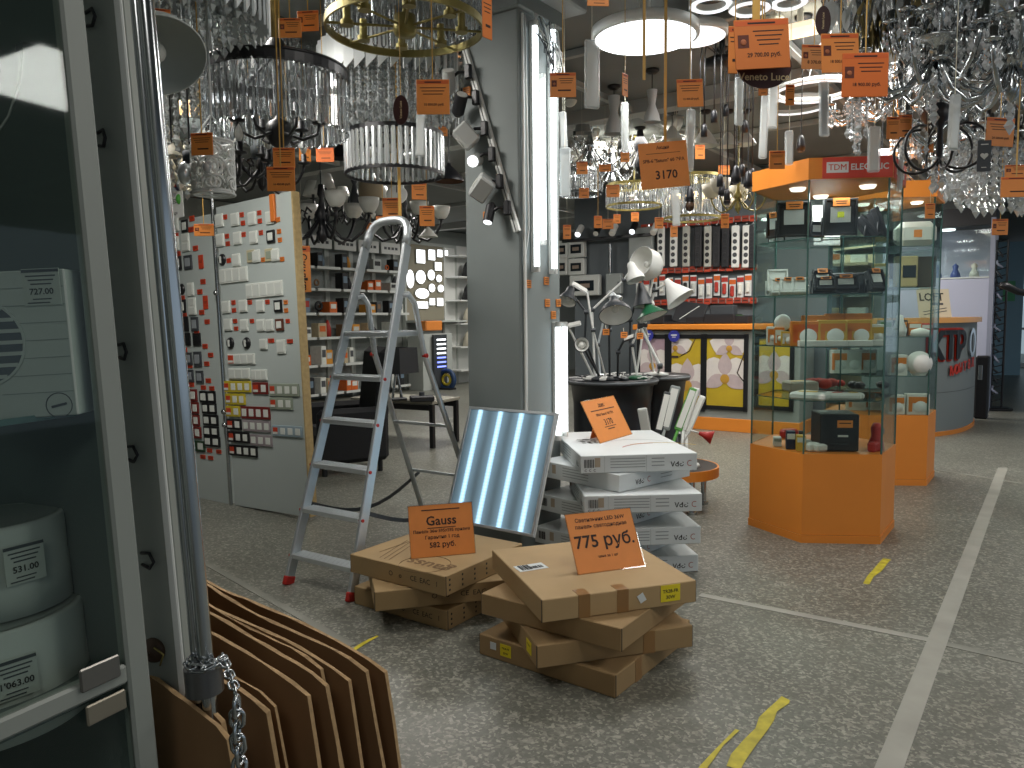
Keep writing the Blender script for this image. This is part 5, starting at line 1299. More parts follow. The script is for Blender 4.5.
def pack(lb, loc, rz, w_, h_, dp, m, m2, name='lamp_pack', cat='package', group='lamp packages on the third shelf of the first glass case', disc=True):
    t = thing(name, lb, cat, loc, rz, group)
    q = MB(); q.box((0, 0, h_ / 2), (w_, dp, h_), m, bev=.003); q.build('carton', t)
    q = MB(); q.box((0, -dp / 2 - .001, h_ * .72), (w_ * .86, .002, h_ * .3), m2)
    if disc: q.lathe([(.001, .004), (w_ * .28, .003), (w_ * .3, 0)], WHITE, 20, True, (w_ * .1, -dp / 2 - .001, h_ * .38), R=UP); q.box((-w_ * .34, -dp / 2 - .001, h_ * .4), (w_ * .16, .002, h_ * .5), m2)
    q.build('printed_face', t)
for px, d, w_, h_, m, m2, lb in ((760, 4.95, .065, .12, GOODW, GOODO, 'white and orange lamp pack, first on the third case shelf'), (769, 4.9, .06, .115, GOODO, GOODW, 'narrow orange lamp pack beside the first white one'), (780, 4.84, .08, .09, GOODY, GOODW, 'short yellow lamp pack under the round white lamp'),
                                 (805, 4.78, .17, .155, GOODO, TAGR, 'large orange lamp pack at the case corner'), (832, 4.74, .165, .16, GOODY, GOODO, 'yellow orange lamp pack in the middle of the third shelf'), (858, 4.74, .15, .16, GOODY, GOODO, 'yellow orange lamp pack second from the far end of the third shelf'),
                                 (877, 4.8, .09, .13, GOODW, GOODY, 'white lamp pack with round top at the far end of the third shelf')): pack(lb, ins(px, d, Z3), fz, w_, h_, .08, m, m2)
for px, d, w_, h_, lb in ((815, 5.2, .17, .19, 'tall yellow pack in the back row of the third shelf, nearer the corner'), (838, 5.22, .17, .2, 'tall yellow pack in the middle of the back row of the third shelf'), (862, 5.2, .17, .2, 'tall yellow pack at the far end of the back row')): pack(lb, ins(px, d, Z3), fz, w_, h_, .08, GOODO, TAGO, disc=False)
q = MB(); q.lathe([(.001, -.02), (.05, -.02), (.055, 0), (.04, .012), (.001, .006)], WHITE, 24, True, (0, 0, .145), R=UP); q.box((0, .01, .05), (.03, .03, .1), WHITE); tag(q.build('round_lamp', None, ins(783, 4.95, Z3), .1), 'round white recessed lamp propped above the short yellow pack', 'lamp')
for px, w_, lb in ((811, .15, 'flat white card box in front of the large orange pack'), (835, .15, 'flat white card box in front of the middle pack'), (860, .14, 'flat white card box in front of the second last pack'), (877, .1, 'flat white card box at the far end of the third shelf')):
    q = MB(); q.box((0, 0, .018), (w_, .07, .036), GOODW, bev=.003); tag(q.build('flat_box', None, ins(px, 4.68 if px < 870 else 4.72, Z3), fz), lb, 'box', 'flat white boxes along the third case shelf')
Z4 = .881
for px, py, w_, dp, h_, rz, m, lb in ((760, 396, .07, .09, .035, .1, GOODW, 'small white printed box at the corner of the fourth case shelf'), (786, 396, .22, .2, .045, -.5, GOODW, 'large white bagged pack on the fourth case shelf'), (833, 399, .3, .14, .04, .05, GOODW, 'long white bagged pack with red print on the fourth case shelf'), (800, 386, .2, .16, .07, .3, mat('pack_beige', '#a79c8c', .6), 'beige wrapped pack behind the white bagged ones'), (872, 396, .1, .1, .04, .2, GOODW, 'short white pack at the far end of the fourth shelf')):
    p = inside(on_z(px, py + 5, Z4), C1, .27); t = thing('bagged_pack', lb, 'package', p, rz + fz, 'packages on the fourth case shelf')
    q = MB(); n = 8
    q.box((0, 0, h_ / 2), (w_, dp, h_), m, bev=min(.012, h_ * .3)); q.build('contents', t)
    q = MB(); q.box((-w_ * .1, -.01, h_ + .0015), (w_ * .5, dp * .3, .003), STK if 'red' in lb else GOODY, rotz(.2)); q.box((w_ * .2, .02, h_ + .001), (w_ * .3, dp * .2, .002), DGREY, rotz(.2)); q.build('label', t)
q = MB(); rr = random.Random(8); RFAB = mat('red_cloth', '#a2301f', .8, bump=.2, vscale=30)
for k in range(9): q.ball((rr.uniform(-.13, .13), rr.uniform(-.06, .06), .03 + rr.uniform(0, .02)), rr.uniform(.035, .055), RFAB, 12, .7)
tag(q.build('red_gloves', None, on_z(826, 388, Z4) , 0), 'heap of red gloves at the back of the fourth case shelf', 'gloves', kind='stuff')
q = MB()
for k in range(7): q.ball((rr.uniform(-.12, .12), rr.uniform(-.04, .04), .03), rr.uniform(.03, .045), BLACKP, 12, .7)
tag(q.build('dark_gloves', None, on_z(868, 389, Z4), 0), 'heap of dark gloves beside the red ones', 'gloves', kind='stuff')
Z5 = .5555
t = thing('black_box', 'black cube shaped box with an orange tag on the case floor', 'box', on_z(842, 452, Z5) + V((0, .12, 0)), fz + .1)
q = MB(); q.box((0, 0, .12), (.23, .24, .23), BLACKP, bev=.006); q.build('body', t)
q = MB(); q.box((.03, -.123, .175), (.09, .004, .045), TAGO); q.box((.03, -.1255, .18), (.07, .001, .006), INK); q.build('price_card', t)
q = MB(); q.box((.02, -.122, .1), (.06, .003, .012), GOODW); q.box((.0, -.122, .05), (.1, .003, .004), DGREY); q.build('print', t)
for px, py, w_, h_, m, m2, lb in ((777, 450, .055, .115, mat('pack_navy', '#1c2340', .5), GOODW, 'narrow navy pack on the case floor'), (788, 452, .055, .1, GOODY, GOODW, 'yellow and white pack beside the navy one on the case floor'), (767, 447, .05, .06, GOODW, PLATEG, 'small white pack at the edge of the case floor')):
    pack(lb, inside(on_z(px, py, Z5), C1), fz, w_, h_, .06, m, m2, group='small packs on the case floor', disc=False)
for px, py, s, lb in ((811, 451, .09, 'white plug adapter lying beside the black box, back one'), (817, 456, .085, 'white plug adapter lying in front of the other'), (806, 446, .07, 'small white adapter behind the two larger')):
    t = thing('plug_adapter', lb, 'adapter', inside(on_z(px, py, Z5), C1, .31), .3); q = MB(); q.box((0, 0, s * .3), (s, s * .7, s * .6), GOODW, bev=.012); q.box((s * .55, 0, s * .3), (s * .3, s * .4, s * .4), mat('adapter_grey', '#9a9d9a', .5), bev=.006); q.build('body', t)
    q = MB(); q.cyl((s * .7, -.01, s * .3), (s * .9, -.01, s * .3), .003, STEEL, seg=6); q.cyl((s * .7, .012, s * .3), (s * .9, .012, s * .3), .003, STEEL, seg=6); q.build('pin', t)
q = MB(); q.lathe([(.001, 0), (.05, 0), (.045, .05), (.03, .09), (.035, .14), (.02, .17), (.001, .17)], RED, 16); q.box((-.03, -.03, .03), (.12, .05, .06), RED, rotz(.5), .01); q.box((.02, 0, .12), (.05, .05, .05), BLACKP, None, .01)
tag(q.build('red_torch', None, on_z(876, 450, Z5), .2), 'red and black hand torch on the case floor beside the black box', 'torch')
q = MB(); q.box((0, 0, .03), (.12, .08, .06), RED, None, .015); q.box((.08, .02, .02), (.1, .05, .04), BLACKP, None, .012); tag(q.build('red_tool', None, on_z(797, 441, Z5) + V((0, .15, 0)), .3), 'red and black tool at the back of the case floor', 'tool')
# second case
G2 = 'goods in the second glass case'
def b2(px, d, z, w_, h_, m, m2, lb, disc=True): pack(lb, ins(px, d, z), fz, w_, h_, .1, m, m2, group=G2, disc=disc)
b2(898, 6.3, .581, .13, .16, GOODW, GOODO, 'narrow white and orange box on the floor of the second case')
b2(920, 6.25, .581, .17, .17, GOODW, GOODO, 'wider white and orange box on the floor of the second case')
b2(899, 6.3, .901, .13, .17, GOODW, GOODO, 'white and orange box on the fourth shelf of the second case')
q = MB(); q.ball((0, 0, .1), .1, WHITE, 20); q.lathe([(.05, 0), (.06, .02), (.05, .03)], WHITE, 16); tag(q.build('globe_lamp', None, ins(921, 6.25, .901), 0), 'white globe lamp in the second glass case', 'lamp')
q = MB(); q.lathe([(.001, 0), (.05, 0), (.055, .06), (.03, .13), (.025, .17), (.001, .18)], WHITE, 16); tag(q.build('white_lamp', None, ins(901, 6.25, 1.221), 0), 'white bottle shaped lamp on the third shelf of the second case', 'lamp')
q = MB(); q.lathe([(.001, 0), (.08, 0), (.07, .05), (.001, .07)], FROST, 20); tag(q.build('dome_lamp', None, ins(921, 6.3, 1.221), 0), 'pale dome lamp on the third shelf of the second case', 'lamp')
for px, w_, h_, m, m2, lb in ((900, .1, .13, BLACKP, TAGO, 'black device with orange label in the second case'), (914, .1, .11, GOODO, GOODW, 'orange lamp pack beside the black device in the second case'), (926, .09, .1, RED, GOODW, 'red pack beside the orange lamp pack in the second case'), (885, .1, .13, GOODW, mat('leaf_green', '#3f8a2e', .5), 'white and green pack in the second case behind the first case')): b2(px, 6.45, 1.225, w_ , h_, m, m2, lb, False)
t = thing('breaker_box', 'beige breaker box with a dark window in the second glass case', 'breaker box', ins(904, 6.35, 1.621), fz)
q = MB(); q.box((0, 0, .13), (.17, .08, .25), mat('beige_plastic', '#b5a678', .5), bev=.008); q.build('housing', t)
q = MB(); q.box((.02, -.042, .13), (.1, .008, .1), DARKW, bev=.003); q.build('window', t)
q = MB(); q.box((0, 0, .13), (.15, .05, .25), mat('bronze_dark', '#4e473b', .3), bev=.004); tag(q.build('bronze_panel', None, ins(924, 6.4, 1.621), fz), 'dark bronze panel beside the beige breaker box', 'panel')
b2(879, 6.4, 1.621, .12, .2, mat('pack_tan', '#b09a5a', .6), GOODW, 'tan box in the second case seen past the first case', False)
q = MB(); q.box((0, 0, .1), (.3, .2, .2), GOODW, None, .05); q.box((0, -.102, .1), (.06, .004, .06), TAGO); tag(q.build('white_housing', None, ins(912, 6.35, 1.951), fz), 'large white rounded housing with orange sticker, top shelf of the second case', 'housing')
for px, z, lb in ((838, .901, 'white boxed lamp with orange tag seen through the first case, first of a row'), (853, .901, 'white boxed lamp seen through the first case, second of the row'), (868, .901, 'white boxed lamp seen through the first case, last of the row')):
    b2(px, 6.6, z, .14, .2, GOODW, GOODO if px != 853 else GOODW, lb)
for px in (858, 874): b2(px, 6.6, .581, .15, .18, GOODW, GOODO, 'white boxed lamp at the foot of the second case, ' + ('first' if px == 858 else 'second') + ' behind the black box')

# ================================================================= curved counter with lettering
cpts = [(4.0, 8.75), (4.45, 8.62), (4.86, 8.74), (5.25, 8.98), (5.62, 9.36), (5.9, 9.75), (6.08, 10.15)]
def spl(pts, n=6):
    out = []
    for i in range(len(pts) - 1):
        p0 = V((*pts[max(i - 1, 0)], 0)); p1 = V((*pts[i], 0)); p2 = V((*pts[i + 1], 0)); p3 = V((*pts[min(i + 2, len(pts) - 1)], 0))
        for k in range(n):
            u = k / n; out.append(.5 * ((2 * p1) + (p2 - p0) * u + (2 * p0 - 5 * p1 + 4 * p2 - p3) * u * u + (3 * p1 - p0 - 3 * p2 + p3) * u ** 3))
    return out + [V((*pts[-1], 0))]
cv = spl(cpts, 24)
def offs(cv, o):
    r = []
    for i, p in enumerate(cv):
        tt = (cv[min(i + 1, len(cv) - 1)] - cv[max(i - 1, 0)]).normalized(); r.append(p + V((tt.y, -tt.x, 0)) * o)
    return r
CG = mat('counter_front_grey', '#777f80', .55)
t = thing('reception_counter', 'curved grey counter with orange top and red rimmed letters ТРО', 'counter', V((5.2, 9.4, 0)))
o0 = V((5.2, 9.4, 0))
def ribbon(front, back, z0, z1, m):
    q = MB(); poly = [(p.x - o0.x, p.y - o0.y) for p in front] + [(p.x - o0.x, p.y - o0.y) for p in back[::-1]]
    q.prism(poly, z0, z1, m); return q
ribbon(cv, offs(cv, -.06), .05, 1.3, CG).build('front_panel', t)
ribbon(offs(cv, .012), offs(cv, -.07), 0, .05, ORANGE).build('plinth', t)
ribbon(offs(cv, .05), offs(cv, -.42), 1.3, 1.36, mat('counter_top_tan', '#d59a55', .4)).build('countertop', t)
q = ribbon(offs(cv, .0015), offs(cv, -.001), .5, .505, DGREY); q.build('panel_joint', t)
LETR = mat('letter_red', '#c0301c', .5); LETD = mat('letter_dark', '#33373a', .4)
def on_curve(px):
    best = min(range(len(cv) - 1), key=lambda i: abs(512 + F * cv[i].x / cv[i].y - px)); p = cv[best]; tt = (cv[best + 1] - cv[best]).normalized(); return p, tt
def letter(ch, px, z, s, m, rim, dpt, dark_only=False):
    p, tt = on_curve(px); n = V((tt.y, -tt.x, 0)); R_ = Matrix((tt, V((0, 0, 1)), n)).transposed()
    q = MB(); vs, fs = text_geo(ch)
    if rim:
        for k in range(12):
            a = 2 * PI * k / 12; q.text(ch, s, p - o0 + V((0, 0, z)) + n * .012 + tt * (.022 * math.cos(a)) + V((0, 0, .022 * math.sin(a))), R_, rim)
        for k in range(12):
            a = 2 * PI * k / 12; q.text(ch, s, p - o0 + V((0, 0, z)) + n * .004 + tt * (.026 * math.cos(a)) + V((0, 0, .026 * math.sin(a))), R_, rim)
    for d_ in (.02, .024, .028): 
        for dx in ((-.008, 0, .008) if rim else (0,)): q.text(ch, s, p - o0 + V((0, 0, z)) + n * d_ + tt * dx, R_, m)
    o = q.build('letter', t); return o
letter('Т', 949, 1.02, .44, LETD, LETR, .03); letter('Р', 959.5, 1.02, .44, LETD, LETR, .03); letter('О', 970.5, 1.03, .44, STEEL, None, .03)
letter('К', 935, 1.02, .44, LETD, LETR, .03)
for k, ch in enumerate('монтаж'): letter(ch, 952 + k * 3.9, .755 + .014 * k, .2, LETR, None, .02)
p, tt = on_curve(952); n = V((tt.y, -tt.x, 0))
t2 = thing('loft_sign', 'pale cardboard sign reading LOFT standing on the curved counter', 'sign', p - n * .2 + V((0, 0, 1.361)), math.radians(6))
q = MB(); q.M = (rotx(-.22) @ UP).to_4x4(); q.box((0, .17, 0), (.4, .34, .012), mat('sign_kraft', '#b9b09a', .7)); q.text('LOFT', .13, (-.03, .24, .008), FLAT, INKB); q.box((.03, .16, .007), (.16, .025, .001), DGREY)
for k in range(2): q.box((0, .09 - k * .035, .007), (.3, .01, .001), DGREY, rotz(.15))
q.build('sign_board', t2)
q = MB(); q.box((0, .1, .12), (.02, .2, .01), DGREY, rotx(-.6)); q.build('stand_leg', t2)
p = P(982, 390, 10.3); t = thing('black_post_box', 'slim black cabinet with a steel lock at the end of the curved counter', 'cabinet', V((p.x, p.y, 0)), YAW)
q = MB(); q.box((0, 0, .42), (.16, .2, .84), BLACKM, bev=.02); q.build('body', t); q = MB(); q.box((-.02, -.104, .62), (.05, .01, .2), STEEL, bev=.004); q.build('lock_plate', t)
# ================================================================= vitrine, rack and entrance at the far end
LIL = mat('lilac_white', '#b4b8cc', .5)
vr = P(989, 400, 11.0); vw = 1.45; vc = V((vr.x, vr.y, 0)) - W * vw / 2
t = thing('lit_vitrine', 'tall vitrine with black header and pale lilac panels beyond the curved counter', 'vitrine', vc, YAW)
q = MB(); q.box((0, .3, 2.78), (vw, .6, .26), BLACKM, bev=.004); q.build('header', t)
q = MB(); q.box((0, .58, 1.4), (vw, .03, 2.6), LIL); q.build('back_panel', t)
q = MB(); q.box((0, .3, .95), (vw, .58, 1.9), LIL, bev=.004); q.build('lower_cabinet', t)
for s in (-1, 1):
    q = MB(); q.box((s * (vw / 2 - .03), .02, 1.4), (.06, .06, 2.7), mat('frame_lilac_grey', '#8f94a6', .4)); q.build('frame_post', t)
q = MB(); q.box((0, 0, 2.3), (vw - .1, .008, .72), GLASS); q.build('glass_front', t)
q = MB(); q.box((0, .3, 1.92), (vw - .1, .5, .02), WHITE); q.build('shelf', t)
q = MB(); q.lathe([(.001, -.02), (.09, -.02), (.1, 0)], LIT, 20, True, (.1, .3, 2.65)); q.build('downlight', t)
BLU = mat('figurine_blue', '#4a5a9a', .4)
for k in range(5):
    q = MB(); q.lathe([(.001, 0), (.07, 0), (.06, .06), (.03, .12), (.045, .17), (.001, .21)], BLU if k in (1, 2, 3) else FROST, 14)
    lbl = ['pale figurine at the near end of the vitrine shelf', 'blue figurine, first of three in the vitrine', 'blue figurine, middle of three in the vitrine', 'blue figurine, last of three in the vitrine', 'pale figurine at the far end of the vitrine shelf'][k]
    tag(q.build('figurine', None, vc + W * (-.5 + .24 * k) + U * .25 + V((0, 0, 1.932)), 0), lbl, 'figurine', 'figurines on the vitrine shelf')
rp = P(996, 405, 11.2); rp.z = 0
t = thing('spiral_rack', 'tall narrow black rack with hanging hooks beside the entrance', 'rack', rp, YAW + .3)
for s in (-1, 1):
    q = MB(); q.cyl((s * .07, 0, 0), (s * .07, 0, 2.45), .016, BLACKM, seg=8); q.build('post', t)
q = MB()
for k in range(24): q.cyl((-.07, 0, .12 + k * .1), (.07, 0, .16 + k * .1), .008, BLACKM, seg=6)
q.build('rungs', t)
for k in range(14):
    q = MB(); z = .35 + k * .15; q.tube([(-.06, -.02, z), (-.1 + .03 * (k % 2), -.16, z - .04), (-.02, -.12, z - .1)], .016, DGREY if k % 3 else LIL, 5); q.build('hook', t)
q = MB(); q.box((0, 0, .02), (.36, .3, .04), BLACKM, bev=.01); q.build('base', t)
DOORB = mat('door_blue_grey', '#7fa3b4', .4)
dp = P(1006, 370, 17.5); dp.z = 0
q = MB(); q.box((0, 0, 1.5), (.55, .08, 3.0), DOORB, rotz(.1)); q.box((-.02, -.045, 1.9), (.25, .004, .45), mat('notice_green', '#5fae7a', .6), rotz(.1))
struct(q, 'door_1', loc=dp, rz=YAW + .35)
for k, (x, w_) in enumerate(((1.0, .1), (2.6, .1))):
    q = MB(); q.box((0, 0, 1.6), (w_, .12, 3.2), mat('entrance_frame', '#d5dde2', .5)); struct(q, f'window_{k + 1}', loc=wu(-1.0 + x - .4, 23.9), rz=YAW)
q = MB(); q.box((0, 0, .06), (3, .1, .12), mat('entrance_frame', '#d5dde2', .5)); q.box((0, 0, 1.0), (3, .06, .06), mat('entrance_frame', '#d5dde2', .5)); q.box((0, 0, 1.5), (3, .01, 2.8), GLASS); struct(q, 'window_3', loc=wu(.6, 23.95), rz=YAW)
p = P(1000, 287, 8.0)
t = thing('swing_arm', 'black swing arm reaching in beside the spiral rack', 'bracket arm', p, 0)
q = MB(); q.tube([(0, 0, .02), (.06, 0, .01), (.2, .02, -.05), (.5, .06, -.09), (1.0, .1, -.1)], .035, BLACKM, 10, rs=[.02, .04, .035, .045, .05]); q.build('arm', t)
q = MB(); q.cyl((1.0, .1, -p.z), (1.0, .1, .2), .03, BLACKM); q.build('post', t)
# beige shelving seen behind the cases
t = thing('shelving_bay', 'beige shelving bay with packages seen behind the two glass cases', 'shelving', wu(-3.55, 12.5), YAW)
q = MB(); q.box((0, .25, 1.3), (2.4, .04, 2.6), mat('beige_shelf', '#a89c82', .6)); q.build('back_panel', t)
for z in (.3, .8, 1.25, 1.7, 2.15):
    q = MB(); q.box((0, 0, z), (2.4, .5, .04), mat('beige_shelf', '#a89c82', .6)); q.build('shelf', t)
for j, z in enumerate((.8, 1.25, 1.7, 2.15)):
    for k in range(8):
        m = [GOODW, GOODO, GOODW, mat('pack_tan', '#b09a5a', .6), DGREY][(k * 2 + j) % 5]; w_ = .16 + .05 * ((k + j) % 3); h_ = .2 + .04 * ((k * 3 + j) % 3); q = MB(); q.box((0, 0, h_ / 2), (w_, .2, h_), m, bev=.01); q.box((0, -.102, h_ * .5), (w_ * .6, .004, h_ * .4), [GOODO, GOODW][k % 2])
        cn = {0: 'white', 1: 'orange', 2: 'white', 3: 'tan', 4: 'dark grey'}[(k * 2 + j) % 5]
        tag(q.build('goods_box', None, wu(-3.55 - 1.05 + k * .3, 12.4, z + .021), YAW), f'{cn} package, {["lowest", "second", "third", "top"][j]} filled shelf of the beige bay', 'box', f'packages on the {["lowest", "second", "third", "top"][j]} shelf behind the glass cases')
# ================================================================= lamps hanging from the ceiling
CE = 3.32
def cord_part(t, top, m=BLACKM, r=.004, name='cord', x=0, y=0, z=0):
    q = MB(); q.cyl((x, y, z), (x, y, top), r, m, seg=6); return q.build(name, t)
def canopy(t, z, m, r=.055):
    q = MB(); q.lathe([(.001, z), (r, z), (r, z - .015), (r * .5, z - .035), (.001, z - .035)], m, 18); return q.build('ceiling_cup', t)
def hang(t, p, m=BLACKM, r=.004, z=0, cup=True):
    cord_part(t, CE - p.z - .001, m, r, z=z)
    if cup: canopy(t, CE - p.z - .001, m)
GRP = {}
def prism_mesh(h, w_, th=.01, m=None):
    q = MB(); a = w_ / 2
    q.add([(-a, 0, 0), (-a * .5, -th, 0), (a * .5, -th, 0), (a, 0, 0), (a * .5, th, 0), (-a * .5, th, 0), (-a, 0, -h * .93), (-a * .5, -th, -h * .97), (a * .5, -th, -h * .97), (a, 0, -h * .93), (a * .5, th, -h * .97), (-a * .5, th, -h * .97), (0, 0, -h)],
          [(0, 1, 2, 3, 4, 5)] + [(i, 6 + i, 6 + (i + 1) % 6, (i + 1) % 6) for i in range(6)] + [(6 + (i + 1) % 6, 6 + i, 12) for i in range(6)], m or CRYP)
    return q
def bead(q, c, r, m, sz=1.4):
    x, y, z = c
    q.add([(x + r, y, z), (x, y + r, z), (x - r, y, z), (x, y - r, z), (x, y, z + r * sz), (x, y, z - r * sz)], [(0, 1, 4), (1, 2, 4), (2, 3, 4), (3, 0, 4), (1, 0, 5), (2, 1, 5), (3, 2, 5), (0, 3, 5)], m)
def ring_prisms(t, R_, z, h, n, w_, m=CRYP, a0=0, wave=0.0):
    pm = prism_mesh(h, w_, .009, m); first = pm.build('crystal_prism', t)
    for k in range(n):
        a = a0 + 2 * PI * k / n; o = first if k == 0 else first.copy()
        if k: C.objects.link(o); o.parent = t
        o.location = (R_ * math.cos(a), R_ * math.sin(a), z - wave * (k % 2)); o.rotation_euler = (0, 0, a + PI / 2)
def candle(t, c, m, h=.06, bulb=True, sleeve=None):
    q = MB(); x, y, z = c
    q.lathe([(.001, z), (.03, z + .004), (.034, z + .012), (.014, z + .014), (.014, z + h), (.001, z + h)], m, 14, True, (x, y, 0)); q.build('candle_cup', t)
    if bulb:
        q = MB(); q.lathe([(.001, h), (.012, h + .01), (.018, h + .03), (.01, h + .06), (.001, h + .075)], FROST, 12, True, (x, y, z)); q.build('bulb', t)
def strings(t, spec, seed=1, name='crystal_strings'):
    """spec: (radius, z top, length, number of strings, beads per string, bead radius)"""
    r = random.Random(seed); q = MB()
    for R_, z, L, n, nb, br in spec:
        for k in range(n):
            a = 2 * PI * (k + r.uniform(-.15, .15)) / n; x, y = R_ * math.cos(a), R_ * math.sin(a); ll = L * r.uniform(.85, 1.05)
            for i in range(nb): bead(q, (x, y, z - ll * (i + .5) / nb), br * (1.7 if i == nb - 1 else r.uniform(.8, 1.15)), CRYG if (k + i) % 2 else CRYS, 1.5)
    o = q.build(name, t); o['kind'] = 'stuff'; return o
def lamp_thing(name, lb, cat, px, py, d, group=None, rz=0.0):
    p = P(px, py, d); return thing(name, lb, cat, p, rz, group), p

# --- black drum chandelier with long prisms
t, p = lamp_thing('drum_chandelier', 'black rimmed drum chandelier with long clear prisms, above the switch boards', 'chandelier', 277, 76, 3.3)
r_ = 69 / F * 3.3
q = MB(); q.band((0, 0, 0), r_, .008, .045, BLACKM, 48); q.torus((0, 0, .024), r_, .006, BLACKM, 48); q.build('rim', t)
ring_prisms(t, r_ - .006, -.015, .235, 46, .036)
q = MB()
for k in range(3): a = 2 * PI * k / 3 + .3; q.tube([(r_ * math.cos(a), r_ * math.sin(a), 0), (r_ * .5 * math.cos(a), r_ * .5 * math.sin(a), .05), (0, 0, .09)], .007, BLACKM, 6)
q.lathe([(.001, .16), (.03, .15), (.06, .1), (.07, .085), (.001, .08)], BLACKM, 18); q.build('yoke', t)
q = MB(); q.lathe([(.001, .08), (.018, .08), (.018, -.18), (.05, -.2), (.06, -.25), (.035, -.29), (.001, -.31)], BLACKM, 18); q.build('stem', t)
for k in range(6):
    a = 2 * PI * k / 6 + .2; c, s = math.cos(a), math.sin(a); q = MB(); q.tube([(.03 * c, .03 * s, -.24), (.1 * c, .1 * s, -.265), (.16 * c, .16 * s, -.24), (.17 * c, .17 * s, -.2)], .007, BLACKM, 6); q.build('arm', t); candle(t, (.17 * c, .17 * s, -.2), BLACKM, .05, False)
q = MB(); q.tube([(0, 0, .15), (.004, 0, .5), (0, 0, CE - p.z)], .02, mat('chain_gold', '#8f7a48', .4, .7), 8); q.build('chain', t)
canopy(t, CE - p.z, BLACKM)

# --- brass ring chandelier
t, p = lamp_thing('ring_chandelier', 'large brass ring chandelier with spokes and crystal bars at the top of the picture', 'chandelier', 405, 27, 3.55)
r_ = 79 / F * 3.55
q = MB(); q.band((0, 0, 0), r_, .01, .035, BRASS, 56); q.band((0, 0, .3), r_, .008, .02, BRASS, 56); q.build('ring', t)
q = MB()
for k in range(8): a = 2 * PI * k / 8 + .2; q.cyl((.04 * math.cos(a), .04 * math.sin(a), 0), (r_ * math.cos(a), r_ * math.sin(a), -.0), .006, BRASS, seg=8)
q.lathe([(.001, .06), (.05, .05), (.055, -.02), (.045, -.04), (.001, -.045)], BRASS, 20); q.build('hub', t)
for k in range(8):
    a = 2 * PI * k / 8 + .2; x, y = r_ * .72 * math.cos(a), r_ * .72 * math.sin(a); q = MB(); q.cyl((x, y, 0), (x, y, .09), .018, BRASS, seg=12); q.cyl((x, y, -.01), (x, y, .012), .03, BRASS, seg=12); q.build('candle_sleeve', t)
ring_prisms(t, r_ - .012, .295, .28, 50, .03)
ring_prisms(t, r_ * .55, .3, .22, 26, .03)
hang(t, p, BRASS, .012)

# --- cascades
def cascade(lb, px, py, d, R_, spec, plates=None, cupm=STEEL, seed=1, group=None, name='crystal_chandelier'):
    t, p = lamp_thing(name, lb, 'chandelier', px, py, d, group)
    q = MB(); q.lathe([(.001, .03), (R_ * .98, .02), (R_, 0), (R_ * .96, -.01), (.001, -.01)], cupm, 32); q.build('frame_plate', t)
    if plates:
        n, h, w_, m = plates; f = None
        for k in range(n):
            a = 2 * PI * k / n
            if f is None:
                q = MB(); q.add([(-w_ / 2, -.004, 0), (w_ / 2, -.004, 0), (w_ / 2, -.004, -h * .72), (-w_ / 2, -.004, -h), (-w_ / 2, .004, 0), (w_ / 2, .004, 0), (w_ / 2, .004, -h * .72), (-w_ / 2, .004, -h)], [(0, 3, 2, 1), (4, 5, 6, 7), (0, 1, 5, 4), (1, 2, 6, 5), (2, 3, 7, 6), (3, 0, 4, 7)], m)
                f = q.build('glass_plate', t); o = f
            else: o = f.copy(); C.objects.link(o); o.parent = t
            o.location = (R_ * math.cos(a), R_ * math.sin(a), -.005); o.rotation_euler = (0, 0, a + PI / 2 + .35)
    strings(t, spec, seed); hang(t, p, STEEL, .008, .02)
    return t
MILK = mat('milky_plate', '#dfe4e4', .25)
cascade('big round white plated crystal chandelier at the top beside the chrome pole', 188, -12, 2.75, .27, [(.22, 0, .14, 30, 6, .009), (.14, 0, .2, 20, 8, .009)], (44, .13, .034, MILK), seed=2)
cascade('tall dense crystal bead chandelier behind the white metal shade', 178, 62, 3.7, .24, [(.22, 0, .42, 34, 12, .012), (.15, 0, .55, 24, 14, .012), (.08, 0, .62, 14, 15, .012)], None, seed=3)
cascade('silver crystal chandelier sparkling behind the black drum', 245, 30, 5.0, .34, [(.33, 0, .35, 40, 10, .014), (.24, 0, .42, 28, 11, .014), (.14, 0, .5, 18, 12, .014)], None, seed=4)
cascade('wide crystal chandelier with a fringe of slanted milky plates below the brass ring', 388, 50, 4.9, .43, [(.4, -.14, .3, 44, 9, .013), (.3, -.14, .36, 36, 11, .013), (.2, -.14, .4, 24, 12, .013), (.1, -.14, .42, 12, 12, .013)], (38, .24, .062, MILK), seed=5)
cascade('crystal chandelier glittering between the black drum and the brass ring', 318, 40, 5.6, .36, [(.34, 0, .3, 38, 8, .016), (.24, 0, .4, 26, 9, .016)], None, seed=6)
cascade('dense bead chandelier at the top beyond the brass ring', 455, 8, 5.2, .3, [(.28, 0, .4, 34, 9, .014), (.18, 0, .5, 22, 10, .014)], None, seed=7)
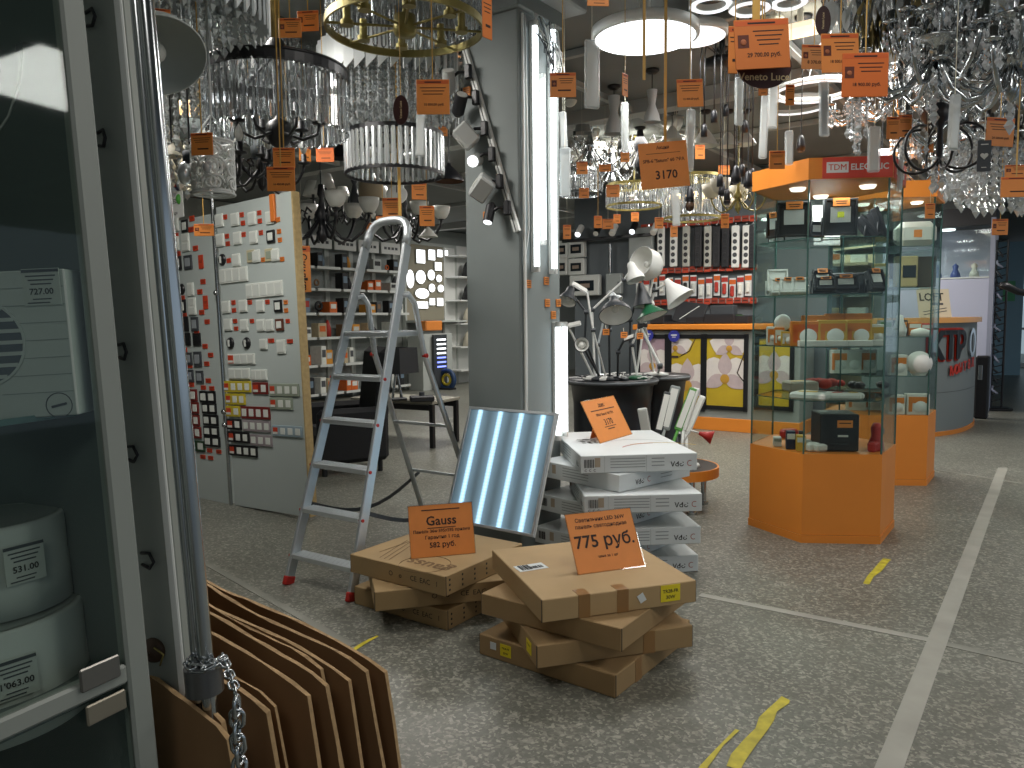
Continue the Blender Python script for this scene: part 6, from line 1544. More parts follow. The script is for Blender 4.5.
# --- black ring crystal drum behind
def drum(lb, px, py, d, w_px, h_px, rimm, n, pw, group=None, cup=True, lit=False, name='drum_chandelier', prm=CRYP):
    t, p = lamp_thing(name, lb, 'chandelier', px, py, d, group); r_ = w_px / 2 / F * d; h = h_px / F * d
    q = MB(); q.band((0, 0, 0), r_, .01, .03, rimm, 44); q.build('rim', t)
    q = MB(); q.band((0, 0, -h), r_, .012, .022, rimm, 44); q.build('lower_rim', t)
    q = MB()
    for k in range(4): a = PI / 2 * k + .4; q.cyl((0, 0, .02), (r_ * math.cos(a), r_ * math.sin(a), 0), .006, rimm, seg=6)
    q.cyl((0, 0, .06), (0, 0, -.05), .03, rimm); q.build('spider', t)
    ring_prisms(t, r_ - .006, -.01, h - .01, n, pw, prm)
    for k in range(4):
        a = PI / 2 * k; q = MB(); q.ball((r_ * .45 * math.cos(a), r_ * .45 * math.sin(a), -h * .45), .03, WARM if lit else FROST, 10); q.build('bulb', t)
    hang(t, p, rimm, .006, .05); return t
drum('crystal drum chandelier between two thin black hoops, above the ladder', 394, 136, 5.0, 99, 38, BLACKM, 48, .03, prm=CRYG)
drum('lit warm crystal drum chandelier over the goods wall', 692, 178, 8.0, 58, 40, BRASS, 34, .045, lit=True)
drum('brass rimmed crystal drum left of the lit warm one', 634, 186, 8.2, 56, 20, BRASS, 34, .045)
drum('small crystal drum beside the spotlight rail on the column', 462, 114, 5.6, 24, 20, BLACKM, 20, .025, prm=CRYG)
drum('crystal drum chandelier partly behind the column, above the wall spotlights', 580, 172, 8.6, 46, 22, STEEL, 28, .045)
drum('milky plate drum behind the crystal bead curtain', 352, 118, 7.0, 60, 30, BLACKM, 30, .04, prm=CRYG)
# --- white metal shade beside the pole
t, p = lamp_thing('dome_pendant', 'white metal dome lamp with bare bulb beside the chrome pole', 'pendant lamp', 151, 40, 2.2)
Rt = rotx(-.5) @ roty(-.4); SHW = mat('shade_white', '#b5bab6', .45)
q = MB(); pr = [(.025, .05), (.04, .035), (.075, .015), (.118, -.03), (.134, -.07)]; q.lathe(pr, SHW, 40, True, R=Rt); q.lathe([(a - .003, b - .002) for a, b in pr[::-1]], SHW, 40, True, R=Rt); q.torus(Rt @ V((0, 0, -.07)), .134, .003, SHW, 40, 5, Rt); q.build('lamp_shade', t)
q = MB(); q.ball(Rt @ V((0, 0, -.05)), .03, FROST, 14); q.build('bulb', t); hang(t, p, WHITE, .005, .04)
# --- white filigree lamp
t, p = lamp_thing('filigree_lamp', 'white openwork cylinder lamp with scrolls and crystal heart, above the switch board', 'pendant lamp', 212, 142, 2.9)
r_ = .075; hh = .195
q = MB(); FW = mat('filigree_white', '#c9ccc9', .45)
for z in (0, -hh): q.torus((0, 0, z), r_, .005, FW, 36)
for z in (-.006, -hh + .01): q.band((0, 0, z), r_, .004, .008, FW, 36)
for k in range(5):
    a0 = 2 * PI * k / 5
    for s in (1, -1):
        for (zc, rr, tw) in ((-.045, .03, 1.5), (-.105, .042, 1.7), (-.16, .03, 1.4)):
            pts = []
            for i in range(22):
                f = i / 21; th = f * tw * 2 * PI; rad = rr * (1 - .75 * f); aa = a0 + s * (rad * math.cos(th) + .012) / r_; pts.append((r_ * math.cos(aa), r_ * math.sin(aa), zc + rad * math.sin(th)))
            q.tube(pts, .0055, FW, 5)
    q.tube([(r_ * math.cos(a0 + .25 * math.sin(i * .9)), r_ * math.sin(a0 + .25 * math.sin(i * .9)), -hh * i / 12) for i in range(13)], .004, FW, 5)
q.build('openwork_shade', t)
q = MB(); q.cyl((0, 0, -.02), (0, 0, -.1), .018, FW); q.ball((0, 0, -.13), .03, FROST, 12); q.build('bulb', t)
q = MB(); q.ball((.01, -r_ - .012, -.11), .018, CRYS, 8, 1.3); q.build('crystal_heart', t)
q = MB(); q.ball((-.1, -.02, -.12), .028, CRYG, 8, 1.6); q.build('crystal_drop', t)
q = MB()
for k in range(3): a = 2 * PI * k / 3; q.cyl((r_ * math.cos(a), r_ * math.sin(a), 0), (0, 0, .1), .003, FW, seg=6)
q.build('yoke', t); hang(t, p, FW, .005, .1)
# --- pendant lamps by profile
def pendant(lb, px, py, d, prof, m, w_px, group=None, inner=None, cm=BLACKM, bulb=None, name='pendant_lamp', cr=.004, rot=None):
    t, p = lamp_thing(name, lb, 'pendant lamp', px, py, d, group); s = w_px / 2 / F * d / max(a for a, b in prof)
    pr = [(max(.001, a * s), b * s) for a, b in prof]; R_ = rot
    q = MB(); q.lathe(pr, m, 28, True, R=R_)
    if inner: q.lathe([(max(.001, a - .004), b) for a, b in pr[::-1]], inner, 28, True, R=R_)
    q.build('lamp_shade', t)
    if bulb: q = MB(); q.ball((0, 0, pr[-1][1] * .8), .03, bulb, 12); q.build('bulb', t)
    hang(t, p, cm, cr, pr[0][1]); return t
INDUS = [(.12, .6), (.16, .4), (.3, .3), (.75, -.2), (1, -.55), (1, -.62)]
CONEP = [(.12, .5), (.3, .3), (1, -.5)]
GLOBE = [(.01, 1), (.38, .92), (.7, .7), (.92, .38), (1, 0), (.92, -.38), (.7, -.7), (.38, -.92), (.01, -1)]
BELLP = [(.15, .7), (.3, .55), (.55, .2), (.85, -.3), (1, -.6)]
HOUR = [(.62, 2.5), (.5, 1.6), (.38, .9), (.5, .5), (.8, -.3), (1, -1.2)]
CYLP = [(.8, .8), (1, .75), (1, -.8), (.9, -.8)]
pendant('black industrial pendant hanging just before the column', 449, 172, 5.2, INDUS, BLACKM, 30, inner=mat('copper_inside', '#6e4a33', .5))
pendant('white metal double cone pendant, taller of the two right of the column', 652, 112, 6.0, HOUR, mat('pendant_pale_grey', '#b8bbba', .5), 17)
pendant('white metal double cone pendant nearer the column', 614, 122, 6.4, HOUR, mat('pendant_pale_grey', '#b8bbba', .5), 20)
pendant('grey cone pendant farther behind the double cone pendants', 583, 122, 7.2, HOUR, mat('pendant_mid_grey', '#8e9291', .5), 18)
pendant('flat white disc lamp above the ladder top', 397, 195, 6.5, [(.01, .12), (.9, .1), (1, 0), (.9, -.1), (.01, -.14)], WHITE, 21, rot=rotx(1.2))
pendant('beige drum shade behind the bead curtain, above the ladder', 371, 189, 7.0, CYLP, mat('shade_beige', '#a2937a', .7), 24)
pendant('pale cone shade lamp hanging at the top of the ladder', 428, 232, 7.5, CONEP, FROST, 20)
for i, (px, py, w_, lb) in enumerate(((705, 138, 26, 'milky bell shade, first of the row over the goods wall'), (728, 140, 22, 'milky bell shade, second of the row'), (745, 138, 22, 'milky bell shade, third of the row, just left of the case header'), (672, 134, 22, 'milky bell shade behind the 3170 tag'))):
    pendant(lb, px, py, 7.2, BELLP, FROST, w_, 'milky bell shades over the goods wall', bulb=None)
pendant('small white glass lamp with cream tint beside the warm crystal drum', 728, 200, 8.6, GLOBE, CREAM, 14)
pendant('cream glass globe lamp under the case header edge', 741, 196, 8.4, GLOBE, CREAM, 13)
pendant('black pot pendant among the lamps above the ladder', 340, 152, 6.5, BELLP, BLACKM, 22)
pendant('grey drum shade hanging over the switch boards', 262, 150, 4.2, CYLP, mat('shade_slate', '#3d4448', .7), 22)
pendant('pale grey cylinder shade behind the openwork lamp', 193, 130, 3.6, CYLP, mat('shade_pale_blue', '#a9b3b3', .6), 24)
pendant('dark cylinder shade below the pale one, behind the openwork lamp', 190, 157, 3.3, CYLP, mat('shade_navy_black', '#20282e', .7), 14)
pendant('warm lit glass shade behind the white dome lamp', 188, 108, 4.0, CYLP, mat('warm_lit_shade', '#f4d9a8', .5, emit='#ffd9a0', es=.8), 16)
pendant('cream cone shade hanging near the chrome pole', 172, 150, 3.6, BELLP, CREAM, 20)
pendant('round white glass ball lamp by the column top, seen between tags', 570, 100, 6.8, GLOBE, WHITE, 14)
# --- black socket pendants of the spider lamps
t, p = lamp_thing('spider_pendant', 'black spider lamp with many cords gathered at one hub, right of the round ceiling lights', 'pendant lamp', 722, 66, 5.2)
q = MB(); q.lathe([(.001, .05), (.12, .04), (.12, .0), (.001, 0)], BLACKM, 24); q.build('hub', t)
rr = random.Random(21)
ends = [(714, 118), (700, 96), (738, 102), (745, 128), (704, 132), (726, 112), (734, 180), (742, 172), (752, 176), (720, 182), (727, 196)]
for k, (ex, ey) in enumerate(ends):
    e = P(ex, ey, 5.2 + rr.uniform(-.3, .3)) - p; a = rr.uniform(0, 6.28); r0 = rr.uniform(.1, .3); q = MB()
    top = V((math.cos(a) * r0, math.sin(a) * r0 * .6, .1)); top = V((e.x * .9, e.y * .9, .06 + .05 * rr.random()))
    q.tube([V((0, 0, .04)), top * .5 + V((0, 0, .03)), top, V((e.x, e.y, top.z - .1)), e + V((0, 0, .04))], .004, BLACKM, 5); q.build('cord', t)
    q = MB(); q.lathe([(.001, .05), (.012, .05), (.02, .03), (.022, -.03), (.001, -.03)], BLACKM, 12, True, e); q.build('socket', t)
hang(t, p, BLACKM, .02, .04)
for px, py, d, lb in ((690, 196, 5.0, 'black bare bulb pendant in front of the lit crystal drum'), (801, 145, 5.0, 'single black socket pendant above the display case header'), (736, 176, 4.6, 'black socket pendant just before the case, lower one of two'), (748, 181, 4.8, 'black socket pendant touching the case header edge'), (722, 190, 5.6, 'black socket pendant below the spider lamp, second lowest'), (727, 199, 6.0, 'lowest black socket pendant below the spider lamp')):
    t, p = lamp_thing('socket_pendant', lb, 'pendant lamp', px, py, d, 'black socket pendants')
    q = MB(); q.lathe([(.001, .06), (.012, .06), (.02, .04), (.026, .0), (.028, -.035), (.001, -.035)], BLACKM, 14); q.build('socket', t)
    q = MB(); q.lathe([(.02, -.035), (.03, -.06), (.025, -.09), (.001, -.1)], mat('bulb_dark_amber', '#3b2a1c', .2), 12) if px == 690 else q.cyl((0, 0, -.036), (0, 0, -.045), .018, DGREY); q.build('bulb_holder', t)
    hang(t, p, BLACKM, .003, .05)
# --- round ceiling lights
def disc_lamp(lb, px, py, d, r, es=LIT, gap=0):
    p = P(px, py, d); t = thing('round_ceiling_light', lb, 'ceiling light', p, 0)
    q = MB(); q.lathe([(.001, .05), (r, .045), (r, -.0), (r * .93, -.01), (r * .93, .0)], WHITE, 44); q.build('rim', t)
    q = MB(); q.lathe([(r * .93, -.008), (r * .6, -.02), (.001, -.024)], es, 44); q.build('diffuser', t)
    q = MB(); q.cyl((0, 0, .045), (0, 0, CE - p.z), .03, WHITE); q.build('mount', t)
    l = bpy.data.lights.new('round_light', 'AREA'); l.shape = 'DISK'; l.size = r * 1.7; l.energy = 16; l.color = (1, .98, .95); o = bpy.data.objects.new('round_light', l); C.objects.link(o); o.parent = t; o.location = (0, 0, -.035)
disc_lamp('brightest round white ceiling light right of the column', 645, 37, 4.3, .3)
disc_lamp('round white ceiling light half behind the brightest one', 693, 36, 4.75, .21, mat('lit_diffuser_soft', '#ffffff', .5, emit='#f4faff', es=1.3))
def ring_lamp(lb, px, py, d, r, tilt=0.0, lit=True, group='ring shaped ceiling lights', w_=.045):
    p = P(px, py, d); t = thing('ring_light', lb, 'ring light', p, 0, group); R_ = rotx(tilt)
    q = MB(); q.lathe([(r - w_, .03), (r, .03), (r, 0), (r - w_, 0), (r - w_, .03)], WHITE, 40, True, R=R_); q.build('housing', t)
    q = MB(); q.lathe([(r - w_ * .85, -.002), (r - w_ * .5, -.012), (r - w_ * .15, -.002)], LITR if lit else FROST, 40, True, R=R_); q.build('diffuser', t)
    q = MB()
    for k in range(3): a = 2 * PI * k / 3; q.cyl(R_ @ V(((r - w_ / 2) * math.cos(a), (r - w_ / 2) * math.sin(a), .03)), (0, 0, CE - p.z - .02), .0015, STEEL, seg=5)
    q.build('wires', t); canopy(t, CE - p.z, WHITE, .07); return t
LITR = mat('ring_diffuser', '#ffffff', .5, emit='#f2f8fc', es=1.1)
for a in (('ring light at the top edge, first after the round ceiling lights', 711, 5, 4.0, .115), ('second ring light along the top edge, over the large price tag', 750, 9, 4.0, .11), ('third ring light along the top edge, right of the large price tag', 789, 3, 4.0, .1),
          ('oval looking ring light behind the two orange tags, right of the oval brown badge', 832, 55, 5.0, .17), ('wide ring light hanging above the case header', 815, 92, 5.6, .3), ('ring light just below the large brown sign', 772, 72, 5.0, .09), ('large ring light behind the silver leaf fringe', 880, 40, 4.6, .2),
          ('ring light low over the second display case, beside the clear bag', 796, 106, 6.4, .28), ('ring light at the upper right, behind the scroll chandelier', 955, 72, 5.0, .22), ('flat ring light high over the far counter', 985, 42, 4.6, .2)): ring_lamp(*a)
for px, py, lb in ((882, 153, 'small lit disc lamp above the orange header of the first case, nearer one'), (910, 155, 'small lit disc lamp above the second case, farther one')):
    pendant(lb, px, py, 5.4 if px == 882 else 6.2, [(.01, .25), (.9, .2), (1, 0), (.9, -.12), (.01, -.15)], LITR, 22, 'lit disc lamps above the cases')
# pale hexagon and plain panels of the ceiling display
q = MB(); q.box((0, 0, 0), (.2, .2, .03), mat('warm_ceiling_panel', '#fff3da', .5, emit='#ffeecb', es=1.0)); p = P(800, 30, 4.8); tag(q.build('ceiling_panel', None, p, YAW), 'warm lit square panel light beside the large price tag', 'panel light')
q = MB(); q.cyl((0, 0, 0), (0, 0, CE - p.z), .02, WHITE); o = q.build('mount', bpy.data.objects['ceiling_panel'])

# --- arm chandeliers
SILV2 = mat('polished_silver', '#cfd3d4', .2, .95)
def arm_chandelier(lb, px, py, d, R_, n, m, crystals=True, shade=None, r=.008, seed=0, group=None, candles=True, drop=.0, column=True, tiers=1, cm=None, a0=0.0, bm=None):
    t, p = lamp_thing('arm_chandelier', lb, 'chandelier', px, py, d, group)
    q = MB(); k_ = R_ / .35
    if column: q.lathe([(.001, .28 * k_), (.02 * k_, .27 * k_), (.03 * k_, .2 * k_), (.015 * k_, .17 * k_), (.03 * k_, .1 * k_), (.055 * k_, .05 * k_), (.03 * k_, 0), (.02 * k_, -.04 * k_), (.045 * k_, -.08 * k_), (.03 * k_, -.13 * k_), (.001, -.16 * k_)], bm or m, 20)
    else: q.lathe([(.001, .06), (.04, .05), (.04, -.03), (.001, -.04)], m, 18)
    q.build('column_stem', t)
    if tiers > 1:
        for zz, rd in ((.22, .3), (.03, .22)): q = MB(); q.lathe([(.02, zz * k_ - .02), (rd * R_ * .7, zz * k_ - .005), (rd * R_, zz * k_ + .02), (rd * R_ * 1.02, zz * k_ + .03), (rd * R_ * .9, zz * k_ + .024), (.02, zz * k_)], SILV2, 24); q.build('drip_dish', t)
    for tr in range(tiers):
        RR_ = R_ * (1 - .42 * tr); zo = .16 * k_ * tr
        for k in range(n):
            a = a0 + 2 * PI * (k + .5 * tr) / n; c, s = math.cos(a), math.sin(a); P_ = lambda rr, z: (rr * RR_ * c, rr * RR_ * s, z * k_ + zo)
            q = MB(); q.tube([P_(.05, .03), P_(.2, -.04), P_(.4, -.12), P_(.62, -.14), P_(.84, -.08), P_(.97, .0), P_(1, .05)], r, m, 6)
            q.tube([P_(.3, .06), P_(.42, .09), P_(.5, .03), P_(.42, -.01), P_(.36, .03)], r * .7, m, 5); q.build('arm', t)
            if candles:
                x, y, z = P_(1, .05); candle(t, (x, y, z), m, .055, shade is None and m is not STEEL)
            if shade:
                x, y, z = P_(1, .08); q = MB(); q.lathe([(.03, -.02), (.06, .0), (.085, .05), (.095, .11), (.09, .11), (.055, .01), (.03, -.02)] if shade == 'up' else [(.05, .14), (.055, .14), (.1, 0), (.095, 0), (.05, .14)], FROST if cm is None else cm, 18, True, (x, y, z)); q.build('lamp_shade', t)
            if crystals:
                q = MB(); x, y, z = P_(1, .03)
                for i in range(4):
                    aa = 2 * PI * i / 4
                    for j in range(3): bead(q, (x + .028 * math.cos(aa), y + .028 * math.sin(aa), z - .02 - .022 * j), .008 if j < 2 else .013, CRYG if j % 2 else CRYS, 1.5)
                for i in range(7):
                    f = i / 6; xx, yy, zz = P_(.1 + .85 * f, .17 - .16 * f - .1 * math.sin(PI * f)); bead(q, (xx, yy, zz), .009, CRYG if i % 2 else CRYS, 1.3)
                o = q.build('crystal_drops', t); o['kind'] = 'stuff'
    if crystals:
        q = MB()
        for i in range(3): bead(q, (0, 0, -.18 * k_ - .035 * i), .018 + .006 * (i == 2), CRYS, 1.5)
        o = q.build('pendant_drop', t); o['kind'] = 'stuff'
    hang(t, p, m, .006, .25 * k_ if column else .05); return t
arm_chandelier('dark candle chandelier below the black drum, behind the two stacked tags', 262, 172, 4.0, .22, 5, BLACKM, False)
arm_chandelier('black candle arms just right of the openwork lamp', 238, 165, 3.4, .13, 4, BLACKM, False, a0=.4)
arm_chandelier('black scroll chandelier with frosted shades over the shelving bays', 322, 222, 6.8, .42, 6, BLACKM, False, 'up', .014)
arm_chandelier('black scroll chandelier with small shades behind the ladder top', 405, 226, 8.0, .38, 6, BLACKM, False, 'up', .014)
arm_chandelier('black chandelier with pale cone shades seen under the crystal drum', 355, 205, 7.4, .4, 6, DGREY, False, 'down', .012)
arm_chandelier('cream sconce like chandelier beside the chrome pole', 170, 172, 4.0, .2, 5, CREAM, False, 'down', .01, cm=CREAM)
arm_chandelier('silver chandelier with round glass beads, right of the column', 590, 150, 7.4, .35, 6, STEEL, True)
arm_chandelier('chrome chandelier with clear shades behind the 3170 tag', 612, 170, 8.4, .42, 6, STEEL, True, 'up')
arm_chandelier('black wide arm chandelier right of the column, farther back', 640, 152, 7.8, .5, 6, BLACKM, False, 'up')
arm_chandelier('cream flower shaded chandelier beside the display case', 738, 200, 7.2, .26, 5, BRASS, False, 'up', cm=CREAM)
arm_chandelier('chrome crystal chandelier over the case header, behind the front 18 thousand tag', 858, 110, 4.6, .17, 6, STEEL, True, drop=.1)
arm_chandelier('large silver scroll chandelier with crystals, at the centre of the right hand lamps', 936, 62, 3.2, .30, 8, STEEL, True, tiers=2, r=.011)
arm_chandelier('silver chandelier with crystal arms at the upper right corner', 1012, 70, 3.0, .28, 8, STEEL, True, tiers=2, r=.011)
arm_chandelier('tall crystal chandelier with long drops behind the black hoops', 955, 120, 4.0, .25, 6, STEEL, True, tiers=2)
arm_chandelier('crystal chandelier low over the curved counter', 985, 158, 5.4, .34, 8, STEEL, True, tiers=2)
arm_chandelier('small crystal chandelier above the vitrine', 940, 168, 6.4, .3, 6, STEEL, True)
arm_chandelier('black armed chandelier at the right edge above the orange tags', 1016, 128, 4.2, .2, 6, BLACKM, True, a0=.3)
arm_chandelier('silver chandelier with thick glass arms behind the ring lights', 900, 96, 4.8, .26, 6, STEEL, True, tiers=2)
# black hoop chandelier
t, p = lamp_thing('hoop_chandelier', 'black chandelier of large swooping hoops with crystal drops, above the second case', 'chandelier', 940, 132, 3.7)
for k in range(6):
    a = PI * 2 * k / 6 + .3; c, s = math.cos(a), math.sin(a); R_ = .105; q = MB(); ctr = V((c * .1, s * .1, -.08))
    q.tube([ctr + V((c * R_ * math.cos(th), s * R_ * math.cos(th), R_ * math.sin(th))) for th in [PI * .55 - (1.6 * PI) * i / 20 for i in range(21)]][::-1], .0065, BLACKM, 6); q.build('hoop', t)
q = MB(); q.lathe([(.001, .14), (.05, .13), (.035, .06), (.012, .02), (.016, -.1), (.001, -.14)], BLACKM, 18); q.build('stem', t)
strings(t, [(.16, -.02, .1, 8, 4, .01), (.03, -.12, .16, 4, 5, .013)], 31); hang(t, p, BLACKM, .006, .13)
# crystal heaps at the right edge
cascade('wide crystal drop chandelier hanging low at the right edge over the counter', 1000, 142, 4.4, .26, [(.26, 0, .3, 34, 8, .013), (.2, 0, .36, 26, 9, .013), (.12, 0, .4, 16, 10, .014)], None, seed=12)
cascade('glass drop chandelier beside the dark heart card, over the counter', 978, 146, 5.6, .22, [(.22, 0, .32, 24, 8, .014), (.12, 0, .4, 16, 9, .015)], None, seed=13)
cascade('long crystal string chandelier just above the case header', 858, 100, 4.2, .055, [(.05, 0, .2, 7, 9, .011), (.015, 0, .3, 3, 14, .009)], None, seed=14)
cascade('crystal and glass chandelier at the upper right, above the silver bowl', 965, 12, 3.4, .2, [(.19, 0, .22, 22, 7, .012), (.1, 0, .28, 14, 8, .012)], None, seed=15)
cascade('narrow crystal chandelier seen behind the orange tag at the right edge', 905, 125, 5.0, .09, [(.08, 0, .22, 10, 8, .012)], None, seed=16)
# leaf fringe chandeliers
def leaf_chandelier(lb, px, py, d, R_, n, h, ms, seed):
    t, p = lamp_thing('leaf_chandelier', lb, 'chandelier', px, py, d); r = random.Random(seed)
    q = MB(); q.lathe([(.001, .03), (R_, .025), (R_, 0), (.001, 0)], STEEL, 36); q.build('frame_plate', t)
    q = MB()
    for k in range(n):
        a = r.uniform(0, 2 * PI); rr = R_ * math.sqrt(r.uniform(.15, 1)); hh = h * r.uniform(.55, 1.1); w_ = r.uniform(.012, .022); x, y = rr * math.cos(a), rr * math.sin(a); z0 = -r.uniform(0, .06)
        R3 = rotz(r.uniform(0, PI)) @ rotx(r.uniform(-.25, .25)); o_ = V((x, y, z0)); m = r.choice(ms)
        q.add([o_ + R3 @ V(v) for v in ((0, 0, 0), (-w_, .004, -hh * .35), (-w_ * .7, .0, -hh * .75), (0, 0, -hh), (w_ * .7, 0, -hh * .75), (w_, .004, -hh * .35), (0, -.006, -hh * .5))], [(0, 1, 6), (1, 2, 6), (2, 3, 6), (3, 4, 6), (4, 5, 6), (5, 0, 6)], m)
    o = q.build('metal_leaves', t); o['kind'] = 'stuff'; hang(t, p, STEEL, .008, .02)
SILV = mat('leaf_silver', '#c9cdce', .25, .9); GOLDL = mat('leaf_gold', '#a8986a', .3, .9)
leaf_chandelier('white glass loop chandelier at the top, right of the oval brown badge', 846, -2, 3.6, .11, 70, .12, [MILK, SILV], 41)
leaf_chandelier('gold and silver leaf chandelier along the top edge', 900, -6, 3.4, .17, 260, .2, [GOLDL, SILV, SILV], 42)
# silver bowl lamp and dark shade at the upper right
pendant('dark grey drum shade at the upper right top edge', 980, 5, 3.6, CYLP, mat('shade_grey_dark', '#5a5d5c', .6), 40)
pendant('silver bowl shaped lamp with ribbed rim at the right hand side', 936, 42, 3.1, [(.15, -.35), (.7, -.1), (1, .12), (1, .2), (.9, .2), (.6, .0), (.1, -.2)], SILV, 40)
pendant('black flat disc lamp on a black rod at the upper right', 992, 42, 3.6, [(.08, .9), (.1, .3), (1, .05), (1, 0), (.1, -.1), (.16, -.5), (.22, -1.1)], BLACKM, 26, cr=.009)
pendant('black funnel lamp beneath the silver scrolls', 930, 118, 4.6, [(1, .8), (.8, .3), (.4, -.6), (.1, -1.4), (.01, -1.5)], BLACKM, 24)
# --- hanging plastic bags of crystals
def bag(px, y0, y1, w_px, d, lb, dark=False):
    p = P(px, (y0 + y1) / 2, d); h = (y1 - y0) / F * d; w_ = w_px / F * d
    t = thing('parts_bag', lb, 'plastic bag', p, random.uniform(-.3, .3), 'clear plastic bags hanging among the lamps')
    q = MB(); q.box((0, 0, 0), (w_, .02, h), BAGM, roty(random.uniform(-.05, .05)), .008); q.build('bag', t)
    q = MB(); n = 7
    q.box((0, 0, -h * .06), (w_ * .66, .008, h * .78), mat('bag_slip_grey', '#6d7376', .5) if dark else FROST, None, .003); q.box((w_ * .1, -.004, -h * .1), (w_ * .3, .004, h * .6), DGREY if dark else MILK, roty(.03), .001)
    o = q.build('contents', t); o['kind'] = 'stuff'
    q = MB(); q.cyl((0, 0, h / 2), (0, 0, CE - p.z), .0018, NYL, seg=5); q.build('string', t)
for a in ((592, 41, 108, 16, 3.6, 'large clear bag hanging right of the column beside the brightest light'), (625, 103, 152, 8, 4.4, 'narrow clear bag between the double cone pendants'), (690, 110, 171, 10, 4.0, 'clear bag hanging in front of the 3170 tag edge'), (563, 112, 148, 8, 4.6, 'clear bag against the column edge, upper'), (565, 148, 196, 11, 4.4, 'clear bag against the column edge, lower'),
          (739, 78, 125, 9, 4.2, 'clear bag left of the oval sign, over the spider cords'), (764, 96, 158, 8, 4.5, 'long thin clear bag under the oval sign'), (773, 86, 128, 10, 4.6, 'clear bag right below the oval sign'), (789, 131, 165, 8, 4.6, 'short clear bag just above the case header'), (824, 82, 136, 11, 4.2, 'clear bag with a dark strip, hanging before the wide ring light', True),
          (874, 127, 172, 12, 3.9, 'clear bag hanging in front of the red case sign'), (954, 95, 150, 12, 3.0, 'large clear bag hanging before the black hoops'), (901, 140, 192, 6, 4.6, 'thin clear bag between the two case headers'), (421, 110, 156, 10, 4.4, 'clear bag hanging before the crystal drum above the ladder'), (676, 190, 226, 8, 6.6, 'clear bag beside the lit warm drum')): bag(*a)
# dark heart card
p = P(984, 156, 3.4); t = thing('heart_card', 'dark grey hanging card with a pale heart, at the right hand lamps', 'card', p, -.2)
q = MB(); q.box((0, 0, 0), (.055, .004, .135), mat('card_slate', '#3b4146', .5)); q.M = UP.to_4x4(); hp = [(.016 * math.sin(a) ** 3, .016 * (.81 * math.cos(a) - .31 * math.cos(2 * a) - .12 * math.cos(3 * a) - .06 * math.cos(4 * a))) for a in [2 * PI * i / 24 for i in range(24)]]; q.prism(hp[::-1], .002, .004, FROST); q.box((0, .05, .003), (.03, .004, .001), FROST); q.box((0, -.05, .003), (.02, .003, .001), FROST); q.build('card', t)
cord_part(t, CE - p.z, NYL, .0015, 'string', z=.06)

# --- price tags on ribbons
def hang_tag(px, py, w_px, h_px, d, lb, price=None, rz=None, ribbon=True, pic=False, title=None, col=TAGO, tilt=0.0, lines=3, extra=(), rtop=None):
    p = P(px, py, d); w_ = w_px / F * d; h = h_px / F * d; rz = random.uniform(-.15, .15) if rz is None else rz
    t = thing('price_tag', lb, 'price tag', p, rz, 'orange price tags hanging among the lamps')
    q = MB(); R_ = roty(tilt); q.M = roty(-tilt).to_4x4() @ UP.to_4x4()
    q.box((0, 0, 0), (w_, h, .0035), col, bev=.0015); z = .0026
    if title is None: q.box((0, h * .42, .0016), (w_ * .96, h * .1, .001), TAGR)
    if title: q.text(title, h * .1, (0, h * .38, z), FLAT, INK); q.box((0, h * .26, .0016), (w_ * .7, h * .01, .001), INK)
    if title is None: q.box((0, h * .42, .0022), (w_ * .5, h * .035, .001), INK)
    for k in range(lines): q.box((w_ * (.12 if pic else 0), h * (.26 - .09 * k), .0019), (w_ * (.56 if pic else .78) * (1 - .12 * k), h * .022, .0008), INK)
    if pic: q.box((-w_ * .34, h * .06, .0019), (w_ * .2, h * .26, .001), mat('tag_picture_brown', '#5a2410', .6)); q.ball((-w_ * .34, h * .04, .002), w_ * .06, mat('tag_picture_light', '#a05a34', .6), 10, .2)
    if price: q.text(price, min(h * .26, w_ * .78 / (len(price) * .56)), (w_ * .03, -h * .22, z), FLAT, INK)
    else: q.box((w_ * .05, -h * .22, .0019), (w_ * .5, h * .06, .0008), INK)
    for s, sz, y in extra: q.text(s, h * sz, (0, h * y, z), FLAT, INK)
    q.build('card', t)
    q = MB(); top = (CE - p.z) if rtop is None else rtop; rw = .004 if ribbon else .0012
    if ribbon: q.box((0, 0, (top + h / 2) / 2), (rw, .0015, top - h / 2), GOLDR)
    else: q.cyl((0, 0, h / 2), (0, 0, top), rw, NYL, seg=5)
    q.build('ribbon', t)
    return t
hang_tag(664, 165, 50, 45, 3.6, 'large orange price tag reading 3170 hanging right of the column', '3170', .12, title='Акция', lines=0, tilt=.1, extra=(('SPB-6 "Saturn" 60 ЭРА', .1, .1),))
hang_tag(762, 44, 57, 48, 2.6, 'largest brown orange price tag hanging over the oval brown sign', '29 700.00 руб.', .1, pic=True, col=mat('orange_card_deep', '#c66e2c', .6), tilt=.07, lines=4)
hang_tag(735, 50, 14, 46, 2.75, 'orange tag edge peeking out behind the largest tag', None, .1, lines=2)
hang_tag(840, 53, 40, 38, 2.9, 'orange price tag half behind the 18 900 one', '18 500.00 руб.', .12, pic=True, tilt=.05)
hang_tag(814, 57, 26, 24, 3.2, 'paler orange tag at the back of the trio of tags', '8 370.00', .1, pic=True, col=mat('orange_card_pale', '#d08a50', .6))
hang_tag(865, 75, 46, 43, 2.6, 'deep orange price tag reading 18 900, front one of three', '18 900.00 руб.', -.02, pic=True, col=mat('orange_card_red', '#cf6826', .6))
hang_tag(433, 97, 33, 34, 3.0, 'orange price tag hanging from the brass ring chandelier', '15 830,00 руб.', .02)
hang_tag(487, 16, 15, 44, 2.6, 'orange tag seen at an angle at the top of the column', None, .9, ribbon=False, col=mat('orange_card_deep', '#c66e2c', .6))
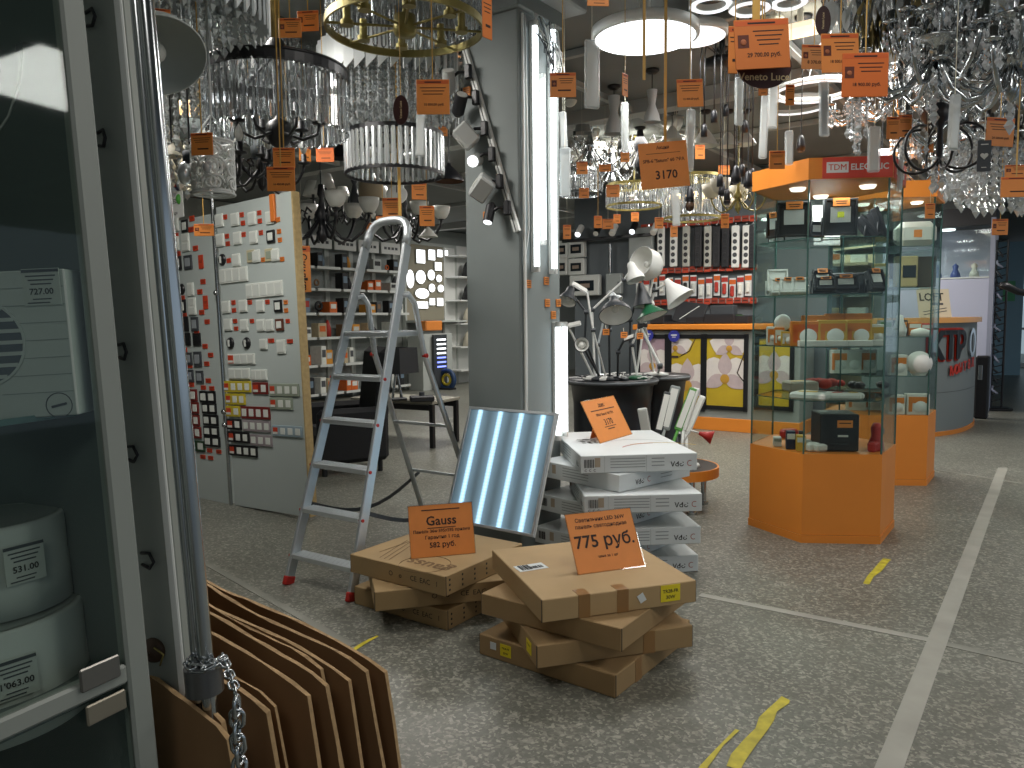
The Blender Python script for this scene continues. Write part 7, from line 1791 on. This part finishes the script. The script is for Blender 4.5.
hang_tag(290, 28, 23, 19, 3.0, 'orange tag on the chain of the black drum, lower one', None, .0, pic=True)
hang_tag(308, 21, 22, 20, 3.1, 'orange tag beside the chain of the black drum, upper one', None, -.1, pic=True)
hang_tag(160, 18, 20, 18, 2.5, 'orange tag behind the white dome lamp at the pole', None, .3, ribbon=False)
hang_tag(202, 144, 23, 22, 2.65, 'orange tag on the white openwork lamp', None, -.1)
hang_tag(281, 179, 28, 24, 2.8, 'front orange tag of two hanging under the black drum', '16 450.00 руб.', .02)
hang_tag(284, 158, 22, 20, 2.95, 'rear orange tag of two hanging under the black drum', None, .0)
hang_tag(204, 230, 20, 12, 4.4, 'small orange tag hanging on a ribbon in front of the switch boards', None, 0, pic=True)
hang_tag(325, 155, 18, 14, 4.6, 'red orange tag right of the black drum', None, 0, col=mat('orange_card_red', '#cf6826', .6))
hang_tag(305, 154, 12, 14, 5.2, 'small dull orange tag right under the black drum', None, .5)
hang_tag(392, 209, 19, 22, 5.2, 'orange tag hanging directly above the ladder hoop', None, 0)
hang_tag(383, 219, 14, 6, 6.0, 'dark orange tag edge behind the one above the ladder hoop', None, 0, lines=1)
hang_tag(419, 191, 15, 17, 6.0, 'orange tag right of the white disc lamp above the ladder', None, .3)
hang_tag(427, 216, 15, 20, 5.8, 'orange tag right of the ladder hoop, upper', None, .1)
hang_tag(371, 228, 9, 10, 7.0, 'tiny orange tag left of the ladder hoop', None, .2)
hang_tag(303, 269, 15, 46, 6.6, 'tall orange sign with writing running down it, beside the switch board edge', None, .1, ribbon=False, lines=0)
hang_tag(443, 131, 9, 10, 5.4, 'small orange tag near the black industrial pendant', None, .3)
hang_tag(563, 85, 26, 24, 3.4, 'orange tag hanging in front of the column edge, right side', None, .0, pic=True)
hang_tag(625, 85, 11, 22, 3.8, 'orange tag turned sideways under the brightest light', None, .9)
hang_tag(690, 93, 27, 27, 3.4, 'orange tag hanging under the round lights', '12 400.00 руб.', .1, tilt=.05)
hang_tag(598, 1, 22, 10, 2.8, 'orange tag cut off by the top edge, left of the round light', None, .1)
for px, py, w_, h_, d, lb in ((582, 168, 11, 12, 6.6, 'small orange tag just right of the column, over the silver chandelier'), (605, 168, 12, 7, 7.0, 'small orange tag under the row of double cone pendants'), (625, 157, 9, 10, 6.6, 'small orange tag at the foot of the narrow clear bag'), (584, 193, 10, 10, 7.2, 'small orange tag over the first wall spotlight'), (613, 191, 13, 12, 7.0, 'small orange tag left of the brass rimmed drum'),
                              (567, 232, 8, 14, 7.4, 'small orange tag at the column edge beside the distribution boxes'), (598, 222, 8, 12, 7.8, 'small red orange tag above the black wall spotlight'), (608, 224, 11, 10, 7.4, 'orange tag above the middle wall spotlight'), (617, 219, 7, 9, 8, 'small dark orange tag above the wall rail'), (635, 217, 8, 9, 8.2, 'small orange tag below the brass rimmed drum'), (659, 223, 9, 11, 7.2, 'orange tag left of the power strips, high on the wall'),
                              (674, 231, 7, 12, 6.8, 'orange tag dangling under the lit warm drum'), (700, 152, 10, 14, 5.6, 'orange tag behind the clear bag near the 3170 tag'), (724, 170, 12, 9, 5.8, 'orange tag among the spider cords'), (777, 160, 16, 18, 4.3, 'orange tag just above the corner of the case header'), (790, 95, 9, 20, 4.0, 'orange tag turned sideways right of the oval sign'), (763, 91, 9, 9, 3.6, 'tiny orange tag peeking below the oval sign'),
                              (725, 221, 8, 14, 7.6, 'orange tag hanging just left of the first glass case'), (893, 128, 13, 22, 3.6, 'orange tag behind the crystal drop over the first case'), (905, 126, 14, 22, 3.8, 'orange tag beside the crystal drop over the second case'), (927, 148, 12, 9, 4.2, 'orange tag inside the black hoops'), (988, 52, 8, 28, 3.2, 'orange tag hanging beside the black disc lamp'), (930, 211, 10, 15, 5.2, 'narrow orange tag before the second case'), (949, 188, 8, 9, 6.2, 'tiny orange tag above the vitrine'), (973, 194, 9, 7, 6.0, 'tiny orange tag under the low crystal chandelier'),
                              (918, 190, 10, 5, 6.4, 'flat orange tag above the second case header'), (953, 52, 12, 14, 3.4, 'dull orange tag behind the silver scroll chandelier')):
    hang_tag(px, py, w_, h_, d, lb, None, ribbon=px in (777, 598, 893), lines=2)
hang_tag(1000, 132, 29, 28, 3.4, 'orange tag at the right edge beside the black armed chandelier', '24 300.00 руб.', .05, tilt=-.05)
hang_tag(1016, 171, 22, 12, 3.2, 'bright orange tag at the right picture edge, upper of two', None, -.05, pic=True)
hang_tag(1016, 187, 30, 20, 3.0, 'plain orange card at the right picture edge, lower of two', None, -.05, lines=0)
hang_tag(1000, 227, 16, 16, 4.4, 'orange tag hanging before the entrance, above the spiral rack', None, .0, pic=True)
# vertical writing on the tall sign
sg = [o for o in bpy.data.objects if o.get('label', '').startswith('tall orange sign')][0]
q = MB(); dd = 6.6; q.text('Скидка', .085, (0, -.004, -.02), UP @ rotz(-PI / 2), INK); q.text('%', .07, (0, -.004, -.16), UP, INK); q.build('writing', sg)
# oval badges
def badge(px, py, w_px, h_px, d, lb, text, col='#3a1d1c', tc='#c9b48a', vert=False):
    p = P(px, py, d); a, b = w_px / 2 / F * d, h_px / 2 / F * d; t = thing('oval_badge', lb, 'badge', p, .05 if not vert else -.1)
    q = MB(); q.M = UP.to_4x4(); q.prism([(a * math.cos(2 * PI * k / 36), b * math.sin(2 * PI * k / 36)) for k in range(36)], -.002, .002, mat('badge_' + col[1:], col, .4)); m = mat('badge_ink_' + tc[1:], tc, .5)
    if vert: q.text(text, a * .42, (0, 0, .003), rotz(PI / 2), m)
    else: q.text(text, b * .46, (0, -b * .5, .003), FLAT, m)
    q.build('plate', t); q = MB(); q.cyl((0, 0, b), (0, 0, CE - p.z), .0015, GOLDR, seg=5); q.build('string', t)
badge(764, 66, 56, 44, 2.66, 'dark brown oval sign lettered Veneto Luce under the largest price tag', 'Veneto Luce')
badge(823, 21, 15, 29, 3.2, 'upright brown oval badge between the ring lights', 'Veneto Luce', vert=True)
badge(401, 110, 16, 29, 3.4, 'upright dark red oval badge hanging before the bead curtain', 'Veneto Luce', vert=True)
for px, py, w_, h_, d, lb in ((400, 185, 3, 70, 4.8, 'gold ribbon hanging above the ladder hoop'), (644, 40, 3, 80, 3.4, 'gold ribbon hanging before the brightest round light'), (665, 100, 3, 90, 3.6, 'gold ribbon leading down to the 3170 tag'), (756, 8, 8, 26, 2.6, 'broad gold ribbon holding the largest price tag')):
    p = P(px, py + h_ / 2, d); q = MB(); q.box((0, 0, (CE - p.z) / 2), (w_ / F * d, .002, CE - p.z), GOLDR); tag(q.build('gold_ribbon', None, p, .1), lb, 'ribbon', 'gold ribbons among the lamps')

# ---------------------------------------------------------------- labels of look-alikes: say which one of its row
bpy.context.view_layer.update()
NUM = ['first', 'second', 'third', 'fourth', 'fifth', 'sixth', 'seventh', 'eighth', 'ninth', 'tenth', 'eleventh', 'twelfth', 'thirteenth', 'fourteenth', 'fifteenth', 'sixteenth']
same = {}
for o in scn.objects:
    if o.parent is None and o.get('category'): same.setdefault(o['label'], []).append(o)
RI = RC.transposed()
def seen_x(o):
    v = RI @ (o.matrix_world.translation - V((0, 0, CAM_Z))); return v.x / -v.z
for lb, os_ in same.items():
    if len(os_) > 1 and len(os_) <= 16:
        for k, o in enumerate(sorted(os_, key=seen_x)): o['label'] = f'{lb}, {NUM[k]} from the left'
